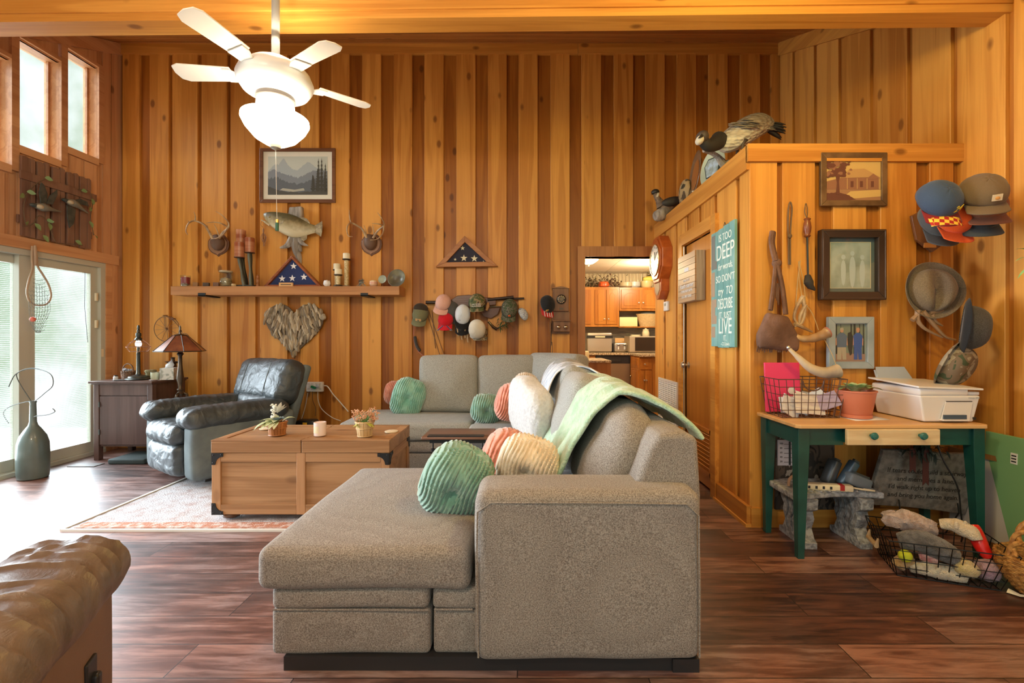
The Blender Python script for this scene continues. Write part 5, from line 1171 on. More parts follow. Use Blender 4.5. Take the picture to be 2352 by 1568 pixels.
t = cap_w('ball_cap', 'small blue and white printed cap seen edge-on beyond the leaf-camouflage cap', 1200, 722, 4.88, .3, -.2, patches('bandana', [(.03, .07, .18), (.5, .55, .62), (.05, .10, .24)], 60), None, yaw=1.0, rad=(.055, .07, .05))
m = M(); r_ = random.Random(21)
for k, (px, py) in enumerate(((1052, 762), (1060, 770), (1068, 766), (1074, 776), (1058, 757), (1068, 757))):
    o = M().tube(curve_pts([B(px + r_.uniform(-4, 4), py - 14, 4.90), B(px, py, 4.88), B(px + 1, py + 10, 4.88)], 4), [.011] * 5 + [.008] * 4, 7).build('hanging_paw', mat('deer_fur', (.46, .32, .18), .9) if 'deer_fur' not in bpy.data.materials else bpy.data.materials['deer_fur'])
    tag(o, 'tan animal foot hanging beneath the black cap, ' + ['nearest the red cap', 'long one below the black peak', 'middle one of the lower row', 'lowest and nearest the cream cap', 'uppermost near the red cap', 'uppermost beside the cream cap'][k], 'animal foot', 'animal feet hanging under the caps')
# cap by the telephone
t = cap_w('ball_cap', 'black cap with a striped red and white peak beside the wall telephone', 1256, 700, 4.86, .30, .12, BLACKC, mat('cap_stripes', (.45, .02, .02), .8), yaw=.5, rad=(.078, .10, .09))
for k in range(4):
    M().grid(lambda u, v: Vector((-.05 + .028 * k + .010 * v, -.080 - .070 * u, .0105 - .022 * ((-.05 + .028 * k) / .082) ** 2)), 6, 1).build('stripe', STARW, t, solid=.0008)
M().cbox((-.035, -.097, .04), (.035, .004, .025), (-.3, 0, .3)).build('gold_patch', mat('gold_thread', (.55, .38, .10), .5), t, smooth=False)
# wooden wall telephone
TW = wood('phone_wood', (.26, .12, .045), (.13, .05, .02), 'Z', var=.2, knots=0, gs=2, rough=.4)
t = thing('wall_telephone', 'antique wooden wall telephone with a rotary dial beside the kitchen opening', 'telephone', B(1289, 766, 4.95))
a, b = B(1269, 715, 4.95), B(1306, 663, 4.95); a2, b2 = B(1270, 766, 4.95), B(1308, 736, 4.95)
M().box(a.x, b.x, 4.91, 4.972, a.z, b.z).build('cabinet', TW, t, smooth=False, bevel=.004)
M().prism([Vector((a.x - .005, 4.905, b.z)), Vector((b.x + .005, 4.905, b.z)), Vector((b.x - .03, 4.905, b.z + .012)), Vector(((a.x + b.x) / 2, 4.905, b.z + .022)), Vector((a.x + .03, 4.905, b.z + .012))], (0, .06, 0)).build('cornice', TW, t, smooth=False)
M().box(a.x - .01, b.x + .01, 4.94, 4.972, a2.z, a.z).build('back_board', TW, t, smooth=False)
M().box(a2.x, b2.x, 4.86, 4.972, a2.z + .02, b2.z - .01).build('lower_box', TW, t, smooth=False, bevel=.004)
M().box(a2.x - .008, b2.x + .008, 4.84, 4.972, b2.z - .012, b2.z).build('writing_ledge', TW, t, smooth=False, bevel=.002)
dc = Vector(((a.x + b.x) / 2 + .005, 4.908, (a.z + b.z) / 2 + .005))
d_ = M().lathe([(.01, 0), (.052, 0), (.052, .006), (.046, .010), (.01, .010)], dc, 32, (PI / 2, 0, 0)).build('dial', mat('dial_black', (.03, .022, .018), .3), t)
for k in range(10):
    an = PI * 2 * k / 11 + .4; M().ell(dc + Vector((math.cos(an) * .034, -.011, math.sin(an) * .034)), (.0062, .002, .0062), nu=10, nv=6).build('finger_hole', mat('dial_ring', (.55, .42, .26), .4) if 'dial_ring' not in bpy.data.materials else bpy.data.materials['dial_ring'], d_)
M().lathe([(.004, 0), (.020, .0), (.020, .004), (.004, .004)], dc + Vector((0, -.010, 0)), 20, (PI / 2, 0, 0)).build('dial_centre', BRONZE, d_)
M().box(dc.x - .02, dc.x + .02, 4.906, 4.911, a.z + .02, a.z + .035).build('name_plate', BRONZE, t, smooth=False)
for dx in (.045, .12): M().ell(Vector((a2.x + dx + .01, 4.845, a2.z + .07)), (.022, .02, .022), nu=16, nv=10).build('bell', mat('bell_metal', (.50, .38, .26), .2, metal=.9) if 'bell_metal' not in bpy.data.materials else bpy.data.materials['bell_metal'], t)
m = M(); q0 = B(1266, 740, 4.92); n = 200
m.tube([B(1266 + .0, 742, 4.90) + Vector((math.cos(i * .9) * .006, math.sin(i * .9) * .006, -i * .0012)) for i in range(n)], .0022, 4)
m.tube(curve_pts([B(1266, 790, 4.90), B(1264, 808, 4.90), B(1267, 814, 4.90), B(1269, 806, 4.90), B(1268, 785, 4.90)]), .003, 5); m.build('cord', BLACKP, t)
M().tube([B(1264, 738, 4.90), B(1264, 762, 4.90)], [.010, .009], 10).build('handset', TW, t)
# wall power tap with cords
t = thing('outlet_tap', 'white multi-outlet wall tap with plugged chargers behind the trunk table', 'power outlet', B(724, 900, 4.95))
a, b = B(705.5, 899, 4.95), B(743, 876.5, 4.95)
M().rbox(a.x, b.x, 4.925, 4.972, a.z, b.z, .008, k=2, m=2).build('body', WHITE, t)
for i in range(4):
    for j in range(2):
        x = a.x + .025 + i * .042; z = a.z + .025 + j * .055; m = M()
        for d in (-.007, .007): m.box(x + d - .0015, x + d + .0015, 4.9238, 4.926, z, z + .012)
        m.build('socket', BLACKP, t, smooth=False, kind='stuff' if 0 else None)
M().cbox(B(720, 889, 4.91), (.05, .03, .02), (0, .4, 0)).build('green_plug', mat('plug_green', (.02, .25, .12), .4), t, smooth=False)
M().lathe([(.02, 0), (.02, .02), (.01, .03)], B(731, 886, 4.92), 16, (PI / 2, 0, 0)).build('clear_plug', mat('plug_clear', (.55, .65, .78), .2), t)
CW = mat('cord_white', (.72, .72, .70), .5); CB = mat('cord_brown', (.12, .06, .03), .6)
M().tube(curve_pts([B(742, 886, 4.92), B(752, 887, 4.92), B(765, 905, 4.93), B(780, 922, 4.93), B(800, 945, 4.92)]), .006, 8).build('cord', CW, t)
M().tube(curve_pts([B(730, 899, 4.92), B(731, 920, 4.93), B(740, 940, 4.93), B(762, 958, 4.90), B(782, 966, 4.88)]), .004, 6).build('cord', CW, t)
M().tube(curve_pts([B(712, 899, 4.92), B(703, 920, 4.93), B(698, 950, 4.93), B(692, 972, 4.90)]), .003, 6).build('cord', CB, t)
M().tube(curve_pts([B(707, 902, 4.92), B(702, 930, 4.92), B(695, 955, 4.92), B(688, 972, 4.90)]), .004, 6).build('cord', CW, t)
M().tube(curve_pts([B(718, 899, 4.92), B(718, 918, 4.93), B(725, 938, 4.93), B(724, 955, 4.90)]), .003, 6).build('cord', CB, t)
q = P(706, 968, 4.55)
t = thing('floor_charger', 'black charger block with a yellow tab lying behind the trunk table', 'charger', (q.x, 4.55, 0))
M().rbox(q.x - .10, q.x + .09, 4.5, 4.62, 0, q.z + .02, .02, k=2, m=3).build('block', BLACKP, t); M().box(q.x - .02, q.x + .02, 4.492, 4.51, q.z - .02, q.z + .0).build('yellow_tab', mat('yellow_tab', (.75, .45, .03), .4), t, smooth=False)

# ------------------------------------------------------------------ cabinet by the window with its lamp and small things
cx0, cx1, cy0, cy1, cz = -4.22, -3.645, 4.45, 4.88, .775
t = thing('wood_cabinet', 'dark brown wooden cabinet between the sliding door and the recliner', 'cabinet', (-3.93, 4.66, 0))
M().box(cx0 + .02, cx1 - .02, cy0 + .02, cy1, .13, cz - .03).build('body', BROWNCAB, t, smooth=False)
m = M(); m.box(cx0 - .03, cx1 + .02, cy0 - .03, cy1 + .02, cz - .022, cz); m.box(cx0 - .015, cx1 + .008, cy0 - .015, cy1 + .01, cz - .034, cz - .022); m.build('top', BROWNCAB, t, smooth=False, bevel=.004)
for x in (cx0, cx1 - .05):
    for y in (cy0, cy1 - .05): M().box(x, x + .05, y, y + .05, 0, cz - .034).build('leg', BROWNCAB, t, smooth=False, bevel=.003)
d = M().box(cx0 + .055, cx1 - .055, cy0 + .004, cy0 + .022, .15, cz - .15).build('door', BROWNCAB, t, smooth=False, bevel=.003)
M().box(cx0 + .05, cx1 - .05, cy0 + .006, cy0 + .021, cz - .14, cz - .036).build('frieze', BROWNCAB, t, smooth=False)
for z in (.25, .52): M().box(cx0 + .048, cx0 + .060, cy0 - .003, cy0 + .006, z, z + .05).build('hinge', IRON, d, smooth=False)
tag(M().rbox(-3.95, -3.60, 4.30, 4.62, 0, .05, .015, k=2, m=3).build('dark_bag', mat('bag_cloth', (.035, .05, .05), .8)), 'flat dark bag lying on the floor under the wooden cabinet', 'bag')
def on(px, y=4.62): return Vector((P(px, 0, y).x, y, cz))
c_ = on(318, 4.60)
t = thing('cage_lamp', 'dark iron lamp with an open wire cage and white bulb on the cabinet', 'lamp', c_)
M().lathe([(.105, 0), (.11, .008), (.10, .018), (.085, .022), (.08, .035), (.045, .045), (.022, .055), (.017, .075), (.0155, .26), (.018, .265), (.013, .275), (.012, .33), (.010, .335)], c_, 28).build('stand', IRON, t)
q = c_ + Vector((.0, 0, 0)); zt_ = .56
M().lathe([(.028, .395), (.032, .40), (.030, .415), (.018, .43), (.024, .445), (.022, .47), (.012, .478), (.014, .50), (.008, .508), (.012, .52), (.010, .545), (.006, .55)], c_, 20).build('socket', IRON, t)
M().lathe([(.005, .335), (.022, .338), (.027, .352), (.027, .37), (.020, .388), (.016, .398)], c_, 20).build('bulb', mat('bulb', (.9, .92, .95), .3, emit=(1, 1, 1), estr=.6), t)
m = M(); lv = [(.030, .405), (.070, .375), (.108, .330), (.078, .285)]
for k in range(6):
    a = k * PI / 3 + .3; m.tube([c_ + Vector((math.cos(a) * r, math.sin(a) * r, z)) for r, z in lv], .0022, 5)
for r, z in lv[1:]: m.tube([c_ + Vector((math.cos(k * PI / 3 + .3) * r, math.sin(k * PI / 3 + .3) * r, z)) for k in range(6)], .0022, 5, closed=True)
m.build('wire_cage', mat('copper_wire', (.45, .25, .18), .4, metal=.8), t)
c_ = on(294, 4.70)
t = thing('wicker_basket', 'small brown wicker basket with an arched handle on the cabinet', 'basket', c_)
WIC = mat('wicker_brown', (.28, .15, .08), .7, c2=(.12, .06, .03), nscale=60)
m = M()
for k in range(7): m.tube([c_ + Vector((math.cos(a) * (.052 + .002 * k), math.sin(a) * .04, .008 + k * .011)) for a in [2 * PI * i / 40 for i in range(40)]], .0055, 5, closed=True)
for i in range(20): a = 2 * PI * i / 20; m.tube([c_ + Vector((math.cos(a) * .054, math.sin(a) * .042, 0)), c_ + Vector((math.cos(a) * .068, math.sin(a) * .045, .085))], .003, 4)
m.build('weave', WIC, t)
M().tube([c_ + Vector((math.cos(PI * i / 14) * .055, .0, .08 + math.sin(PI * i / 14) * .075)) for i in range(15)], .007, 7).build('handle', WIC, t)
m = M(); r_ = random.Random(31)
for i in range(9): m.leaf(c_ + Vector((r_.uniform(-.03, .03), r_.uniform(-.02, .02), .07)), (r_.uniform(-1, 1), r_.uniform(-1, 1), 1), .07, .03)
tag(m.build('tissue_scraps', mat('pale_blue', (.62, .68, .78), .6)), 'pale wrapped scraps sticking out of the small wicker basket', 'scraps')
c_ = on(266, 4.56)
simple('pill_bottle', 'tiny white bottle with black cap at the cabinet edge by the door', 'bottle', [('bottle', M().lathe([(.018, 0), (.02, .003), (.02, .032), (.014, .037)], c_, 16), WHITE), ('cap', M().lathe([(.015, .037), (.015, .048), (.004, .048)], c_, 14), BLACKP)], c_)
c_ = on(272, 4.50)
simple('glass_dish', 'small glass dish lying on the cabinet corner near the door', 'dish', [('dish', M().lathe([(.03, 0), (.055, .008), (.05, .008), (.005, .003)], c_, 20, sx=1.2, sy=.6), mat('dish_grey', (.30, .33, .33), .2))], c_)
c_ = on(346, 4.72)
simple('moss_jar', 'woven greenish jar standing behind the cream candle on the cabinet', 'jar', [('jar', M().lathe([(.035, 0), (.045, .02), (.042, .06), (.052, .075), (.045, .09), (.005, .092)], c_, 20), mat('moss', (.38, .34, .18), .9, c2=(.20, .18, .09), nscale=50, bump=1, bscale=80))], c_)
c_ = on(356, 4.62)
simple('cream_candle', 'cream candle in a small clear jar beside the tissue box', 'candle', [('wax', M().lathe([(.034, 0), (.036, .004), (.036, .07), (.005, .068)], c_, 20), mat('cream_wax', (.75, .68, .50), .5)), ('jar', M().lathe([(.038, 0), (.039, .08), (.037, .08), (.037, .004)], c_, 20), THING)], c_)
c_ = on(388, 4.62) + Vector((-.0, 0, 0))
t = thing('tissue_box', 'marbled white tissue box with a tissue pulled up, on the cabinet', 'tissue box', c_, rot=.35)
M().box(-.058, .058, -.058, .058, 0, .118).build('box', mat('tissue_marble', (.72, .74, .70), .6, c2=(.38, .42, .38), nscale=30, lo=.5, hi=.6), t, smooth=False, bevel=.002)
m = M(); m.add([(-.03, -.01, .115), (.03, .005, .115), (.045, 0, .15), (.02, .012, .20), (.008, -.004, .185), (-.03, .006, .15)], [(0, 1, 2, 3), (0, 3, 4, 5)]); m.build('tissue', mat('tissue', (.85, .88, .92), .8), t, solid=.0015)
c_ = on(397, 4.78)
simple('metal_lantern', 'bronze candle holder standing behind the tissue box', 'candle holder', [('body', M().lathe([(.035, 0), (.035, .12), (.03, .15), (.045, .16), (.07, .175), (.02, .178), (.016, .20), (.022, .215), (.005, .22)], c_, 18), BRONZE)], c_)
c_ = on(352, 4.50)
simple('flat_shell', 'flat brown shell lying at the front edge of the cabinet', 'shell', [('shell', M().ell(c_ + Vector((0, 0, .006)), (.045, .02, .006), nu=16, nv=8), mat('shell_brown', (.25, .16, .11), .5))], c_)
# little table with the mica lamp
t = thing('side_table', 'low dark side table hidden behind the recliner', 'table', (-3.28, 4.68, 0))
M().box(-3.58, -3.02, 4.50, 4.93, .545, .57).build('table_top', WALNUT, t, smooth=False, bevel=.004)
for x in (-3.56, -3.07):
    for y in (4.52, 4.87): M().box(x, x + .04, y, y + .04, 0, .545).build('leg', WALNUT, t, smooth=False)
c_ = Vector((P(414, 0, 4.56).x, 4.56, .57)); H = P(0, 745, 4.56).z - .57
t = thing('mica_lamp', 'bronze table lamp with a wide copper-brown cone shade behind the recliner', 'lamp', c_)
zs0, zs1 = P(0, 806, 4.56).z - .57, P(0, 770, 4.56).z - .57
m = M()
m.lathe([(.03, .05), (.035, .07), (.022, .09), (.030, .11), (.018, .13), (.022, .17), (.032, .22), (.026, .28), (.018, .36), (.016, zs0 - .05), (.030, zs0 - .03), (.018, zs0 - .01), (.02, zs0)], c_, 18)
m.build('stem', BRONZE, t)
for k in range(3):
    a = k * 2 * PI / 3 + .6; M().tube(curve_pts([c_ + Vector((math.cos(a) * r, math.sin(a) * r, z)) for r, z in ((.02, .07), (.05, .06), (.06, .02), (.10, .012))], 4), [.014] * 8 + [.010] * 5, 8).build('foot', BRONZE, t)
sh_ = M().lathe([(.058, zs1), (.215, zs0), (.212, zs0 - .006), (.055, zs1 - .008)], c_, 8).build('shade', mat('mica', (.33, .12, .055), .3, c2=(.20, .07, .04), nscale=9), t, smooth=False)
m = M()
for k in range(8): a = 2 * PI * k / 8; m.tube([c_ + Vector((math.cos(a) * .059, math.sin(a) * .059, zs1 + .001)), c_ + Vector((math.cos(a) * .216, math.sin(a) * .216, zs0 + .001))], .003, 5)
m.tube([c_ + Vector((math.cos(2 * PI * k / 8) * .216, math.sin(2 * PI * k / 8) * .216, zs0)) for k in range(8)], .0045, 5, closed=True); m.build('rib', IRON, sh_)
M().lathe([(.062, zs1 - .003), (.05, zs1 + .008), (.012, zs1 + .015), (.008, zs1 + .03), (.014, zs1 + .045), (.006, zs1 + .06), (.009, zs1 + .075), (.003, zs1 + .10)], c_, 16).build('finial', BRONZE, t)
for k, (px, lb) in enumerate(((447, 'round cream coaster stack on the low table behind the recliner'), (470, 'folded brown leather pouch on the low table behind the recliner'))):
    c_ = Vector((P(px, 0, 4.6).x, 4.6, .57))
    simple('coaster_stack' if k == 0 else 'leather_pouch', lb, 'coaster' if k == 0 else 'pouch', [('stack', M().lathe([(.045, 0), (.05, .004), (.05, .03), (.04, .034), (.005, .03)], c_, 20) if k == 0 else M().rbox(c_.x - .07, c_.x + .07, 4.55, 4.66, .57, .60, .012, k=2, m=3), CREAM if k == 0 else mat('pouch', (.30, .12, .07), .6))], c_)
# high-wheel bicycle ornament
t = thing('bicycle_ornament', 'wire high-wheel bicycle ornament hanging on the wall above the mica lamp', 'wall decoration', B(400, 785, 4.94))
wc = B(383, 755, 4.94); WR = .138; CP = mat('bike_wire', (.24, .15, .09), .4, metal=.8)
m = M(); m.tube([wc + Vector((math.cos(2 * PI * i / 40) * WR, 0, math.sin(2 * PI * i / 40) * WR)) for i in range(40)], .004, 6, closed=True)
for i in range(12): a = 2 * PI * i / 12 + .1; m.tube([wc, wc + Vector((math.cos(a) * WR, 0, math.sin(a) * WR))], .0018, 4)
m.ell(wc, (.012, .015, .012), nu=10, nv=8); m.build('front_wheel', CP, t)
w2 = B(424, 775, 4.94)
m = M(); m.tube([w2 + Vector((math.cos(2 * PI * i / 20) * .045, 0, math.sin(2 * PI * i / 20) * .045)) for i in range(20)], .004, 6, closed=True)
for i in range(6): a = 2 * PI * i / 6; m.tube([w2, w2 + Vector((math.cos(a) * .045, 0, math.sin(a) * .045))], .0018, 4)
m.build('rear_wheel', CP, t)
M().tube(curve_pts([wc + Vector((0, -.02, 0)), wc + Vector((-.008, -.02, .12)), B(379, 726, 4.92), B(396, 734, 4.93), B(412, 752, 4.93), w2]), .004, 6).build('frame', CP, t)
M().tube([B(374, 724, 4.88), B(385, 724, 4.98)], .004, 6).build('handlebar', CP, t); M().cbox(B(396, 732, 4.93), (.05, .03, .012)).build('saddle', mat('saddle', (.14, .06, .03), .5), t, smooth=False)

# ------------------------------------------------------------------ window-wall things
# rustic fence picture with two ducks
pl_ = lambda y, z, d: Vector((XL + .018 + d, y, z))
def LW(px, py, d=0.03):   # pixel on the window wall plane
    X = XL + d; Y = -X * F / (CX - px); return Vector((X, Y, CAMZ - (py - CY) / F * Y))
t = thing('fence_plaque', 'dark brown slatted wooden plaque with two flying ducks above the sliding door', 'wall decoration', LW(130, 560))
for k, (xa, xb, ya, yb) in enumerate(((50, 69, 358, 542), (70, 81, 364, 546), (86, 103, 372, 550), (104, 114, 374, 552), (121, 138, 384, 556), (139, 149, 386, 558), (155, 171, 396, 563), (172, 181, 398, 565), (184, 200, 406, 570), (201, 209, 410, 571))):
    a, b = LW(xa, (ya + yb) / 2, .055), LW(xb, (ya + yb) / 2, .055); z0, z1 = LW((xa + xb) / 2, yb, .055).z, LW((xa + xb) / 2, ya, .055).z
    M().prism([(XL + .035, a.y, z0), (XL + .035, b.y, z0), (XL + .035, b.y, z1 - .012), (XL + .035, (a.y + b.y) / 2, z1), (XL + .035, a.y, z1 - .006)], (.022, 0, 0)).build('slat', FENCEW, t, smooth=False, bevel=.002)
for (p0, p1, o_) in (((44, 395), (220, 450), 0), ((48, 497), (218, 535), -1)):
    a, b = LW(p0[0], p0[1] + 5, .06), LW(p1[0], p1[1] + 5, .06); d0 = .057 if o_ == 0 else .018
    zc = (a.z + b.z) / 2; M().box(XL + d0, XL + d0 + .016, a.y, b.y, zc - .035, zc + .035).build('cross_rail', FENCEW, t, smooth=False, bevel=.002)
VINE = mat('vine', (.13, .09, .05), .7); m = M(); r_ = random.Random(12)
for pts in ([(52, 455), (75, 430), (86, 420), (103, 412)], [(55, 520), (75, 515), (90, 495), (110, 510), (128, 555), (160, 560), (190, 563)], [(180, 435), (205, 440), (212, 470), (208, 500), (215, 540)], [(60, 450), (54, 480), (60, 520)]):
    m.tube(curve_pts([LW(x, y, .095) for x, y in pts]), .0035, 5)
m.build('vine', VINE, t)
m = M()
for x, y in ((62, 440), (56, 447), (103, 408), (108, 506), (113, 512), (64, 514), (80, 513), (99, 540), (173, 553), (187, 438), (212, 456), (205, 508), (209, 476), (216, 538)):
    q = LW(x, y, .105); m.leaf(q, (r_.uniform(.2, .6), r_.uniform(-1, 1), r_.uniform(-1, .6)), .055, .042, up=(1, 0, 0))
m.build('ivy_leaves', mat('ivy', (.20, .30, .12), .6), t)
DK = mat('duck_dark', (.035, .050, .048), .5, c2=(.075, .085, .075), nscale=20); DKC = mat('duck_breast', (.55, .48, .33), .6); DKG = mat('duck_side', (.20, .20, .16), .6)
def duckfly(bx, by, hx, hy, tx, ty, wings, label):
    d = M(); d.tube(curve_pts([LW(hx, hy, .11), LW((hx + bx) / 2, (hy + by) / 2, .115), LW(bx, by, .12), LW(tx, ty, .10)], 5), [.006, .010, .016, .022, .026, .030, .034, .036, .036, .034, .030, .022, .016, .010, .007, .005], 12); o = d.build('duck_body', DKG, t)
    M().ell(LW(hx + (bx - hx) * .15, hy + (by - hy) * .15, .115), (.02, .035, .018), nu=14, nv=10).build('duck_head', DK, o)
    M().ell(LW(hx + (bx - hx) * .55, hy + (by - hy) * .55, .135), (.022, .028, .020), nu=14, nv=10).build('duck_breast', DKC, o)
    for w_ in wings: M().prism([LW(x, y, .12) for x, y in w_], (.008, 0, 0)).build('duck_wing', DK, o, smooth=False, bevel=.003)
duckfly(108, 478, 73, 470, 140, 486, [[(92, 468), (88, 440), (93, 418), (100, 424), (108, 445), (106, 466)], [(104, 468), (112, 450), (130, 435), (131, 447), (120, 470)]], 'a')
duckfly(175, 470, 146, 458, 203, 490, [[(152, 470), (153, 500), (158, 524), (168, 515), (173, 480)], [(168, 460), (184, 456), (200, 464), (203, 474), (180, 468)]], 'b')
# landing net on the door frame
t = thing('landing_net', 'wooden teardrop landing net hanging on the sliding door frame', 'fishing net', LW(90, 765, .06))
NW = mat('net_wood', (.45, .33, .22), .5)
M().tube(curve_pts([LW(x, y, .06) for x, y in [(74, 565), (73, 590), (74, 618), (66, 645), (62, 672), (70, 695), (90, 701), (108, 697), (117, 680), (112, 655), (98, 630), (87, 612), (84, 590), (80, 563)]]), .008, 8).build('hoop', NW, t)
M().tube([LW(79, 565, .06), LW(80, 580, .06), LW(81, 610, .06)], [.014, .016, .012], 10).build('handle', NW, t)
m = M(); r_ = random.Random(14)
for i in range(9):
    u = i / 8; x = 66 + 48 * u; m.tube(curve_pts([LW(x, 692 - 40 * math.sin(PI * u), .065), LW(x + 1, 715, .09), LW(85 + (x - 90) * .6, 745, .09), LW(88 + (x - 90) * .2, 764, .08)], 4), .0014, 4)
for k in range(14):
    y = 640 + k * 9; wv = (24 if y < 690 else 24 * (1 - ((y - 690) / 78) ** 2) ** .5)
    if wv < 3: continue
    wv = max(4, wv - (10 if y < 660 else 0)); m.tube([LW(90 - wv + 2 * wv * i / 12, y + 4 * math.sin(PI * i / 12) + (2 if i % 2 else -2), .075) for i in range(13)], .0014, 4)
m.build('netting', mat('net_string', (.22, .24, .22), .8), t)
tag(M().ell(LW(75, 733, .09), (.022, .022, .022), nu=16, nv=10).build('red_bobber', mat('coral_ball', (.75, .18, .12), .4)), 'small coral red ball hanging beside the landing net', 'float')
# floor vase with curling twigs
c_ = Vector((P(76, 0, 3.89).x, 3.89, 0))
t = thing('bottle_vase', 'tall grey-green bottle vase with curling twigs standing before the sliding door', 'vase', c_)
M().lathe([(.088, 0), (.098, .008), (.102, .05), (.104, .20), (.10, .30), (.085, .36), (.055, .415), (.032, .45), (.024, .48), (.022, .56), (.020, .64), (.027, .66), (.018, .66), (.012, .60)], c_, 36).build('vase', mat('vase_glaze', (.14, .19, .18), .3, c2=(.10, .135, .13), nscale=3, coat=.4), t)
m = M(); V = lambda px, py, y: P(px, py, y)
for pts in ([(74, 960, 3.89), (74, 930, 3.89), (100, 905, 3.86), (121, 885, 3.84), (117, 860, 3.84), (90, 848, 3.88), (60, 848, 3.93), (35, 860, 3.95), (20, 888, 3.95)], [(73, 960, 3.89), (72, 925, 3.9), (50, 925, 3.93), (20, 935, 3.98), (8, 950, 4.0), (20, 972, 4.0)], [(75, 960, 3.89), (84, 955, 3.85), (110, 952, 3.82), (126, 945, 3.8), (121, 938, 3.8)], [(74, 925, 3.89), (40, 870, 3.9), (45, 853, 3.9), (75, 845, 3.9), (105, 852, 3.88)]):
    m.tube(curve_pts([V(*q) for q in pts]), .0035, 5)
m.build('twigs', mat('twig', (.10, .11, .10), .7), t)
# floor vent
tag(M().box(-4.25, -4.0, 4.22, 4.33, 0, .006).build('floor_vent', mat('vent_brown', (.09, .07, .06), .5)), 'flat brown floor vent in front of the sliding door', 'vent')

# ------------------------------------------------------------------ things on the trunk table
TZ = zt = .537
def tabp(px, y): return Vector((P(px, 0, y).x, y, TZ - .0005))
c_ = tabp(637, 3.10)
def basketpot(c_, name, label, r0, r1, h_, mt, n=18):
    t = thing(name, label, 'plant basket', c_)
    m = M(); m.lathe([(r0 * .94, .001), (r1 * .94, h_ - .003), (r1 * .9, h_ - .003), (r0 * .88, .006)], c_, n)
    for i in range(n):
        a = 2 * PI * i / n; a2 = a + 2 * PI / n * .84
        m.prism([c_ + Vector((math.cos(a) * r0, math.sin(a) * r0, 0)), c_ + Vector((math.cos(a2) * r0, math.sin(a2) * r0, 0)), c_ + Vector((math.cos(a2) * r1, math.sin(a2) * r1, h_)), c_ + Vector((math.cos(a) * r1, math.sin(a) * r1, h_))], Vector((-math.cos(a) * .003, -math.sin(a) * .003, 0)))
    m.build('basket', mt, t, smooth=False)
    m = M()
    for zz in (.02 * h_, h_ * .5, h_ * .90): rr = r0 + (r1 - r0) * zz / h_ + .002; m.tube([c_ + Vector((math.cos(2 * PI * i / 30) * rr, math.sin(2 * PI * i / 30) * rr, zz + .004)) for i in range(30)], .0035, 5, closed=True)
    m.build('hoops', mt, t); return t
t = basketpot(c_, 'flower_basket', 'round honey-brown basket of pale succulents and leaves on the trunk table', .050, .063, .095, mat('honey_slat', (.50, .20, .05), .5, c2=(.36, .13, .03), nscale=9))
r_ = random.Random(6); m = M()
for ring, (n, L_, up_) in enumerate(((9, .055, .45), (8, .045, .9), (6, .03, 1.8))):
    for i in range(n): a = 2 * PI * i / n + ring; m.leaf(c_ + Vector((.02, -.02, .10)), (math.cos(a), math.sin(a), up_), L_, .026, .1)
m.build('succulent', mat('succulent', (.20, .27, .27), .6), t)
m = M()
for i in range(18): a = r_.uniform(0, 2 * PI); m.leaf(c_ + Vector((math.cos(a) * .03, math.sin(a) * .03, .09)), (math.cos(a), math.sin(a), r_.uniform(.0, 1.0)), r_.uniform(.07, .12), .045, .5)
m.build('leaves', mat('sage_leaf', (.42, .47, .22), .6, c2=(.55, .58, .36), nscale=12), t)
m = M()
for i in range(50): m.ell(c_ + Vector((-.025 + r_.uniform(-.014, .014), r_.uniform(-.012, .012), .12 + i * .0018)), (.008, .006, .005), (0, 0, r_.uniform(0, 3)), nu=6, nv=4)
for i in range(3): m.leaf(c_ + Vector((.0, 0, .15)), (.9 - .3 * i, -.2, .5), .085, .035, -.1)
m.build('white_spray', mat('white_petal', (.78, .78, .68), .7), t)
c_ = tabp(735, 3.08)
t = simple('jar_candle', 'white jar candle with a cream label in the middle of the trunk table', 'candle', [('jar', M().lathe([(.034, 0), (.039, .004), (.040, .092), (.036, .092), (.035, .075), (.005, .072)], c_, 28), mat('jar_white', (.80, .66, .60), .25)), ('label', M().grid(lambda u, v: c_ + Vector((math.sin(-.9 + 1.1 * u) * .0408, -math.cos(-.9 + 1.1 * u) * .0408, .022 + .045 * v)), 10, 1), CREAM)], c_)
c_ = tabp(838, 3.06)
t = basketpot(c_, 'flower_basket', 'pale slatted basket of orange blossoms on the trunk table', .045, .062, .105, mat('pale_slat', (.68, .48, .24), .6, c2=(.55, .36, .16), nscale=9), 14)
m = M(); m2 = M()
for i in range(70):
    a = r_.uniform(0, 2 * PI); e_ = r_.uniform(.25, 1.5); d = Vector((math.cos(a) * 1.3, math.sin(a), e_ )).normalized(); L_ = r_.uniform(.05, .11) 
    p1 = c_ + Vector((0, 0, .095)) + d * L_; m2.tube([c_ + Vector((0, 0, .09)), p1], .0012, 4)
    for k in range(7): m.ell(p1 + Vector((r_.uniform(-.013, .013), r_.uniform(-.013, .013), r_.uniform(-.012, .012))), (.0045, .0045, .0035), nu=5, nv=4)
m.build('blossoms', mat('orange_blossom', (.66, .27, .12), .7, c2=(.72, .45, .28), nscale=40), t); m2.build('stems', LEAFG, t)
m = M()
for i in range(18): a = r_.uniform(0, 2 * PI); m.leaf(c_ + Vector((.01, -.02, .09)), (math.cos(a), math.sin(a), r_.uniform(.0, .6)), r_.uniform(.05, .085), .028, .5)
m.build('leaves', mat('lime_leaf', (.45, .50, .08), .6), t)
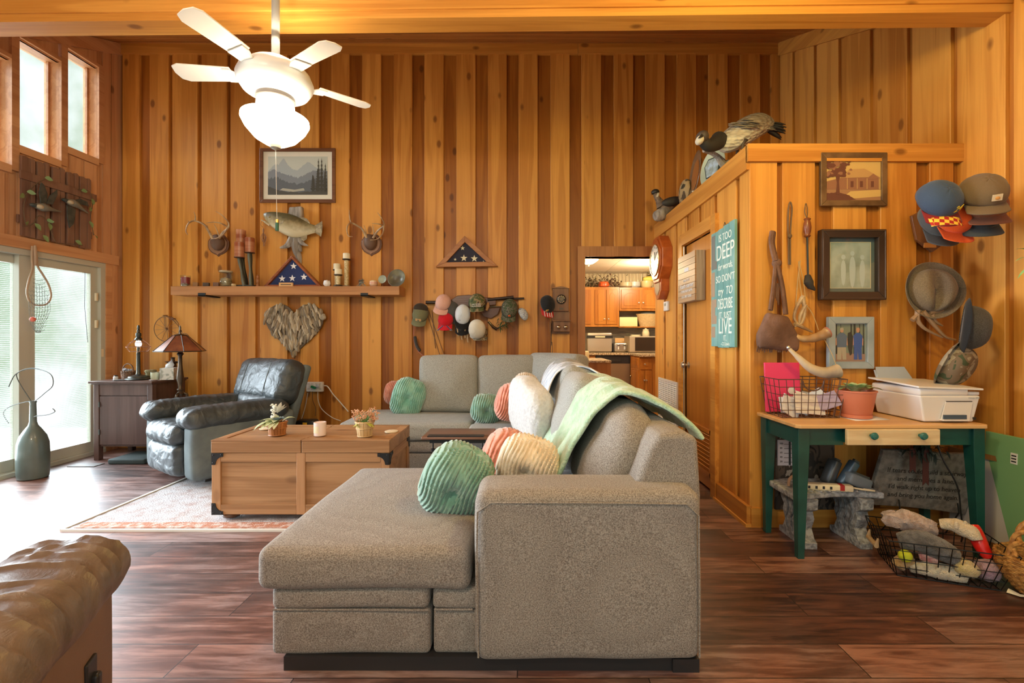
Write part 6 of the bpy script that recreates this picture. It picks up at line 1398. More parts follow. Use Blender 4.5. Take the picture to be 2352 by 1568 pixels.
for px, y, lb in ((899, 3.20, 'round cream coaster at the sofa end of the trunk table'), (612, 3.30, 'round white coaster behind the basket of succulents')):
    c_ = tabp(px, y); simple('coaster', lb, 'coaster', [('disc', M().lathe([(.04, 0), (.046, .002), (.046, .007), (.04, .009), (.004, .009)], c_, 28), mat('coaster_' + str(px), (.72, .60, .40), .6))], c_)
# laptop table behind the chaise
t = thing('laptop_table', 'small wheeled table with a brown top and black frame behind the chaise', 'table', (-.45, 3.0, 0))
def tb(px, py, z): Y = (CAMZ - z) * F / (py - CY); return Vector(((px - CX) / F * Y, Y, z))
zt2 = .565; a, b = tb(965, 1000, zt2), tb(1133, 981, zt2)
x0_, x1_ = -.665, -.205
M().rbox(x0_, x1_, 2.90, 3.19, zt2 - .018, zt2, .008, k=2, m=3).build('table_top', wood('walnut_laminate', (.20, .10, .065), (.12, .055, .035), 'X', var=.1, knots=0, rough=.3), t)
M().box(x0_ + .04, x1_ - .06, 2.905, 2.96, zt2, zt2 + .006).build('stop_strip', BLACKP, t, smooth=False)
m = M(); m.box(x0_ + .05, x1_ - .05, 2.93, 2.96, zt2 - .045, zt2 - .019); m.build('top_rail', BLACK, t, smooth=False)
for x in (x0_ + .07, x1_ - .07): M().lathe([(.012, -.10), (.014, -.085), (.005, -.08), (.005, -.045), (.012, -.04)], (x, 2.945, zt2), 12).build('clamp_knob', BLACK, t)
M().cyl((-.54, 3.02, .02), (-.54, 3.02, zt2 - .02), .014, 12).build('pole', BLACK, t)
M().box(-.84, -.45, 3.00, 3.04, .0, .03).build('base', BLACK, t, smooth=False)
# ------------------------------------------------------------------ kitchen furniture
KN = mat('knob_nickel', (.70, .62, .48), .25, metal=.8)
def kdoor(t, x0, x1, z0, z1, y, arch=False, knob=None, mt=OAKCAB, name='door'):
    d = M().box(x0, x1, y - .018, y, z0, z1).build(name, mt, t, smooth=False, bevel=.004)
    fw = .05 if (x1 - x0) > .16 else .035
    a, b, c, e = x0 + fw, x1 - fw, z0 + fw, z1 - fw
    pts = [(a, c), (b, c), (b, e - (.05 if arch else 0))]
    if arch: pts += [(a + (b - a) * (1 - k / 8), e - .05 + .045 * math.sin(PI * k / 8)) for k in range(1, 8)]
    pts += [(a, e - (.05 if arch else 0))]
    m = M(); m.prism([Vector((u, y - .0175, v)) for u, v in pts], (0, -.006, 0)); m.build('panel', mt, d, smooth=False, bevel=.004)
    if knob: M().lathe([(.006, 0), (.005, .012), (.014, .018), (.012, .026), (.003, .028)], Vector((knob[0], y - .018, knob[1])), 14, (PI / 2, 0, 0)).build('knob', KN, d)
    return d
KX = lambda px, Y: (px - CX) / F * Y
yf = 7.88
t = thing('wall_cabinet', 'tall oak wall cabinet with arched doors on the window side of the kitchen', 'cabinet', (KX(1370, yf), 8.0, 1.388))
M().box(KX(1300, yf), KX(1422, yf), yf, KY - .02, 1.388, 2.075).build('body', OAKCAB, t, smooth=False)
kdoor(t, KX(1318, yf), KX(1357, yf), 1.43, 2.03, yf, True); kdoor(t, KX(1366, yf), KX(1391, yf), 1.43, 2.03, yf, True, (KX(1387.5, yf), 1.52)); kdoor(t, KX(1393, yf), KX(1418, yf), 1.43, 2.03, yf, True, (KX(1397, yf), 1.52))
t = thing('wall_cabinet', 'short oak wall cabinet over the open shelf in the kitchen', 'cabinet', (KX(1480, yf), 8.0, 1.67))
M().box(KX(1423, yf), KX(1530, yf), yf + .01, KY - .02, 1.665, 2.07).build('body', OAKCAB, t, smooth=False)
kdoor(t, KX(1427, yf), KX(1470, yf), 1.70, 2.03, yf + .01, True, (KX(1467, yf), 1.80)); kdoor(t, KX(1474, yf), KX(1517, yf), 1.70, 2.03, yf + .01, True, (KX(1477, yf), 1.80))
o = M().box(KX(1423, yf), KX(1530, yf), 7.95, KY - .01, 1.375, 1.392).build('kitchen_shelf', OAKCAB, smooth=False); tag(o, 'oak shelf under the short kitchen wall cabinet', 'shelf')
c_ = Vector((KX(1444, 7.98), 8.02, 1.392))
o = M().rbox(c_.x - .165, c_.x + .155, 7.97, 8.12, 1.392, 1.56, .012, k=2, m=2).build('bread_tin', mat('pale_yellow', (.85, .78, .42), .5)); tag(o, 'pale yellow box on the kitchen shelf', 'box')
c_ = Vector((KX(1490, 7.98), 8.03, 1.392))
simple('storage_basket', 'pale woven basket on the kitchen shelf beside the yellow box', 'basket', [('basket', M().lathe([(.14, 0), (.15, .02), (.20, .20), (.215, .225), (.20, .225), (.15, .03)], c_, 24, sx=1, sy=.55), mat('pale_basket', (.66, .48, .26), .7, c2=(.50, .34, .16), nscale=60, stretch=(1, 1, 3))), ('cloth', M().ell(c_ + Vector((0, 0, .21)), (.15, .07, .05), nu=16, nv=8, fn=lambda p, q: p * (1 + .2 * mnoise.noise(q * 4))), mat('blue_cloth', (.35, .45, .52), .8))], c_)
# base cabinets and worktop
CT = mat('granite', (.62, .50, .34), .2, c2=(.28, .19, .12), nscale=55, lo=.45, hi=.55)
t = thing('worktop', 'speckled granite kitchen worktop with an angled corner', 'worktop', (1.7, 7.6, .91))
M().prism([(KX(1335, 7.4), 7.42, .912), (KX(1448, 7.4), 7.42, .912), (KX(1470, 6.75), 6.78, .912), (3.25, 6.78, .912), (3.25, KY - .01, .912), (KX(1335, 7.4), KY - .01, .912)], (0, 0, .04)).build('slab', CT, t, smooth=False, bevel=.006)
t = thing('dishwasher', 'dark-topped steel dishwasher under the kitchen worktop', 'dishwasher', (KX(1408, 7.45), 7.7, 0))
x0_, x1_ = KX(1369, 7.45), KX(1447, 7.45)
M().box(x0_, x1_, 7.47, 8.0, .0, .905).build('body', BLACKP, t, smooth=False)
M().box(x0_, x1_, 7.445, 7.47, .78, .895).build('control_panel', mat('control_black', (.03, .03, .035), .25), t, smooth=False)
M().box(x0_, x1_, 7.445, 7.47, .08, .775).build('door', mat('steel_door', (.36, .27, .18), .3, metal=.6), t, smooth=False)
M().box(x0_ + .22, x1_ - .15, 7.437, 7.448, .81, .85).build('handle', BLACKP, t, smooth=False)
t = thing('base_cabinet', 'narrow oak base cabinet at the window side of the dishwasher', 'cabinet', (KX(1355, 7.45), 7.7, 0))
M().box(KX(1335, 7.45), KX(1368, 7.45), 7.47, 8.1, 0, .91).build('body', OAKCAB, t, smooth=False); kdoor(t, KX(1352, 7.45), KX(1367, 7.45), .80, .88, 7.47, name='drawer')
t = thing('corner_cabinet', 'angled oak corner base cabinet beside the dishwasher', 'cabinet', (KX(1460, 7.1), 7.2, 0))
M().prism([(KX(1448, 7.45), 7.46, 0), (KX(1472, 6.8) - .002, 6.86, 0), (KX(1472, 6.8) - .002, 7.61, 0), (2.6, 7.61, 0), (2.6, 8.1, 0), (KX(1448, 7.45), 8.1, 0)], (0, 0, .91)).build('body', OAKCAB, t, smooth=False)
p0 = Vector((KX(1449, 7.45), 7.45, 0)); p1 = Vector((KX(1471, 6.85), 6.88, 0)); dv = (p1 - p0); Ld = dv.length; dv.normalize(); nv_ = Vector((dv.y, -dv.x, 0)) 
if nv_.x > 0: nv_ = -nv_
def dq(u, z, d): p = p0 + dv * (Ld * u) + nv_ * d; return (p.x, p.y, z)
for nm, z0, z1 in (('drawer', .74, .88), ('door', .12, .71)):
    d_ = M().prism([dq(.1, z0, .0), dq(.92, z0, .0), dq(.92, z1, 0), dq(.1, z1, 0)], nv_ * .018).build(nm, OAKCAB, t, smooth=False, bevel=.003)
    M().prism([dq(.25, z0 + .03, .018), dq(.78, z0 + .03, .018), dq(.78, z1 - .03, .018), dq(.25, z1 - .03, .018)], nv_ * .006).build('panel', OAKCAB, d_, smooth=False, bevel=.003)
M().ell(Vector(dq(.2, .58, .03)), (.014, .014, .014), nu=10, nv=8).build('knob', KN, t)
t = thing('base_cabinet', 'oak base cabinet with a drawer over double doors nearest the closet', 'cabinet', (2.0, 7.2, 0))
xa, xb = KX(1472, 6.8), 2.6
M().box(xa, xb, 6.86, 7.6, 0, .91).build('body', OAKCAB, t, smooth=False)
kdoor(t, xa + .01, KX(1499, 6.8), .72, .88, 6.86, knob=(KX(1482, 6.8), .80), name='drawer'); kdoor(t, xa + .01, KX(1482.5, 6.8), .10, .70, 6.86, knob=(KX(1480.5, 6.8), .56)); kdoor(t, KX(1483.5, 6.8), KX(1499, 6.8), .10, .70, 6.86, knob=(KX(1485.5, 6.8), .56))
t = thing('kitchen_island', 'brown panelled counter end standing nearest the kitchen opening', 'counter', (.9, 6.2, 0))
M().box(.3, KX(1403, 5.95), 5.95, 6.7, 0, .875).build('panel', wood('island_panel', (.40, .17, .05), (.24, .085, .02), 'Z', var=.1, knots=.5), t, smooth=False); M().box(.28, KX(1404, 5.95), 5.93, 6.72, .875, .90).build('top', CT, t, smooth=False)
simple('white_jug', 'cream box standing on the counter end at the kitchen opening', 'box', [('box', M().rbox(KX(1336, 6.1), KX(1352, 6.1), 6.05, 6.15, .90, 1.02, .01, k=2, m=2), CREAM)], (KX(1345, 6.1), 6.1, .90))
# appliances
ys = 7.60; WT = .952
t = thing('toaster_oven', 'steel bread bin oven at the window end of the kitchen worktop', 'oven', (KX(1378, ys), ys + .1, WT))
x0_, x1_ = KX(1349, ys), KX(1406, ys); zt_ = P(0, 764, ys).z
M().rbox(x0_, x1_, ys, ys + .3, WT + .01, zt_, .02, k=3, m=3).build('body', mat('oven_silver', (.50, .44, .38), .35, metal=.5), t)
M().box(x0_ - .01, x1_ + .01, ys - .008, ys + .01, zt_ - .09, zt_ - .045).build('control_strip', BLACKP, t, smooth=False); M().box(x0_ + .13, x1_ - .12, ys - .014, ys, zt_ - .08, zt_ - .055).build('handle', CREAM, t, smooth=False)
t = thing('toaster', 'chrome four-slot toaster between the oven and the microwave', 'toaster', (KX(1425, ys), ys + .1, WT))
x0_, x1_ = KX(1411, ys), KX(1442, ys); M().rbox(x0_, x1_, ys, ys + .22, WT + .01, WT + .16, .025, k=3, m=3).build('body', SILVER, t)
for s_ in (.3, .75):
    xx = x0_ + (x1_ - x0_) * s_; M().box(xx - .012, xx + .012, ys - .012, ys, WT + .05, WT + .14).build('lever_slot', WHITE, t, smooth=False); M().cbox((xx, ys - .02, WT + .12), (.04, .02, .012)).build('lever', BLACKP, t, smooth=False)
for s_ in (0, 1): M().rbox(*((x0_ - .02, x0_ + .01) if s_ == 0 else (x1_ - .01, x1_ + .02)), ys + .01, ys + .21, WT, WT + .15, .008, k=2, m=2).build('end_cap', BLACKP, t)
t = thing('microwave', 'steel microwave with a dark window on the kitchen worktop', 'microwave', (KX(1475, 7.45), 7.6, WT))
x0_, x1_ = KX(1446, 7.45), KX(1515, 7.45); M().box(x0_, x1_, 7.45, 7.85, WT + .01, WT + .27).build('body', mat('micro_body', (.50, .42, .32), .35, metal=.4), t, smooth=False, bevel=.006)
M().box(x0_ + .09, x1_ - .02, 7.44, 7.452, WT + .03, WT + .25).build('door_window', mat('micro_glass', (.035, .025, .02), .12), t, smooth=False)
simple('counter_board', 'pale wooden cutting board leaning behind the toaster', 'cutting board', [('board', M().box(KX(1412, 7.95), KX(1440, 7.95), 7.93, 7.96, WT, WT + .24), LIGHTW)], (KX(1426, 7.95), 7.95, WT))
c_ = Vector((KX(1486, 7.9), 7.98, 1.20))
o = M().box(KX(1440, 7.9), KX(1530, 7.9), 7.88, KY - .01, 1.175, 1.20).build('low_shelf', BLACK, smooth=False); tag(o, 'dark narrow shelf above the microwave', 'shelf')
simple('canister', 'cream lidded canister on the dark shelf above the microwave', 'jar', [('jar', M().lathe([(.05, 0), (.062, .02), (.062, .09), (.05, .12), (.05, .125)], c_, 20), CREAM), ('lid', M().lathe([(.052, .125), (.054, .14), (.02, .15), (.015, .165), (.005, .17)], c_, 20), CREAM)], c_)
for k, (px, lb) in enumerate(((1445, 'clear glass cup hanging-height on the dark shelf over the toaster end'), (1462, 'stack of pale dishes in the middle of the dark shelf over the microwave'))):
    c_ = Vector((KX(px, 7.9), 7.98, 1.20)); simple('glass_cup' if k == 0 else 'dish_stack', ('small clear glass cup at the open end of the dark shelf', lb)[k], ('glass', 'dishes')[k], [('glass', M().lathe([(.03, 0), (.04, .08), (.037, .08), (.028, .006)], c_, 16) if k == 0 else M().lathe([(.05, 0), (.09, .015), (.085, .02), (.09, .035), (.085, .05), (.005, .045)], c_, 20), THING if k == 0 else CREAM)], c_)
# things on top of the wall cabinets
r_ = random.Random(44); TC = 2.075; yk = 8.0
c_ = Vector((KX(1387, yk), yk, TC)); simple('orange_pot', 'round orange pot on top of the tall kitchen cabinet', 'pot', [('pot', M().lathe([(.05, 0), (.09, .02), (.10, .06), (.085, .10), (.07, .105), (.075, .09), (.01, .05)], c_, 24), mat('orange_pot_glaze', (.75, .12, .03), .3))], c_)
for k, (px, n, sp, lb) in enumerate(((1350, 60, .16, 'trailing dried greenery at the window end of the cabinet top'), (1376, 120, .30, 'dark leafy garland behind the orange pot'), (1408, 70, .18, 'dark leafy garland between the orange pot and the glass dishes'), (1493, 30, .10, 'greenery above the yellow squash ornament'))):
    m = M()
    for i in range(n):
        b = Vector((KX(px, yk) + r_.gauss(0, sp * .4), yk + r_.uniform(-.06, .1), TC + abs(r_.gauss(0, .09)) + (.16 if k == 3 else .0))); b.z = min(b.z, 2.30); m.leaf(b, (r_.uniform(-1, 1), r_.uniform(-1, .3), r_.uniform(-.3, 1)), .07, .03)
    m.tube([(KX(px, yk) - sp * .6, yk, TC + .02), (KX(px, yk), yk, TC + .10), (KX(px, yk) + sp * .6, yk, TC + .02)], .004, 4)
    tag(m.build('greenery', mat('garland_%d' % k, (.10, .09, .04), .7, c2=(.20, .09, .06), nscale=20)), lb, 'plant', 'greenery on the kitchen cabinets')
for k, (px, w_, h_, cc, lb) in enumerate(((1438, .13, .09, (.50, .40, .25), 'wide glassy dish on top of the short kitchen cabinet'), (1456, .11, .10, (.50, .50, .48), 'pale grey dish beside the wide one on top of the short cabinet'), (1485, .10, .12, (.68, .52, .25), 'tan crock on top of the short kitchen cabinet'))):
    c_ = Vector((KX(px, yk), yk, TC - .004)); simple('crock', lb, 'dish', [('bowl', M().lathe([(w_ * .7, 0), (w_, h_ * .3), (w_, h_), (w_ * .92, h_), (w_ * .9, h_ * .3), (.01, .02)], c_, 22), mat('crock_%d' % k, cc, .3))], c_)
c_ = Vector((KX(1492, 7.95), 7.95, TC)); o = M().ell(c_ + Vector((0, 0, .15)), (.12, .06, .05), nu=18, nv=10).build('squash_ornament', mat('squash', (.75, .60, .12), .5)); tag(o, 'yellow squash-shaped ornament above the tan crock', 'ornament')
c_ = P(1352, 597, 6.0)
t = thing('kitchen_light', 'lit glass dome lamp under the kitchen ceiling', 'ceiling light', (c_.x, 6.0, 2.17))
M().lathe([(.01, 2.165), (.06, 2.175), (.12, 2.215), (.15, 2.265), (.155, 2.28), (.145, 2.285)], (c_.x, 6.0, 0), 28).build('glass_dome', mat('dome_glass', (1, .9, .7), .4, emit=(1, .72, .38), estr=9), t)
M().lathe([(.08, 2.285), (.10, 2.30), (.10, 2.345)], (c_.x, 6.0, 0), 24).build('mount', BRONZE, t); M().lathe([(.003, 2.14), (.012, 2.15), (.012, 2.166)], (c_.x, 6.0, 0), 12).build('finial', BRONZE, t)

# ------------------------------------------------------------------ closet side wall (faces the window side)
def SP(px, py, X): Y = X * F / (px - CX); return Vector((X, Y, CAMZ - (py - CY) / F * Y))
# octagonal regulator clock
cl = MAHOG; CLK = mat('clock_wood', (.50, .12, .025), .3, c2=(.38, .08, .015), nscale=10)
t = thing('wall_clock', 'orange-brown octagonal pendulum wall clock beside the kitchen opening', 'clock', (XP, 4.62, 1.62))
yc, zc = 4.62, 1.985
octa = lambda r, x: [(x, yc + r * math.cos(PI / 8 + k * PI / 4) * .98, zc + r * math.sin(PI / 8 + k * PI / 4) * 1.06) for k in range(8)]
M().prism(octa(.235, XP), (-.10, 0, 0)).build('octagon_case', CLK, t, smooth=False, bevel=.006)
M().prism(octa(.20, XP - .10), (-.012, 0, 0)).build('bezel', CLK, t, smooth=False, bevel=.003)
fc = M().lathe([(.01, 0), (.155, 0), (.155, .004), (.01, .004)], (XP - .112, yc, zc), 40, (0, -PI / 2, 0)).build('dial', mat('dial_cream', (.80, .76, .66), .4), t)
M().tube([Vector((XP - .117, yc + .158 * math.cos(2 * PI * i / 40), zc + .158 * math.sin(2 * PI * i / 40))) for i in range(40)], .006, 6, closed=True).build('rim', mat('clock_brass', (.72, .55, .25), .25, metal=.9), t)
for k in range(12): a = k * PI / 6; M().box(XP - .1185, XP - .116, yc + .128 * math.sin(a) - .004, yc + .128 * math.sin(a) + .004, zc + .128 * math.cos(a) - .010, zc + .128 * math.cos(a) + .010).build('hour_mark', BLACKP, fc, smooth=False)
for a, L_ in ((.2, .08), (.9, .11)): M().tube([(XP - .119, yc, zc), (XP - .119, yc - math.sin(a) * L_, zc + math.cos(a) * L_)], .003, 4).build('hand', BLACKP, fc)
lo_ = [(yc + .115, zc - .20), (yc + .115, zc - .32), (yc + .03, zc - .40), (yc - .03, zc - .40), (yc - .115, zc - .32), (yc - .115, zc - .20)]
M().prism([(XP, a, b) for a, b in lo_], (-.085, 0, 0)).build('pendulum_case', CLK, t, smooth=False, bevel=.005)
M().prism([(XP - .085, yc + (a - yc) * .6, zc - .29 + (b - zc + .29) * .6) for a, b in lo_], (-.004, 0, 0)).build('pendulum_window', mat('pend_glass', (.52, .40, .26), .15), t, smooth=False)
# thermostat
t = thing('thermostat', 'small white thermostat on the closet wall below the clock', 'thermostat', (XP, 4.56, 1.46)); q = SP(1534, 703, XP)
M().rbox(XP - .028, XP, q.y - .06, q.y + .06, q.z - .048, q.z + .048, .008, k=2, m=2).build('case', WHITE, t); M().box(XP - .030, XP - .027, q.y - .03, q.y + .03, q.z + .002, q.z + .028).build('display', mat('lcd', (.35, .38, .34), .3), t, smooth=False)
# return air grille
t = thing('air_grille', 'white louvred return air grille low on the closet wall', 'grille', (XP, 4.52, .25))
y0_, y1_, z0_, z1_ = 4.24, 4.84, .26, .78
pg = lambda y, z, d: Vector((XP - d, y, z))
m = M(); fr_box(m, y0_, y1_, z0_, z1_, .025, pg, 0, .014); m.box(XP - .003, XP, y0_, y1_, z0_, z1_); m.build('frame', WHITE, t, smooth=False)
m = M()
for i in range(24): z = z0_ + .035 + i * .0195; m.cbox((XP - .007, (y0_ + y1_) / 2, z), (.010, y1_ - y0_ - .05, .011), (0, .6, 0))
for i in range(1, 7): m.box(XP - .014, XP - .002, y0_ + i * (y1_ - y0_) / 7 - .002, y0_ + i * (y1_ - y0_) / 7 + .002, z0_ + .02, z1_ - .02)
m.build('louvres', WHITE, t, smooth=False)
# wooden sign on the closet door
t = thing('door_sign', 'square slatted wooden sign with white lettering hanging on the closet door', 'sign', (XP - .03, 3.82, 1.52))
y0_, y1_, z0_, z1_ = 3.63, 4.03, 1.50, 1.90; sx_ = XP - .075
SL = wood('sign_slat', (.46, .28, .15), (.22, .12, .065), 'Y', var=.5, knots=0, gs=1.5)
for i in range(8): h_ = (z1_ - z0_) / 8; M().box(sx_, sx_ + .012, y0_, y1_, z0_ + i * h_ + .002, z0_ + (i + 1) * h_ - .001).build('slat', SL, t, smooth=False)
m = M(); m.box(sx_ + .012, XP + .008, y0_, y0_ + .012, z0_, z1_); m.box(sx_ + .012, XP + .008, y1_ - .012, y1_, z0_, z1_); m.box(sx_ + .012, XP + .008, y0_ + .012, y1_ - .012, z0_, z0_ + .012); m.box(sx_ + .012, XP + .008, y0_ + .012, y1_ - .012, z1_ - .012, z1_); m.build('side_frame', GREYW, t, smooth=False)
def side_text(name, body, y, z, size, X, parent, mt=STARW, sx=1, shear=0): return text(name, body, size, frame_mtx((X, y, z), (0, -1, 0), (0, 0, 1)), mt, parent, sx=sx, shear=shear)
M().box(sx_ - .001, sx_, 3.77, 3.87, 1.755, 1.785).build('white_label', STARW, t, smooth=False)
side_text('lettering', 'WHAT IS IT', 3.82, 1.68, .028, sx_ - .001, t); side_text('script', 'South manner', 3.82, 1.635, .055, sx_ - .001, t, shear=.3)
side_text('lettering', 'COMES FROM SOME', 3.82, 1.59, .030, sx_ - .001, t); side_text('lettering', 'OLD DIRT ROAD', 3.82, 1.545, .030, sx_ - .001, t)
# teal plank sign
TEAL = mat('teal_plank', (.11, .29, .28), .7, c2=(.23, .42, .38), nscale=7, stretch=(1, 1, .5), lo=.35, hi=.65); LTX = mat('sign_white', (.74, .80, .74), .7)
t = thing('plank_sign', 'tall teal plank sign with white words hung beside the closet door', 'sign', (XP - .03, 3.22, 1.13))
X0 = XP - .035; yb0, yb1 = 3.03, 3.41
pk = [(yb1, yb1 - .115, 1.135, 1.97), (yb1 - .118, yb1 - .205, 1.128, 1.975), (yb1 - .208, yb1 - .295, 1.13, 1.985), (yb1 - .298, yb0, 1.135, 1.99)]
for a, b, z0, z1 in pk: M().box(X0, X0 + .02, b, a, z0, z1).build('plank', TEAL, t, smooth=False, bevel=.003)
m = M(); m.box(X0 + .02, XP - .001, yb0 + .03, yb1 - .03, 1.25, 1.29); m.box(X0 + .02, XP - .001, yb0 + .03, yb1 - .03, 1.84, 1.88); m.build('batten', GREYW, t, smooth=False)
M().tube([(X0 + .01, 3.18, 1.985), (X0 + .01, 3.20, 2.01), (X0 + .01, 3.22, 1.985)], .0025, 5).build('hanger', IRON, t)
ym = 3.175
for body, z, s_, sx__, sh_ in (('IS TOO', 1.905, .075, .85, 0), ('DEEP', 1.80, .155, .82, 0), ('for words,', 1.70, .065, .85, .3), ('SO DON\'T', 1.615, .070, .9, 0), ('try  TO', 1.525, .080, .9, .2), ('DESCRIBE', 1.435, .105, .52, 0), ('IT, JUST', 1.355, .065, .9, 0), ('IT.', 1.195, .055, .9, 0), ('- C.S. Lewis', 1.155, .032, .9, .2)):
    side_text('lettering', body, ym, z, s_, X0 - .0005, t, LTX, sx__, sh_)
side_text('lettering', 'LIVE', ym, 1.275, .155, X0 - .0005, t, LTX, .75)
SGR = mat('sign_grey', (.16, .17, .155), .7); SBR = mat('sign_brown', (.36, .25, .165), .7)
m = M(); ya = yb1 - .012
for (z0, z1, dy, mi) in ((1.76, 1.95, .06, 0), (1.70, 1.76, .09, 0), (1.50, 1.68, .055, 1), (1.42, 1.48, .085, 1), (1.36, 1.42, .06, 1), (1.30, 1.36, .085, 1), (1.20, 1.28, .06, 1)): m.slot(mi).box(X0 - .0012, X0, ya - dy, ya, z0, z1)
m.build('block_letters', [SGR, SBR], t, smooth=False)

# ------------------------------------------------------------------ on top of the closet
c_ = P(1697, 350, 3.18); GT = ZP
t = thing('mounted_goose', 'taxidermy goose with lowered head standing on top of the closet', 'mounted bird', (1.55, 3.2, GT))
GB_, n_, b_ = newmat('goose_feathers'); L = n_.links.new; b_.inputs['Roughness'].default_value = .9
tc_ = n_.nodes.new('ShaderNodeTexCoord'); sz_ = n_.nodes.new('ShaderNodeSeparateXYZ'); L(tc_.outputs['Object'], sz_.inputs[0])
wv = n_.nodes.new('ShaderNodeTexVoronoi'); wv.inputs['Scale'].default_value = 42; mp_ = n_.nodes.new('ShaderNodeMapping'); mp_.inputs['Scale'].default_value = (.6, 1, 1.3); L(tc_.outputs['Object'], mp_.inputs['Vector']); L(mp_.outputs[0], wv.inputs['Vector'])
m1_ = n_.nodes.new('ShaderNodeMath'); m1_.operation = 'MULTIPLY_ADD'; m1_.inputs[1].default_value = .55; L(sz_.outputs[0], m1_.inputs[0]); L(sz_.outputs[2], m1_.inputs[2])
m3_ = n_.nodes.new('ShaderNodeMath'); m3_.operation = 'MULTIPLY_ADD'; m3_.inputs[1].default_value = .06; L(wv.outputs['Distance'], m3_.inputs[0]); L(sz_.outputs[2], m3_.inputs[2])
rr = n_.nodes.new('ShaderNodeValToRGB'); e = rr.color_ramp.elements; e[0].position = .155; e[0].color = (.62, .58, .45, 1); e[1].position = .30; e[1].color = (.16, .13, .09, 1); L(m3_.outputs[0], rr.inputs['Fac'])
x_ = e.new(.235); x_.color = (.34, .28, .20, 1)
L(rr.outputs['Color'], b_.inputs['Base Color']); bp_ = n_.nodes.new('ShaderNodeBump'); bp_.inputs['Strength'].default_value = .9; bp_.inputs['Distance'].default_value = .012; L(wv.outputs['Distance'], bp_.inputs['Height']); L(bp_.outputs['Normal'], b_.inputs['Normal'])
BLKF = mat('black_feather', (.02, .018, .015), .7); WHF = mat('white_feather', (.62, .56, .42), .8)
G = lambda px, py, y=3.18: P(px, py, y)
# body as stacked rings from breast to rump
rings = [(1652, 322, 13), (1660, 320, 24), (1675, 316, 34), (1695, 309, 40), (1715, 302, 40), (1733, 296, 35), (1750, 291, 26), (1765, 289, 17), (1776, 288, 9)]
vs = []; n = 28
for k, (x, y, h_) in enumerate(rings):
    c = G(x, y); r = h_ * 3.18 / F
    for j in range(n): a = 2 * PI * j / n; vs.append(c + Vector((.35 * r * math.sin(a), math.cos(a) * r * .92, math.sin(a) * r)))
m = M().add(vs, [(i * n + j, i * n + (j + 1) % n, (i + 1) * n + (j + 1) % n, (i + 1) * n + j) for i in range(len(rings) - 1) for j in range(n)] + [tuple(range(n - 1, -1, -1)), tuple((len(rings) - 1) * n + j for j in range(n))])
m.build('body', GB_, t, sub=1)
M().tube(curve_pts([G(1652, 322, 3.16), G(1645, 328, 3.13), G(1636, 333, 3.10), G(1624, 333, 3.08), G(1614, 322, 3.06)], 5), [.060, .058, .056, .055, .054, .053, .052, .05, .048, .046, .044, .043, .042, .041, .040, .039, .038, .037, .036, .034, .032], 16).build('neck', BLKF, t)
M().ell(G(1613, 315, 3.05), (.040, .050, .042), (0, .5, 0), 18, 12).build('head', mat('goose_head', (.06, .045, .035), .6), t)
M().ell(G(1607, 322, 3.035), (.026, .036, .032), (0, .6, 0), 16, 10).build('cheek_patch', WHF, t)
M().prism([G(1612, 306, 3.0), G(1617, 312, 2.99), G(1606, 314, 2.96)], (0, .03, .0)).build('bill', BLKF, t, smooth=False, bevel=.004)
for s_ in (-1, 1): M().ell(G(1617 - s_ * 4, 313 + s_, 3.03), (.005, .005, .005), nu=10, nv=6).build('eye', BLACKP, t)
m = M(); r_ = random.Random(17)
for i in range(9): m.leaf(G(1760, 284 + i * 2.0, 3.18 + r_.uniform(-.03, .03)), (1, r_.uniform(-.25, .25), .12 - i * .05), .13, .035, .1)
m.build('tail', BLKF, t, solid=.004)
m = M()
for i in range(60):
    u = r_.random(); b = G(1672 + 85 * u, 282 - 8 * math.sin(PI * u) + r_.uniform(0, 20), 3.18 - .10 * math.sin(PI * min(1, u + .15)) + r_.uniform(-.03, .02)); m.leaf(b, (1, -.25, -.02 + r_.uniform(-.1, .1)), .075, .030, .15, up=(0, -.6, 1))
m.build('wing', mat('wing_feather', (.20, .16, .10), .8, c2=(.30, .25, .17), nscale=25), t, solid=.002)
for (x, y, yy) in ((1706, 336, 3.12), (1694, 338, 3.25)):
    f_ = Vector((G(x, 0, yy).x - .01, yy, GT)); M().tube(curve_pts([G(x + 2, y - 14, yy), G(x, y, yy), f_ + Vector((0, 0, .006))], 4), [.03, .022, .014, .010, .009, .009, .009, .009, .010], 10).build('leg', mat('goose_leg', (.08, .06, .045), .7) if 'goose_leg' not in bpy.data.materials else bpy.data.materials['goose_leg'], t)
    m = M(); [m.tube([f_ + Vector((0, 0, .008)), f_ + Vector((-.06, dy, .006))], [.008, .004], 6) for dy in (-.03, 0, .03)]; m.build('foot', bpy.data.materials['goose_leg'], t)
DWM = bpy.data.materials['driftwood']
t = M(); tine(t, [P(1616, 346, 3.25), P(1640, 354, 3.3), P(1660, 372, 3.32), P(1668, 388, 3.33)], .012, .030); tine(t, [P(1650, 362, 3.3), P(1662, 378, 3.30), (P(1672, 0, 3.3).x, 3.3, GT + .03)], .02, .04)
tag(t.build('driftwood_branch', DWM), 'grey driftwood branch standing under the goose on the closet top', 'driftwood')
tag(M().ell((P(1750, 0, 3.0).x, 3.0, GT + .018), (.06, .03, .018), nu=18, nv=10, fn=lambda p, q: p * (1 + .4 * mnoise.noise(q * 4))).build('dried_moss', mat('moss_pale', (.40, .34, .16), .9, bump=1, bscale=80)), 'small clump of pale dried moss behind the closet top edge', 'moss')
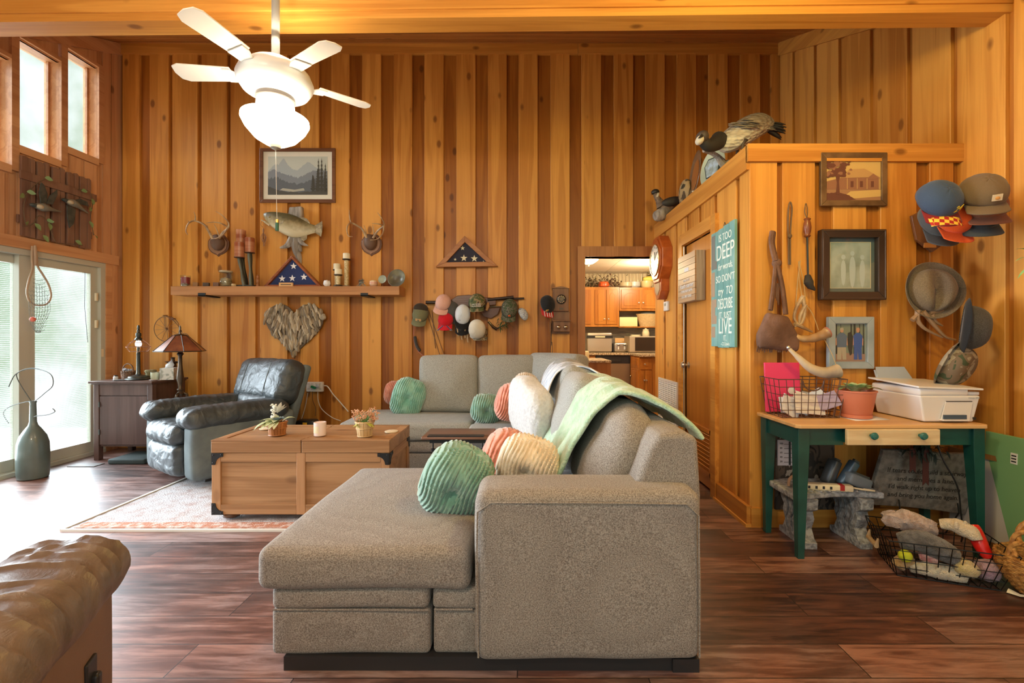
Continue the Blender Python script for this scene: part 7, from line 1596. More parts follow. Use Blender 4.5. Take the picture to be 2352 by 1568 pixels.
# plates leaning on the closet top
def leanplate(name, label, px, py, X, ry, rz, mt, extra=None, cat='plate', yaw=0.35):
    c = SP(px, py, X); t = thing(name, label, cat, (X, c.y, GT))
    mtx = Matrix.Translation(c - Vector((X, c.y, GT))) @ Euler((0, 0, yaw)).to_matrix().to_4x4() @ Euler((0, -PI / 2 + .12, 0)).to_matrix().to_4x4()
    SHIFT[t.name] = Vector((0, 0, 0))
    m = M().lathe([(.01, .0), (rz * .55, 0), (rz * .72, .006), (rz * .97, .014), (rz, .018), (rz * .96, .022), (rz * .70, .012), (rz * .55, .008), (.01, .008)], (0, 0, 0), 40, None, 1, ry / rz)
    m.v = [mtx @ p for p in m.v]; o = m.build('plate', mt, t)
    return t, mtx
PW = mat('plate_wood', (.20, .085, .035), .35, c2=(.30, .14, .06), nscale=5); PG = mat('platter_pewter', (.26, .17, .10), .3, c2=(.16, .10, .06), nscale=4, metal=.3)
t, mx_ = leanplate('oval_platter', 'dark oval platter leaning upright on the closet top beside the printed plate', 1600, 402, 1.53, .15, .215, PG, yaw=-.05)
m = M().lathe([(.01, .009), (.13, .009), (.135, .013), (.01, .013)], (0, 0, 0), 36, None, 1, .7); m.v = [mx_ @ p for p in m.v]; m.build('inner_face', mat('platter_in', (.36, .14, .04), .3), t)
t, mx_ = leanplate('printed_plate', 'pale green oval plate with a bird picture leaning under the goose', 1640, 387, 1.51, .135, .165, mat('plate_green', (.44, .50, .34), .3))
sh2 = lambda pts, z0: [mx_ @ Vector((x, y, z0)) for x, y in pts]
nrm = (mx_.to_3x3() @ Vector((0, 0, 1))).normalized()
m = M(); m.prism(sh2([(-.075, -.075), (-.075, .055), (.03, .085), (.085, .05), (.08, -.04), (.03, -.085)], .022), nrm * .001); m.build('dark_border', mat('plate_dark', (.035, .05, .04), .4), t, smooth=False)
m = M(); m.prism(sh2([(-.065, -.065), (-.065, .048), (.028, .075), (.075, .044), (.070, -.035), (.027, -.075)], .0235), nrm * .001); m.build('picture', mat('plate_pic', (.50, .64, .70), .4, c2=(.30, .36, .30), nscale=18), t, smooth=False)
# decoy stack and wood duck further back
c = SP(1574, 455, 1.50); t = thing('carved_bird_decoy', 'brown striped carved decoy standing between the duck and the oval platter', 'decoy', (1.50, c.y, GT))
m = M(); m.ell((1.50, c.y, GT + .13), (.05, .12, .13), nu=20, nv=14); m.build('body', patches('decoy_stripes', [(.05, .04, .02), (.40, .28, .13), (.09, .06, .03), (.52, .40, .22)], 12, stretch=(1, 1, .5)), t)
c = SP(1583, 450, 1.47); tag(M().lathe([(.012, 0), (.014, .01), (.009, .05), (.014, .06), (.005, .065)], (1.47, c.y - .1, GT), 12).build('small_bottle', CREAM), 'small cream bottle at the foot of the oval platter', 'bottle')
t = thing('mounted_duck', 'small mounted wood duck at the kitchen end of the closet top', 'mounted bird', (1.45, 4.6, GT))
D = lambda px, py, y=4.62: P(px, py, y)
DB = mat('duck_brown', (.13, .085, .055), .7, c2=(.26, .18, .12), nscale=30); 
rings = [(1514, 478, 5), (1518, 476, 13), (1526, 474, 17), (1538, 471, 18), (1550, 466, 15), (1560, 462, 9), (1567, 459, 4)]
vs = []; n = 20
for (x, y, h_) in rings:
    c = D(x, y); r = h_ * 4.62 / F
    for j in range(n): a = 2 * PI * j / n; vs.append(c + Vector((0, math.cos(a) * r * .9, math.sin(a) * r)))
M().add(vs, [(i * n + j, i * n + (j + 1) % n, (i + 1) * n + (j + 1) % n, (i + 1) * n + j) for i in range(len(rings) - 1) for j in range(n)] + [tuple(range(n - 1, -1, -1)), tuple((len(rings) - 1) * n + j for j in range(n))]).build('body', DB, t, sub=1)
M().tube(curve_pts([D(1520, 474), D(1514, 462), D(1508, 452), D(1505, 443)], 4), [.06, .05, .045, .04, .036, .033, .03, .028, .027, .026, .026, .026, .026], 12).build('neck', DB, t)
M().ell(D(1505, 441), (.042, .034, .030), (0, -.15, 0), 16, 10).build('head', mat('duck_head', (.03, .025, .022), .5), t)
M().prism([D(1500, 440), D(1500, 445), D(1496, 447)], (0, .02, 0)).build('bill', mat('bill', (.20, .07, .03), .5), t, smooth=False)
M().tube([D(1511, 450), D(1507, 448.5)], .034, 12).build('collar', WHF, t)
M().ell(D(1545, 462, 4.54), (.11, .03, .045), (0, -.2, 0), 18, 10).build('wing', mat('duck_wing', (.035, .03, .025), .6), t)
tag(M().tube(curve_pts([D(1536, 480, 4.62), D(1520, 492, 4.6), D(1504, 497, 4.58)], 5), [.04, .05, .055, .06, .06, .065, .065, .06, .055, .05, .04], 12).build('duck_perch', DWM), 'pale driftwood perch under the small wood duck', 'driftwood')
M().tube([D(1535, 470), (D(1536, 0).x, 4.62, GT)], .012, 6).build('leg', DB, t)

# ------------------------------------------------------------------ closet front wall
pf = lambda u, v, d: Vector((u, YP - .002 - d, v))
def fq(px, py, Y=2.87): p = P(px, py, Y); return p.x, p.z
a = fq(1887, 472); b = fq(2040, 349)
t, (u0, u1, v0, v1) = picture('farmhouse_photo', 'sepia photograph of a farmhouse and tree in a bronze frame, uppermost on the closet', pf, a[0], b[0], a[1], b[1], .036, mat('bronze_frame', (.22, .14, .07), .4, c2=(.12, .075, .04), metal=.4), .0, CREAM)
sep = [mat('sepia_%d' % i, c, .5) for i, c in enumerate([(.62, .42, .15), (.30, .14, .08), (.14, .05, .035), (.50, .30, .12), (.36, .19, .10)])]
m = M(); rs = random.Random(8)
flat(m.slot(0), [L2(0, 0), L2(1, 0), L2(1, 1), L2(0, 1)], pf, .009)
flat(m.slot(4), [L2(*q) for q in [(0, 0), (1, 0), (1, .27), (0, .27)]], pf, .0102)
flat(m.slot(0), [L2(*q) for q in [(.25, .02), (1, .10), (1, .26), (.45, .22)]], pf, .0108)
flat(m.slot(2), [L2(*q) for q in ridge([(0, .17), (.2, .2), (.4, .14), (.55, .03)], .01, 6)] + [L2(.4, 0), L2(0, 0)], pf, .0111)
flat(m.slot(1), [L2(*q) for q in [(.0, .27), (.98, .27), (.98, .55), (.3, .55), (0, .45)]], pf, .0112)
flat(m.slot(3), [L2(*q) for q in [(.28, .54), (.42, .74), (.70, .76), (.98, .56)]], pf, .0118); flat(m.slot(1), [L2(*q) for q in [(.72, .50), (.86, .64), (.99, .52)]], pf, .0124)
for x in (.38, .56, .74, .96): flat(m.slot(3), [L2(x, .27), L2(x + .015, .27), L2(x + .015, .53), L2(x, .53)], pf, .0126)
for x in (.45, .62, .82): flat(m.slot(2), [L2(x, .32), L2(x + .05, .32), L2(x + .05, .46), L2(x, .46)], pf, .0127)
flat(m.slot(2), [L2(*q) for q in [(.18, .15), (.25, .15), (.235, .45), (.26, .62), (.17, .62), (.20, .42)]], pf, .013)
for i in range(46):
    x, y, r = .02 + abs(rs.gauss(0, .24)), rs.uniform(.58, .98), rs.uniform(.03, .09)
    if x > .62: continue
    flat(m.slot(2 if i % 3 else 1), [L2(min(.999, max(0.001, x + r * math.cos(k) * rs.uniform(.6, 1))), min(.999, y + r * math.sin(k) * rs.uniform(.6, 1))) for k in (0, .8, 1.6, 2.4, 3.2, 4.0, 4.8, 5.6)], pf, .0131 + i * .00004, .00003)
m.build('photograph', sep, t, smooth=False)
a = fq(1888, 688, 2.85); b = fq(2037, 526, 2.85)
t, (u0, u1, v0, v1) = picture('ornate_photo', 'faded portrait photograph in a thick dark ornate frame, middle one on the closet', pf, a[0], b[0], a[1], b[1], .050, mat('ornate_dark', (.075, .05, .04), .35, metal=.5), .028, mat('mat_slate', (.13, .17, .17), .5), depth=.045)
m = M()
for i in range(64):
    for (x, z) in (((a[0] + .010) + (b[0] - a[0] - .02) * i / 63, a[1] + .009), ((a[0] + .010) + (b[0] - a[0] - .02) * i / 63, b[1] - .009)): m.ell(pf(x, z, .046), (.0045, .003, .003), nu=6, nv=4)
    z = a[1] + .01 + (b[1] - a[1] - .02) * i / 63
    for x in (a[0] + .009, b[0] - .009): m.ell(pf(x, z, .046), (.003, .003, .0045), nu=6, nv=4)
m.build('beading', mat('beading', (.14, .10, .075), .35, metal=.6), t)
m = M(); fr_box(m, u0 - .004, u1 + .004, v0 - .004, v1 + .004, .003, pf, .009, .011); m.build('inner_line', CREAM, t, smooth=False)
m = M(); flat(m, [(u0, v0), (u1, v0), (u1, v1), (u0, v1)], pf, .009); m.build('photograph', mat('faded_photo', (.30, .36, .32), .3, c2=(.50, .56, .52), nscale=7), t, smooth=False)
m = M()
for x, y, s_ in ((.32, .42, .13), (.55, .45, .16), (.80, .40, .14)):
    flat(m, [L2(x + s_ * .5 * math.cos(k * .52), y - .02 + s_ * 1.7 * math.sin(k * .52) * (1 if math.sin(k * .52) > 0 else 1.6)) for k in range(12)], pf, .0102, .0002); flat(m, [L2(x + .055 * math.cos(k * .52), y + s_ * 1.7 + .04 + .055 * math.sin(k * .52)) for k in range(12)], pf, .0103, .0002)
m.build('figures', mat('faded_figures', (.56, .64, .66), .3), t, smooth=False)
M().box(a[0] + .045, b[0] - .045, YP - .030, YP - .028, a[1] + .045, b[1] - .045).build('glass', PANE, t, smooth=False)
a = fq(1908, 847, 2.85); b = fq(2013, 727, 2.85)
t, (u0, u1, v0, v1) = picture('hunting_photo', 'colour photograph of two people outdoors in a pale grey frame, lowest on the closet', pf, a[0], b[0], a[1], b[1], .042, mat('grey_frame', (.30, .38, .43), .5, c2=(.38, .45, .50)), .003, WHITE, depth=.03)
pc = [mat('hp_%d' % i, c, .5) for i, c in enumerate([(.22, .26, .20), (.05, .05, .045), (.42, .38, .30), (.12, .17, .26), (.55, .30, .20), (.35, .22, .17), (.06, .12, .40)])]
m = M(); flat(m.slot(0), [L2(0, 0), L2(1, 0), L2(1, 1), L2(0, 1)], pf, .010); flat(m.slot(5), [L2(0, 0), L2(1, 0), L2(1, .20), L2(0, .24)], pf, .0107)
for x, w_ in ((.05, .05), (.52, .06), (.62, .08), (.80, .04), (.92, .05), (.20, .03)): flat(m.slot(1), [L2(x, .2), L2(x + w_, .2), L2(x + w_ * .8, 1), L2(x + .01, 1)], pf, .0108)
def person(cx, sh, lg, hd, w_): 
    flat(m.slot(lg), [L2(cx - w_, .05), L2(cx - w_ * .1, .05), L2(cx, .30), L2(cx + w_ * .2, .05), L2(cx + w_, .05), L2(cx + w_ * .9, .42), L2(cx - w_ * .9, .42)], pf, .0116)
    flat(m.slot(sh), [L2(cx - w_, .38), L2(cx + w_, .38), L2(cx + w_ * 1.15, .68), L2(cx + w_ * .5, .76), L2(cx - w_ * .5, .76), L2(cx - w_ * 1.15, .68)], pf, .0120)
    flat(m.slot(4), [L2(cx + .055 * math.cos(k * .63), .82 + .05 * math.sin(k * .63)) for k in range(10)], pf, .0124); flat(m.slot(hd), [L2(cx - .06, .84), L2(cx + .06, .84), L2(cx + .045, .90), L2(cx - .045, .90)], pf, .0127)
    for s_ in (-1, 1): flat(m.slot(4), [L2(cx + s_ * w_ * 1.05, .66), L2(cx + s_ * w_ * 1.35, .60), L2(cx + s_ * w_ * 1.3, .42), L2(cx + s_ * w_ * 1.0, .45)], pf, .0118)
person(.24, 3, 2, 2, .15); person(.76, 6, 6, 4, .13)
flat(m.slot(1), [L2(*q) for q in [(.44, .76), (.54, .80), (.60, .66), (.59, .40), (.55, .18), (.50, .16), (.44, .38), (.42, .6)]], pf, .0129)
m.build('photograph', pc, t, smooth=False)
# ------------------------------------------------------------------ things hung on the closet front
def FQ(px, py, y=2.85): return P(px, py, y)
SUEDE = mat('brown_suede', (.13, .065, .040), .95, c2=(.19, .10, .065), nscale=10, bump=.4, bscale=90)
t = thing('suede_bag', 'brown fringed suede bag hanging by a knotted strap on the closet front', 'bag', FQ(1785, 800))
m = M().rbox(-.122, .122, -.03, .03, -.125, .095, .022, (0, .022, 0), k=3, m=10, fn=lambda p: Vector((p.x * (1.0 - .50 * max(0, (p.z + .04) / .135)), p.y, p.z - .25 * p.x * .4)) + Vector((Z3(p, 9, .012), Z3(p, 12, .015), 0)))
c_ = FQ(1785, 757, 2.82); m.v = [p + c_ for p in m.v]; m.build('pouch', SUEDE, t)
def strip(pts, w_, th=.004): 
    m = M(); m.tube(curve_pts(pts, 5), w_, 8, flat=.6); return m
strip([FQ(1775, 533, 2.86), FQ(1773, 560, 2.85), FQ(1782, 600, 2.83)], .030).build('strap_top', SUEDE, t)
M().ell(FQ(1784, 604, 2.83), (.030, .022, .030), nu=14, nv=10).build('knot', SUEDE, t)
strip([FQ(1782, 606, 2.83), FQ(1778, 650, 2.83), FQ(1770, 712, 2.82)], .022).build('strap', SUEDE, t); strip([FQ(1785, 606, 2.83), FQ(1797, 660, 2.83), FQ(1805, 722, 2.82)], .024).build('strap', SUEDE, t)
m = M(); r_ = random.Random(3)
for i in range(34): 
    x = 1742 + i * 2.0; m.tube([FQ(x, 786 + (i * .25), 2.82), FQ(x - 3 + r_.uniform(-2, 2), 806 + r_.uniform(-4, 6) - i * .1, 2.815)], .0028, 4)
for i in range(4): m.tube([FQ(1783 + i * 2, 650, 2.83), FQ(1782 + i * 2, 685 + 5 * i, 2.83)], .003, 4)
m.build('fringe', SUEDE, t, kind='stuff')
LTH = mat('thin_leather', (.15, .09, .045), .7)
o = M().tube(curve_pts([FQ(1812, 607, 2.87), FQ(1811, 560, 2.865), FQ(1810, 520, 2.865), FQ(1811, 480, 2.865), FQ(1815, 464, 2.865), FQ(1819, 480, 2.865), FQ(1816, 520, 2.865), FQ(1815, 560, 2.865), FQ(1815, 608, 2.87)]), .005, 6).build('leather_lanyard', LTH)
tag(o, 'thin dark leather loop hanging between the suede bag and the turned handle', 'lanyard'); M().ell(FQ(1814, 542, 2.86), (.014, .010, .016), nu=12, nv=8).build('knot', LTH, o)
t = thing('striker_tool', 'turned wooden handle on a dark rod hung beside the ornate frame', 'tool', FQ(1853, 667))
M().tube(curve_pts([FQ(1853, 502, 2.85), FQ(1848, 485, 2.86), FQ(1851, 467, 2.866), FQ(1855, 485, 2.86), FQ(1853, 502, 2.85)]), .003, 5).build('loop', LTH, t)
q = FQ(1854, 545, 2.85); M().lathe([(.012, 0), (.020, .008), (.016, .018), (.021, .035), (.024, .06), (.020, .09), (.016, .105), (.021, .115), (.012, .122)], q, 18).build('handle', mat('handle_wood', (.20, .06, .022), .3), t)
M().tube([FQ(1854, 545, 2.85), FQ(1856, 635, 2.85)], .006, 6).build('rod', IRON, t); M().tube([FQ(1855, 632, 2.85), FQ(1857, 648, 2.84), FQ(1862, 658, 2.84), FQ(1872, 666, 2.84)], [.016, .028, .02, .006], 10).build('tip', mat('dark_tuft', (.04, .035, .03), .9), t)
# powder horns and antler necklace
HORN = mat('horn', (.62, .42, .20), .35, c2=(.34, .20, .10), nscale=5, coat=.3)
HORNP = mat('horn_pale', (.68, .56, .38), .3, c2=(.18, .17, .18), nscale=2.2, coat=.3, stretch=(1.6, 1, 1))
t = thing('powder_horn', 'tan powder horn hanging on a thong above the long pale horn', 'powder horn', FQ(1860, 785))
M().tube(curve_pts([FQ(1816, 765, 2.80), FQ(1835, 776, 2.80), FQ(1860, 778, 2.80), FQ(1885, 771, 2.80), FQ(1899, 764, 2.80)], 5), [.012] * 3 + [.018] * 4 + [.022] * 4 + [.026] * 4 + [.030] * 4 + [.032, .034], 16).build('horn', HORN, t)
M().ell(FQ(1901, 763, 2.80), (.010, .034, .036), (0, -.4, 0), 16, 10).build('end_plug', mat('horn_end', (.45, .16, .10), .4), t)
M().tube(curve_pts([FQ(1880, 758, 2.80), FQ(1866, 720, 2.83), FQ(1842, 680, 2.85), FQ(1834, 600, 2.86)]), .0025, 5).build('thong', mat('thong', (.50, .34, .15), .8), t)
t = thing('powder_horn', 'long pale powder horn with a dark tip resting on the wire paper basket', 'powder horn', FQ(1900, 865, 2.72))
M().tube(curve_pts([FQ(1812, 800, 2.72), FQ(1835, 822, 2.72), FQ(1862, 845, 2.72), FQ(1895, 856, 2.72), FQ(1925, 852, 2.72)], 5), [.010, .011, .012, .013, .015] + [.018 + .0016 * i for i in range(16)], 16).build('horn', HORNP, t)
M().ell(FQ(1811, 798, 2.72), (.012, .012, .014), nu=12, nv=8).build('tip_stopper', SILVER, t)
M().tube([FQ(1923, 845, 2.72), FQ(1912, 815, 2.76), FQ(1894, 780, 2.80)], .002, 5).build('thong', bpy.data.materials['thong'], t)
t = thing('antler_bundle', 'bundle of small antler pieces on a cord beside the suede bag', 'antlers', FQ(1838, 760))
M().tube(curve_pts([FQ(1838, 598, 2.86), FQ(1832, 650, 2.85), FQ(1828, 700, 2.84)]), .003, 5).build('cord', bpy.data.materials['thong'], t); M().tube(curve_pts([FQ(1835, 600, 2.86), FQ(1846, 650, 2.85), FQ(1850, 690, 2.84)]), .003, 5).build('cord', bpy.data.materials['thong'], t)
for pts in ([(1845, 680), (1830, 705), (1824, 730), (1834, 745)], [(1842, 680), (1848, 710), (1842, 740), (1824, 750)], [(1825, 742), (1845, 752), (1866, 762)], [(1850, 700), (1838, 725), (1836, 742)]):
    m = M(); tine(m, [FQ(x, y, 2.82) for x, y in pts], .014, .006); m.build('antler_piece', BONE, t)

# ------------------------------------------------------------------ green table and what stands on it
t = thing('writing_table', 'green painted table with a natural wood top and one drawer', 'table', (1.98, 2.67, 0))
X0, X1, Y0, Y1, TZ2 = 1.462, 2.505, 2.445, 2.872, .731
M().prism([(X0, Y0 + .02, TZ2 - .022), (X0, Y1, TZ2 - .022), (X1, Y1, TZ2 - .022), (X1, Y0 + .02, TZ2 - .022), (X1 - .02, Y0, TZ2 - .022), (X0 + .02, Y0, TZ2 - .022)], (0, 0, .022)).build('table_top', LIGHTW, t, smooth=False, bevel=.005)
def legp(x, y, w0=.062, w1=.034, sx=1):
    m = M(); zt = TZ2 - .022
    vs = []
    for z, w_ in ((zt, w0), (.60, w0), (0, w1)):
        xa = x if sx > 0 else x - w_; vs += [(xa, y, z), (xa + w_, y, z), (xa + w_, y + w_, z), (xa, y + w_, z)]
    m.add(vs, [(0, 3, 2, 1), (8, 9, 10, 11)] + [(i * 4 + j, i * 4 + (j + 1) % 4, (i + 1) * 4 + (j + 1) % 4, (i + 1) * 4 + j) for i in (0, 1) for j in range(4)]); m.f = [tuple(reversed(f)) for f in m.f]
    m.build('leg', TEALP, t, smooth=False, bevel=.002)
legp(X0 + .018, Y0 + .02); legp(X1 - .012, Y0 + .02, sx=-1); legp(X0 + .018, Y1 - .075); legp(X1 - .012, Y1 - .075, sx=-1)
M().box(X0 + .078, 1.735, Y0 + .035, Y0 + .055, .615, TZ2 - .022).build('apron', TEALP, t, smooth=False); M().box(2.185, X1 - .072, Y0 + .035, Y0 + .055, .615, TZ2 - .022).build('apron', TEALP, t, smooth=False)
M().box(X0 + .03, X0 + .05, Y0 + .08, Y1 - .07, .615, TZ2 - .022).build('apron', TEALP, t, smooth=False); M().box(X1 - .04, X1 - .02, Y0 + .08, Y1 - .07, .615, TZ2 - .022).build('apron', TEALP, t, smooth=False)
M().box(1.735, 2.185, Y0 + .045, Y1 - .1, .63, .70).build('drawer_box', TEALP, t, smooth=False)
d_ = M().box(1.712, 2.205, Y0 - .03, Y0 - .008, .628, .712).build('drawer', mat('drawer_front', (.80, .66, .42), .4, c2=(.72, .55, .32), nscale=5, stretch=(1, 1, 8)), t, smooth=False, bevel=.004)
M().box(1.73, 2.19, Y0 - .009, Y0 + .05, .632, .708).build('drawer_sides', TEALP, d_, smooth=False)
for px in (2000, 2112):
    q = P(px, 1000, Y0 - .03); M().lathe([(.008, 0), (.009, .012), (.018, .020), (.020, .028), (.015, .036), (.004, .038)], (q.x, Y0 - .03, q.z + .002), 18, (PI / 2, 0, 0)).build('knob', mat('knob_teal', (.025, .16, .15), .3) if 'knob_teal' not in bpy.data.materials else bpy.data.materials['knob_teal'], d_)
# wire basket of papers
def wirebasket(name, label, c, rz, L0, W0, L1, W1, H, nx, ny, nz_, mt, r=.0022, cat='basket'):
    t = thing(name, label, cat, c, rz); rows = M()
    def ring(f): a, b = L0 + (L1 - L0) * f, W0 + (W1 - W0) * f; return [(-a / 2, -b / 2, f * H), (a / 2, -b / 2, f * H), (a / 2, b / 2, f * H), (-a / 2, b / 2, f * H)]
    for k in range(nz_ + 1): rows.tube(ring(k / nz_), r * (1.4 if k in (0, nz_) else 1), 5, closed=True)
    b0, b1 = ring(0), ring(1)
    for s_ in range(4):
        n = nx if s_ % 2 == 0 else ny
        for i in range(n): f = i / n; rows.tube([Vector(b0[s_]).lerp(Vector(b0[(s_ + 1) % 4]), f), Vector(b1[s_]).lerp(Vector(b1[(s_ + 1) % 4]), f)], r, 5)
    for i in range(1, nx): f = i / nx; rows.tube([Vector(b0[0]).lerp(Vector(b0[1]), f), Vector(b0[3]).lerp(Vector(b0[2]), f)], r, 5)
    rows.build('wire_mesh', mt, t); return t
WIRE = mat('bronze_wire', (.14, .095, .08), .4, metal=.6)
c_ = Vector((1.665, 2.735, TZ2 + .002))
t = wirebasket('paper_basket', 'bronze wire basket full of mail on the green table', c_, 0, .33, .17, .40, .21, .225, 9, 4, 5, WIRE)
M().tube([Vector((.0 + .06 * math.cos(a), -.108, .215 - .055 * math.sin(a))) for a in [PI * i / 12 for i in range(13)]], .004, 6).build('handle', WIRE, t)
PAP = [mat('paper_%d' % i, c, .7) for i, c in enumerate([(.78, .80, .86), (.62, .70, .86), (.35, .36, .40), (.45, .38, .55), (.80, .76, .72)])]
r_ = random.Random(23)
for k in range(9):
    m = M(); rot = (r_.uniform(.7, 1.35), r_.uniform(-.6, .6), r_.uniform(-.3, .3)); sz = (r_.uniform(.13, .20), r_.uniform(.09, .12), .002 + .003 * (k % 3 == 0))
    o = m.cbox(c_ + Vector((-.10 + .026 * k, -.055 + .022 * (k % 4), .060 + .004 * k)), sz, rot).build('envelope', PAP[k % 5], smooth=False)
    tag(o, ['white envelope at the bottom of the bronze wire basket', 'pale blue envelope in the bronze wire basket', 'grey printed leaflet in the bronze wire basket', 'dull violet envelope in the bronze wire basket', 'cream letter low in the bronze wire basket', 'white letter leaning in the middle of the bronze wire basket', 'pale blue sheet near the top of the bronze wire basket', 'grey glossy flyer near the top of the bronze wire basket', 'violet slip on top of the papers in the bronze wire basket'][k], 'envelope', 'mail in the wire basket')
o = M().cbox((1.583, 2.80, TZ2 + .165), (.215, .012, .30), (-.06, 0, 0)).build('pink_folder', mat('hot_pink', (.80, .05, .17), .5), smooth=False, bevel=.002); tag(o, 'bright pink folder standing at the back of the bronze wire basket', 'folder')
M().lathe([(.005, 0), (.022, 0), (.022, .002), (.005, .002)], (1.633, 2.789, TZ2 + .145), 20, (PI / 2, 0, 0)).build('round_sticker', WHITE, o)
# plant pot
c_ = Vector((1.935, 2.66, TZ2 + .003))
o = M().grid(lambda u, v: Vector((1.86 + .22 * u, 2.56 + .16 * v + .03 * u, TZ2 + .0015)), 2, 2).build('paper_sheet', PAP[0], solid=.001); tag(o, 'white paper sheet lying under the terracotta pot', 'paper')
t = thing('plant_pot', 'terracotta pot with a small pale green leafy plant on the table', 'potted plant', c_)
M().lathe([(.068, 0), (.078, .004), (.080, .022), (.074, .022), (.076, .024), (.098, .150), (.102, .152), (.102, .160), (.094, .160), (.090, .14), (.005, .135)], c_, 36).build('pot', TERRA, t)
m = M(); r_ = random.Random(2)
for i in range(16): a = 2.4 * i; m.leaf(c_ + Vector((math.cos(a) * .02, math.sin(a) * .02, .155)), (math.cos(a), math.sin(a), .45 + .09 * i), .098 - .002 * i, .052, .25)
for s_, L_ in ((-1, .09), (1, .11)): m.tube([c_ + Vector((0, 0, .14)), c_ + Vector((s_ * .07, -.02, .175))], .002, 4); m.leaf(c_ + Vector((s_ * .06, -.02, .175)), (s_, -.1, .1), L_ * .7, .035, .3)
m.build('leaves', mat('plant_leaf', (.20, .40, .16), .5, c2=(.48, .62, .36), nscale=25), t)
# printer
t = thing('printer', 'white inkjet printer with its rear paper flap up on the green table', 'printer', (2.36, 2.68, TZ2))
PR = mat('printer_white', (.80, .80, .82), .35); PRG = mat('printer_grey', (.45, .50, .58), .4)
def taper(x0, x1, y0, y1, z0, z1, dx, dy=0): return M().add([(x0, y0, z0), (x1, y0, z0), (x1, y1, z0), (x0, y1, z0), (x0 - dx, y0 - dy, z1), (x1 + dx, y0 - dy, z1), (x1 + dx, y1, z1), (x0 - dx, y1, z1)], [(0, 3, 2, 1), (4, 5, 6, 7), (0, 1, 5, 4), (1, 2, 6, 5), (2, 3, 7, 6), (3, 0, 4, 7)])
taper(2.20, 2.475, 2.51, 2.85, TZ2 + .004, TZ2 + .150, .03, .01).build('body', PR, t, smooth=False, bevel=.010, seg=3)
M().rbox(2.168, 2.44, 2.50, 2.85, TZ2 + .148, TZ2 + .190, .012, k=2, m=3).build('scanner_unit', PR, t)
M().box(2.44, 2.515, 2.52, 2.84, TZ2 + .152, TZ2 + .168).build('side_tray', PR, t, smooth=False)
M().prism([(2.155, 2.49, TZ2 + .192), (2.51, 2.49, TZ2 + .180), (2.51, 2.86, TZ2 + .200), (2.155, 2.86, TZ2 + .212)], (0, 0, .010)).build('lid', PR, t, smooth=False, bevel=.002)
for k in range(2): M().prism([(2.20 - .01 * k, 2.83, TZ2 + .20), (2.42, 2.83, TZ2 + .20), (2.39, 2.868, TZ2 + .285 - .02 * k), (2.21 - .01 * k, 2.868, TZ2 + .285 - .02 * k)], (0, .004, 0)).build('rear_flap', PRG, t, smooth=False)
M().prism([(2.285, 2.499, TZ2 + .016), (2.44, 2.499, TZ2 + .016), (2.458, 2.496, TZ2 + .118), (2.31, 2.496, TZ2 + .118)], (0, .004, 0)).build('front_door', WHITE, t, smooth=False)
M().box(2.31, 2.452, 2.494, 2.498, TZ2 + .117, TZ2 + .121).build('door_slot', BLACKP, t, smooth=False)
M().box(2.295, 2.42, 2.492, 2.502, TZ2 + .022, TZ2 + .045).build('paper_slot', mat('slot_blue', (.06, .10, .16), .4), t, smooth=False); M().box(2.285, 2.425, 2.482, 2.51, TZ2 + .014, TZ2 + .021).build('output_tray', PR, t, smooth=False)
M().box(2.462, 2.474, 2.495, 2.503, TZ2 + .018, TZ2 + .032).build('logo_plate', BLACKP, t, smooth=False)
text('lettering', 'DeskJet 2755', .011, frame_mtx((2.462, 2.494, TZ2 + .138), (1, 0, 0), (0, 0, 1)), PRG, t)

# ------------------------------------------------------------------ under the table
t = thing('stone_bench', 'small cast stone bench with scrolled ornament under the green table', 'bench', (1.77, 2.70, 0))
pts = []
for i in range(13): u = i / 12; pts.append((1.50 + .53 * u, 2.545 + .05 * math.sin(PI * u) - 0.02 * math.cos(u * PI), .287))
pts += [(2.02, 2.82, .287), (1.90, 2.84, .287), (1.60, 2.84, .287), (1.50, 2.80, .287)]
M().prism(pts, (0, 0, .038)).build('seat', STONE, t, smooth=False, bevel=.010, seg=3)
def bleg(x0, x1):
    pr = [(2.575, 0), (2.575, .035), (2.60, .05), (2.625, .10), (2.60, .16), (2.615, .20), (2.57, .225), (2.565, .287), (2.83, .287), (2.825, .225), (2.79, .19), (2.80, .15), (2.775, .10), (2.80, .05), (2.84, .035), (2.84, 0)]
    m = M(); m.prism([(x0, y, z) for y, z in pr], (x1 - x0, 0, 0))
    for s_ in (0, 1):
        for k in range(3): m.tube(curve_pts([Vector((x0 - .002, 2.64 + .05 * k, .06)), Vector((x0 - .004, 2.66 + .05 * k, .12)), Vector((x0 - .004, 2.635 + .05 * k, .18)), Vector((x0 - .002, 2.66 + .05 * k, .25))], 4), .006, 6)
    m.build('leg', STONE, t, bevel=.006)
bleg(1.585, 1.655); bleg(1.90, 1.97)
m = M()
for k in range(9):
    x = 1.56 + k * .05; m.tube(curve_pts([Vector((x, 2.60, .325)), Vector((x + .02, 2.58, .328)), Vector((x + .035, 2.60, .327)), Vector((x + .02, 2.62, .328))], 4), .005, 6)
m.build('scroll_relief', STONE, t)
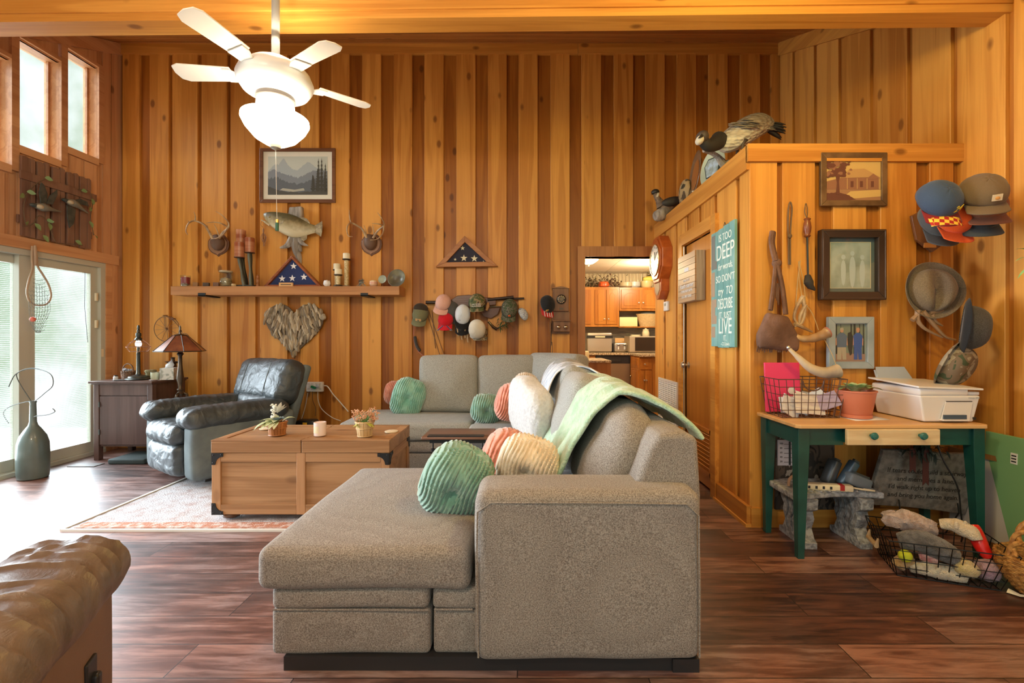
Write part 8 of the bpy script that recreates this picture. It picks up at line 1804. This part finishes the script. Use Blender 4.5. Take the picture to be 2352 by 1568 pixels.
# power strip, dark devices on the bench
t = thing('power_strip', 'cream power strip with a red switch lying on the stone bench', 'power strip', (1.72, 2.62, .325), rot=-.18)
M().rbox(-.155, .145, -.024, .024, 0, .035, .006, k=2, m=2).build('body', CREAM, t); M().box(.075, .098, -.0255, .015, .006, .0362).build('switch', mat('switch_red', (.40, .02, .02), .4), t, smooth=False)
for i in range(5): M().box(-.13 + i * .038, -.118 + i * .038, -.0252, -.02, .010, .026).build('socket', BLACKP, t, smooth=False)
M().tube(curve_pts([Vector((.145, 0, .02)), Vector((.20, -.01, .015)), Vector((.26, .0, .008)), Vector((.22, .03, .006))]), .005, 6).build('cord', CREAM, t)
GD = mat('gunmetal', (.10, .11, .12), .35, metal=.5); BD = mat('steel_blue', (.10, .15, .22), .3, metal=.4)
def dev(nm, label, c, sz, rot, mt, cat='device'):
    t = thing(nm, label, cat, c, rot); M().rbox(-sz[0] / 2, sz[0] / 2, -sz[1] / 2, sz[1] / 2, 0, sz[2], min(sz) * .25, k=2, m=3).build('body', mt, t); M().cbox((0, -sz[1] * .1, sz[2] + .004), (sz[0] * .7, sz[1] * .35, .012)).build('clip', GD, t, smooth=False); return t
dev('stapler', 'dark grey clip tool propped upright at the back of the stone bench', (1.80, 2.72, .33), (.05, .07, .15), (0, .45, .2), GD, 'tool')
dev('bicycle_light', 'steel-blue cylinder tool leaning among dark devices on the stone bench', (1.86, 2.68, .335), (.05, .05, .16), (0, .6, .1), BD, 'tool')
dev('battery_pack', 'grey rectangular battery pack at the outer end of the stone bench', (1.93, 2.66, .33), (.15, .07, .07), (0, .38, .1), mat('pack_grey', (.18, .21, .25), .4), 'battery')
o = M().tube(curve_pts([Vector((1.54, 2.66, .334)), Vector((1.545, 2.66, .37)), Vector((1.58, 2.68, .385)), Vector((1.62, 2.72, .37))]), .008, 8).build('brown_cable', mat('cable_tan', (.35, .22, .14), .6)); tag(o, 'bent tan cable standing at the closet end of the stone bench', 'cable')
# camouflage thermometer board
t = thing('camo_board', 'camouflage-print board leaning on the closet behind the stone bench', 'board', (1.75, 2.86, .02))
M().box(1.57, 1.94, 2.852, 2.868, .122, .63).build('board', patches('branch_camo', [(.025, .02, .018), (.10, .075, .06), (.045, .035, .03), (.33, .30, .27)], 15, stretch=(1, 1, .6)), t, smooth=False)
M().box(1.58, 1.685, 2.846, 2.853, .40, .56).build('white_scale', mat('scale_white', (.55, .53, .62), .6), t, smooth=False)
m = M(); m.tube([(1.655, 2.845, .405), (1.655, 2.845, .55)], .006, 8); m.build('thermometer_tube', BLACKP, t)
for k in range(5): M().box(1.62, 1.685, 2.8445, 2.846, .42 + k * .028, .4225 + k * .028).build('scale_line', BLACKP, t, smooth=False)
for k, s_ in enumerate(('20', '40', '60', '80', '100')): text('numeral', s_, .016, frame_mtx((1.602, 2.8455, .425 + k * .028), (1, 0, 0), (0, 0, 1)), BLACKP, t)
text('lettering', 'len', .05, frame_mtx((1.895, 2.851, .585), (0, 0, -1), (1, 0, 0)), PRG, t)
# stone verse plaque on an iron stand
t = thing('verse_plaque', 'grey stone plaque with an engraved verse leaning under the green table', 'plaque', (2.37, 2.72, .2), rot=(.12, .06, 0))
m = M(); r_ = random.Random(5)
out = [(-.29, -.02), (-.30, .12), (-.285, .24), (-.275, .325), (-.1, .33), (.1, .325), (.285, .335), (.29, .2), (.285, .05), (.27, -.045), (.1, -.03), (-.1, -.02)]
m.prism([(x, 0, z) for x, z in out], (0, .03, 0)); m.build('slab', mat('plaque_stone', (.24, .215, .19), .9, c2=(.15, .13, .115), nscale=25, bump=.5, bscale=60), t, smooth=False, bevel=.006)
INK = mat('engraved', (.035, .028, .022), .9)
for k, s_ in enumerate(('If tears could build a stairway', 'and memories a lane,', 'I\'d walk right up to heaven', 'and bring you home again.')): text('verse_line', s_, .040, frame_mtx((.0, -.0008, .205 - k * .050), (1, 0, 0), (0, 0, 1)), INK, t)
m = M(); m.tube([(-.15, -.012, .03), (-.15, -.03, -.02), (-.17, .05, -.20)], .004, 5); m.tube([(.20, -.012, .03), (.20, -.03, -.02), (.22, .05, -.20)], .004, 5); m.tube([(-.17, .05, -.195), (.22, .05, -.195)], .004, 5); m.build('iron_stand', BLACK, t)
RIB = mat('ribbon', (.085, .022, .018), .7)
t = thing('ribbon_wreath', 'small dark greenery spray with two brown ribbons over the verse plaque', 'wreath', (2.30, 2.64, .50))
m = M(); r_ = random.Random(7)
for i in range(70): m.leaf(Vector((2.30 + r_.gauss(0, .07), 2.64 + r_.uniform(-.02, .02), .55 + r_.gauss(0, .022))), (r_.uniform(-1, 1), -.4, r_.uniform(-1, .4)), .05, .012)
m.build('sprigs', mat('sprig_dark', (.03, .04, .03), .8), t)
for x, zb_ in ((2.235, .42), (2.31, .345)): M().prism([(x - .016, 2.625, .56), (x + .020, 2.625, .56), (x + .020, 2.625, zb_), (x + .002, 2.625, zb_ + .02), (x - .016, 2.625, zb_)], (0, .002, 0)).build('ribbon', RIB, t, smooth=False)
o = M().tube(curve_pts([Vector((2.37, 2.62, .60)), Vector((2.39, 2.60, .50)), Vector((2.45, 2.58, .36)), Vector((2.47, 2.58, .22)), Vector((2.50, 2.60, .08)), Vector((2.55, 2.66, .008))]), .0045, 6).build('black_cable', BLACKP); tag(o, 'black cord hanging in front of the verse plaque', 'cord')
# white board in a wooden frame and the green panel behind it
o = thing('framed_board', 'white board in a brown wooden frame leaning on the right-hand wall', 'board', (2.66, 2.65, 0), rot=(0, .10, .22))
M().box(-.004, .004, -.20, .18, .03, .50).build('board', mat('board_white', (.42, .40, .38), .7), o, smooth=False)
m = M(); fr_box(m, -.22, .20, 0, .52, .03, lambda u, v, d: Vector((.008 - d, u, v)), 0, .022); m.build('frame', wood('pole_frame', (.30, .15, .05), (.16, .07, .02), 'Z', var=.1, knots=0), o, smooth=False)
M().tube([Vector((-.012, -.20 + .08 * math.cos(a), .44 + .06 * math.sin(a))) for a in [-2 + 4 * i / 12 for i in range(13)]], .007, 6).build('rope_loop', LTH, o)
o = thing('green_panel', 'tall mint green panel leaning against the wall behind the wicker basket', 'board', (2.70, 2.22, 0), rot=(0, .035, 0))
M().box(-.012, .012, -.46, .46, 0, .65).build('panel', mat('panel_green', (.20, .42, .20), .5), o, smooth=False, bevel=.003)
M().box(-.0145, -.012, -.02 + .30, .015 + .30, .50, .56).build('label', WHITE, o, smooth=False)
for k in range(3): M().box(-.0155, -.0145, .285, .31, .51 + .016 * k, .517 + .016 * k).build('label_line', BLACKP, o, smooth=False)
# toy basket
c_ = Vector((2.105, 2.335, .004)); RZ = -.36
t = wirebasket('toy_basket', 'black wire basket of soft toys on the floor under the green table', c_, RZ, .40, .24, .50, .34, .185, 10, 6, 4, mat('wire_black', (.012, .012, .012), .4, metal=.5), .0022)
for s_ in (-1, 1): M().tube([Vector((s_ * .262, -.06, .15)), Vector((s_ * .268, -.06, .11)), Vector((s_ * .268, .06, .11)), Vector((s_ * .262, .06, .15))], [.004, .012, .012, .004], 8).build('wooden_handle', mat('grip_wood', (.40, .28, .16), .6) if 'grip_wood' not in bpy.data.materials else bpy.data.materials['grip_wood'], t)
Rb = Matrix.Translation(c_) @ Matrix.Rotation(RZ, 4, 'Z')
def toy(name, label, pts, rad, mt, bump=.14, extra=None, cat='soft toy'):
    t = thing(name, label, cat, Rb @ Vector(pts[0])); q = curve_pts([Rb @ Vector(p) for p in pts], 4); k = len(q)
    rs_ = [rad * (.55 + .45 * math.sin(PI * min(1, max(0, (i + 1) / (k + 1))))) for i in range(k)]
    m = M().tube(q, rs_, 16); m.v = [p + Vector((Z3(p, 30, rad * bump), Z3(p + Vector((1, 1, 1)), 30, rad * bump), Z3(p, 26, rad * bump))) for p in m.v]
    o = m.build('body', mt, t)
    if extra: extra(t, o)
    return t
def plush(n, c, c2): return mat(n, c, .95, c2=c2, nscale=40, bump=1.0, bscale=150, sheen=.4)
def ears(t, o):
    m = M(); q = o.data.vertices[len(o.data.vertices) // 2].co + SHIFT[o.name]
    for s_ in (-1, 1): m.ell(q + Vector((s_ * .022, 0, .045)), (.012, .008, .022), nu=10, nv=8); 
    m.build('ears', o.data.materials[0], t)
toy('plush_toy', 'shaggy pinkish-grey plush toy on top at the bench end of the basket', [(-.20, .05, .22), (-.14, .03, .235), (-.06, .04, .215), (.01, .06, .20)], .052, plush('shag', (.42, .30, .25), (.60, .48, .45)), .5, ears)
toy('plush_toy', 'cream plush lamb lying on top in the middle of the basket', [(.03, .02, .235), (.08, .00, .245), (.13, -.02, .225), (.15, -.04, .195)], .036, plush('lamb', (.66, .55, .38), (.76, .66, .50)), .2, ears)
toy('plush_toy', 'dark grey mesh-covered toy across the front of the basket', [(-.18, -.08, .16), (-.10, -.09, .175), (-.02, -.10, .15), (.04, -.11, .12)], .055, plush('grey_mesh', (.085, .085, .09), (.15, .15, .16)), .1)
toy('rubber_bone', 'red spotted rubber toy standing at the wall end of the basket', [(.16, .02, .25), (.165, .0, .21), (.17, -.03, .165), (.19, -.05, .12)], .032, mat('red_rubber', (.62, .015, .012), .3), .05, cat='dog toy')
o = M().ell(Rb @ Vector((-.165, -.115, .10)), (.030, .030, .030), nu=20, nv=14).build('tennis_ball', mat('ball_yellow', (.55, .62, .03), .8)); tag(o, 'yellow-green ball pressed against the wires at the bench end', 'ball')
toy('plush_toy', 'tan plush toy low at the bench end of the basket', [(-.19, -.09, .03), (-.16, -.08, .06), (-.12, -.08, .05)], .035, plush('tan_toy', (.42, .25, .09), (.55, .36, .16)))
toy('plush_toy', 'off-white plush dog lying along the bottom of the basket', [(-.14, -.09, .035), (-.06, -.10, .045), (.02, -.10, .04), (.08, -.10, .03)], .038, plush('offwhite', (.52, .47, .36), (.64, .60, .48)), .14, ears)
toy('plush_toy', 'red and pink plush toy behind the wires beside the yellow ball', [(-.10, -.08, .10), (-.06, -.09, .105), (-.03, -.10, .09)], .030, plush('pink_toy', (.60, .22, .22), (.72, .45, .42)))
toy('plush_toy', 'yellow plush toy in the lower middle of the basket', [(.03, -.11, .09), (.07, -.115, .085), (.11, -.10, .06)], .042, plush('yellow_toy', (.58, .46, .18), (.68, .56, .30)), .14)
toy('plush_toy', 'mauve plush toy at the bottom wall end of the basket', [(.13, -.09, .08), (.17, -.08, .07), (.19, -.04, .05)], .050, plush('mauve_toy', (.34, .20, .27), (.48, .32, .40)), .14)
o = M().tube([Rb @ Vector((.22, -.13, .01)), Rb @ Vector((.25, -.16, .008)), Rb @ Vector((.28, -.16, .010))], [.012, .006, .004], 6, flat=.3).build('toy_tag', CREAM); tag(o, 'cream cloth strip lying on the floor beside the toy basket', 'strip')
# wicker basket at the right edge
c_ = Vector((2.475, 2.09, 0)); WK = mat('honey_wicker', (.52, .27, .07), .5, c2=(.28, .12, .025), nscale=50)
t = thing('large_wicker_basket', 'honey-coloured wicker basket with a twisted arch handle by the mint panel', 'basket', c_)
m = M(); nr = 22
for k in range(nr):
    f = k / (nr - 1); r = .15 + .09 * math.sin(f * PI * .55) ** .8; z = .008 + f * .165
    m.tube([c_ + Vector((math.cos(a) * r * 1.05 * (1 + .012 * (1 if (i + k) % 2 else -1)), math.sin(a) * r * .8 * (1 + .012 * (1 if (i + k) % 2 else -1)), z + .02 * (abs(math.cos(a)) ** 3) * f)) for i, a in enumerate([2 * PI * i / 64 for i in range(64)])], .0058, 5, closed=True)
for i in range(32): a = 2 * PI * i / 32; m.tube([c_ + Vector((math.cos(a) * (.15 + .09 * math.sin(f * PI * .55) ** .8) * 1.05, math.sin(a) * (.15 + .09 * math.sin(f * PI * .55) ** .8) * .8, .008 + f * .165)) for f in (0, .25, .5, .75, 1)], .004, 5)
m.lathe([(.02, .004), (.15, .004), (.15, .010), (.02, .010)], c_, 30, sx=1.05, sy=.8); m.build('woven_body', WK, t)
for ph in (0, PI):
    m = M(); m.tube([c_ + Vector((-math.cos(s_) * .245 + 0, .014 * math.cos(s_ * 14 + ph), .15 + math.sin(s_) * .26 + .014 * math.sin(s_ * 14 + ph))) for s_ in [PI * i / 60 for i in range(61)]], .011, 7); m.build('handle_strand', WK, t)
# spider-plant leaves entering at the right edge
m = M(); q = P(2358, 600, 2.15)
for (px, py, dx, dz) in ((2350, 575, -.7, .25), (2352, 590, -1, .0), (2353, 612, -.9, -.5), (2354, 560, -.4, .8)): m.leaf(P(px + 12, py, 2.15), (dx, -.1, dz), .075, .014, .3)
m.tube([P(2362, 560, 2.15), P(2366, 600, 2.15), P(2364, 640, 2.15)], .004, 5)
o = m.build('hanging_plant', LEAFG); tag(o, 'few narrow green leaves of a plant reaching in above the mint panel', 'plant')

# ------------------------------------------------------------------ hats on the corner pegs
def hat_local(name, label, c, rot, crown, brimr, hgt, rad, mt, band=None, curl=.03, crease=.03, cat='hat'):
    t = thing(name, label, cat, c, rot, group='hats and caps on the corner pegs')
    pr = []
    def bf(u, v):
        a = 2 * PI * u; r = 1 + (brimr - 1) * v; z = curl * v ** 2 * (.6 + .8 * abs(math.cos(a)) ** 2)
        return Vector((math.cos(a) * rad[0] * r, math.sin(a) * rad[1] * r, z))
    M().grid(bf, 48, 8).build('brim', mt, t, solid=.003)
    def cf(p, q):
        if q.z > 0: p.z -= crease * math.exp(-(q.x / .28) ** 2) * max(0, q.z) * (1 - .4 * q.y)
        p.x *= 1 - .22 * max(0, q.z) * max(0, -q.y); return p
    m = M(); nu, nv = 44, 16; vs = []
    for i in range(nv + 1):
        ph = PI / 2 * i / nv
        for j in range(nu): th = 2 * PI * j / nu; q = Vector((math.cos(ph) ** .5 * math.cos(th) if i < nv else 0, math.cos(ph) ** .5 * math.sin(th) if i < nv else 0, math.sin(ph) ** .8)); vs.append(cf(Vector((q.x * rad[0], q.y * rad[1], q.z * hgt)), q))
    m.add(vs, [(i * nu + j, i * nu + (j + 1) % nu, (i + 1) * nu + (j + 1) % nu, (i + 1) * nu + j) for i in range(nv) for j in range(nu)]); cr = m.build('crown', crown, t, solid=-.002)
    if band: M().lathe([(1.0, .004), (1.012, .006), (1.008, .03), (.995, .032)], (0, 0, 0), 40, None, rad[0], rad[1]).build('band', band, t)
    return t
CP_ = 'hats and caps on the corner pegs'
FELT = fabric('tan_felt', (.27, .20, .125), (.13, .095, .06), 260, .4); FELTG = fabric('charcoal_felt', (.105, .10, .098), (.045, .043, .042), 260, .4)
aim = lambda dx, dy, dz, up=(0, 0, 1): (lambda z: (lambda x: Matrix((x, z.cross(x), z)).transposed().to_euler())(Vector(up).cross(z).normalized()))(Vector((dx, dy, dz)).normalized())
# aim(): local z (crown) points to the given direction, local -y (peak) hangs down
hat_local('felt_hat', 'tan tweed felt hat with a creased crown facing the room', FQ(2136, 668, 2.80), tuple(aim(-.15, -1, .12)), FELT, 1.34, .095, (.122, .132), FELT, curl=.035, crease=.045)
hat_local('felt_hat', 'dark charcoal fedora with a narrow band hung sideways on the antlers', P(2208, 752, 2.62), tuple(aim(.70, -.62, -.10)), FELTG, 1.34, .125, (.115, .128), BLACKC, band=mat('hat_band', (.12, .115, .11), .8, c2=(.30, .29, .28), nscale=120), curl=.025, crease=.03)
hat_local('boonie_hat', 'camouflage cloth hat hanging lowest behind the printer', P(2180, 835, 2.66), tuple(aim(.35, -.75, -.35)), CAMO4, 1.26, .10, (.115, .125), CAMO4, curl=.02, crease=.01)
def cap3(name, label, px, py, Y, d, crown, brim, **k): return cap(name, label, P(px, py, Y), tuple(aim(*d)), crown, brim, group=CP_, **k)
SHB = dict(rad=(.10, .108, .095), bl=.085, bw=.095)
CHECK, n_, b_ = newmat('chequer'); ck = n_.nodes.new('ShaderNodeTexChecker'); ck.inputs['Scale'].default_value = 46; ck.inputs['Color1'].default_value = (.40, .015, .015, 1); ck.inputs['Color2'].default_value = (.85, .55, .06, 1); tc_ = n_.nodes.new('ShaderNodeTexCoord'); mp_ = n_.nodes.new('ShaderNodeMapping'); mp_.inputs['Rotation'].default_value = (0, 0, .25); n_.links.new(tc_.outputs['Object'], mp_.inputs['Vector']); n_.links.new(mp_.outputs[0], ck.inputs['Vector']); n_.links.new(ck.outputs['Color'], b_.inputs['Base Color']); b_.inputs['Roughness'].default_value = .8
t = cap3('ball_cap', 'blue cap with signature stitching and a red and yellow chequered peak', 2152, 462, 2.455, (-.10, -.85, .42), BLUEC, MAROON, **SHB)
M().grid(lambda u, v: Vector(((u - .5) * .15, -.112 - .055 * v, .0085 - .022 * ((u - .5) * .15 / .095) ** 2)), 12, 6).build('chequered_patch', CHECK, t, solid=.0008)
m = M(); m.tube(curve_pts([Vector((-.055 + .011 * i, -.104 + .02 * abs(i - 5) / 5 * .9, .030 + .012 * math.sin(i * 2.2))) for i in range(11)], 4), .0016, 5); m.build('signature', STARW, t)
text('numeral', '24', .045, frame_mtx((.045, -.093, .042), (1, .45, 0), (-.1, .35, 1)), mat('yellow_thread', (.85, .62, .05), .7), t, shear=.3)
cap3('ball_cap', 'bright orange cap under the blue signature cap', 2180, 503, 2.545, (.05, -.82, .46), ORANGEC, ORANGEC, **SHB)
cap3('ball_cap', 'grey cap at the bottom of the stack under the orange one', 2152, 508, 2.62, (-.05, -.85, .38), GREYC, GREYC, **SHB)
t = cap3('ball_cap', 'brown duck-cloth cap with a small tan square patch on top of the outer stack', 2254, 446, 2.42, (-.30, -.70, .60), BROWNC, BROWNC, **SHB)
m = M().cbox((.02, -.104, .052), (.040, .006, .032), (-.45, 0, .12)); m.build('patch', mat('patch_tan', (.62, .50, .34), .7), t, smooth=False); M().ell((.02, -.109, .052), (.010, .002, .009), (-.45, 0, 0), nu=12, nv=6).build('patch_logo', mat('logo_orange', (.55, .25, .06), .6), t)
cap3('ball_cap', 'rust brown cap in the middle of the outer stack', 2254, 478, 2.48, (-.25, -.62, .70), RUSTC, RUSTC, **SHB)
cap3('ball_cap', 'dark mesh cap at the bottom of the outer stack', 2240, 500, 2.52, (-.25, -.62, .60), clot('dark_blue_mesh', (.04, .045, .05)), clot('dark_peak', (.05, .055, .06)), **SHB)
t = thing('award_plaque', 'dark wooden shield plaque half hidden under the stacked caps', 'plaque', FQ(2120, 580))
M().prism([FQ(x, y, 2.868) for x, y in [(2088, 497), (2110, 486), (2176, 500), (2172, 555), (2136, 580), (2100, 552)]], (0, -.02, 0)).build('shield', PLAQUEW, t, smooth=False, bevel=.003); M().box(*sorted((FQ(2121, 0).x, FQ(2148, 0).x)), 2.842, 2.850, FQ(0, 569).z, FQ(0, 558).z).build('brass_plate', mat('brass_plate', (.55, .30, .10), .35, metal=.5), t, smooth=False)
t = thing('antler_rack', 'brown antler peg holding the felt hats in the corner', 'antlers', FQ(2150, 760))
for pts in ([(2108, 712), (2108, 735), (2125, 755), (2165, 775)], [(2095, 735), (2110, 722), (2130, 722)], [(2120, 715), (2140, 740), (2170, 772), (2195, 780)], [(2135, 718), (2155, 715), (2190, 710)], [(2140, 722), (2148, 738), (2165, 748)]):
    m = M(); tine(m, [P(x, y, 2.78) for x, y in pts], .015, .005); m.build('tine', mat('antler_dark', (.36, .22, .12), .5) if 'antler_dark' not in bpy.data.materials else bpy.data.materials['antler_dark'], t)
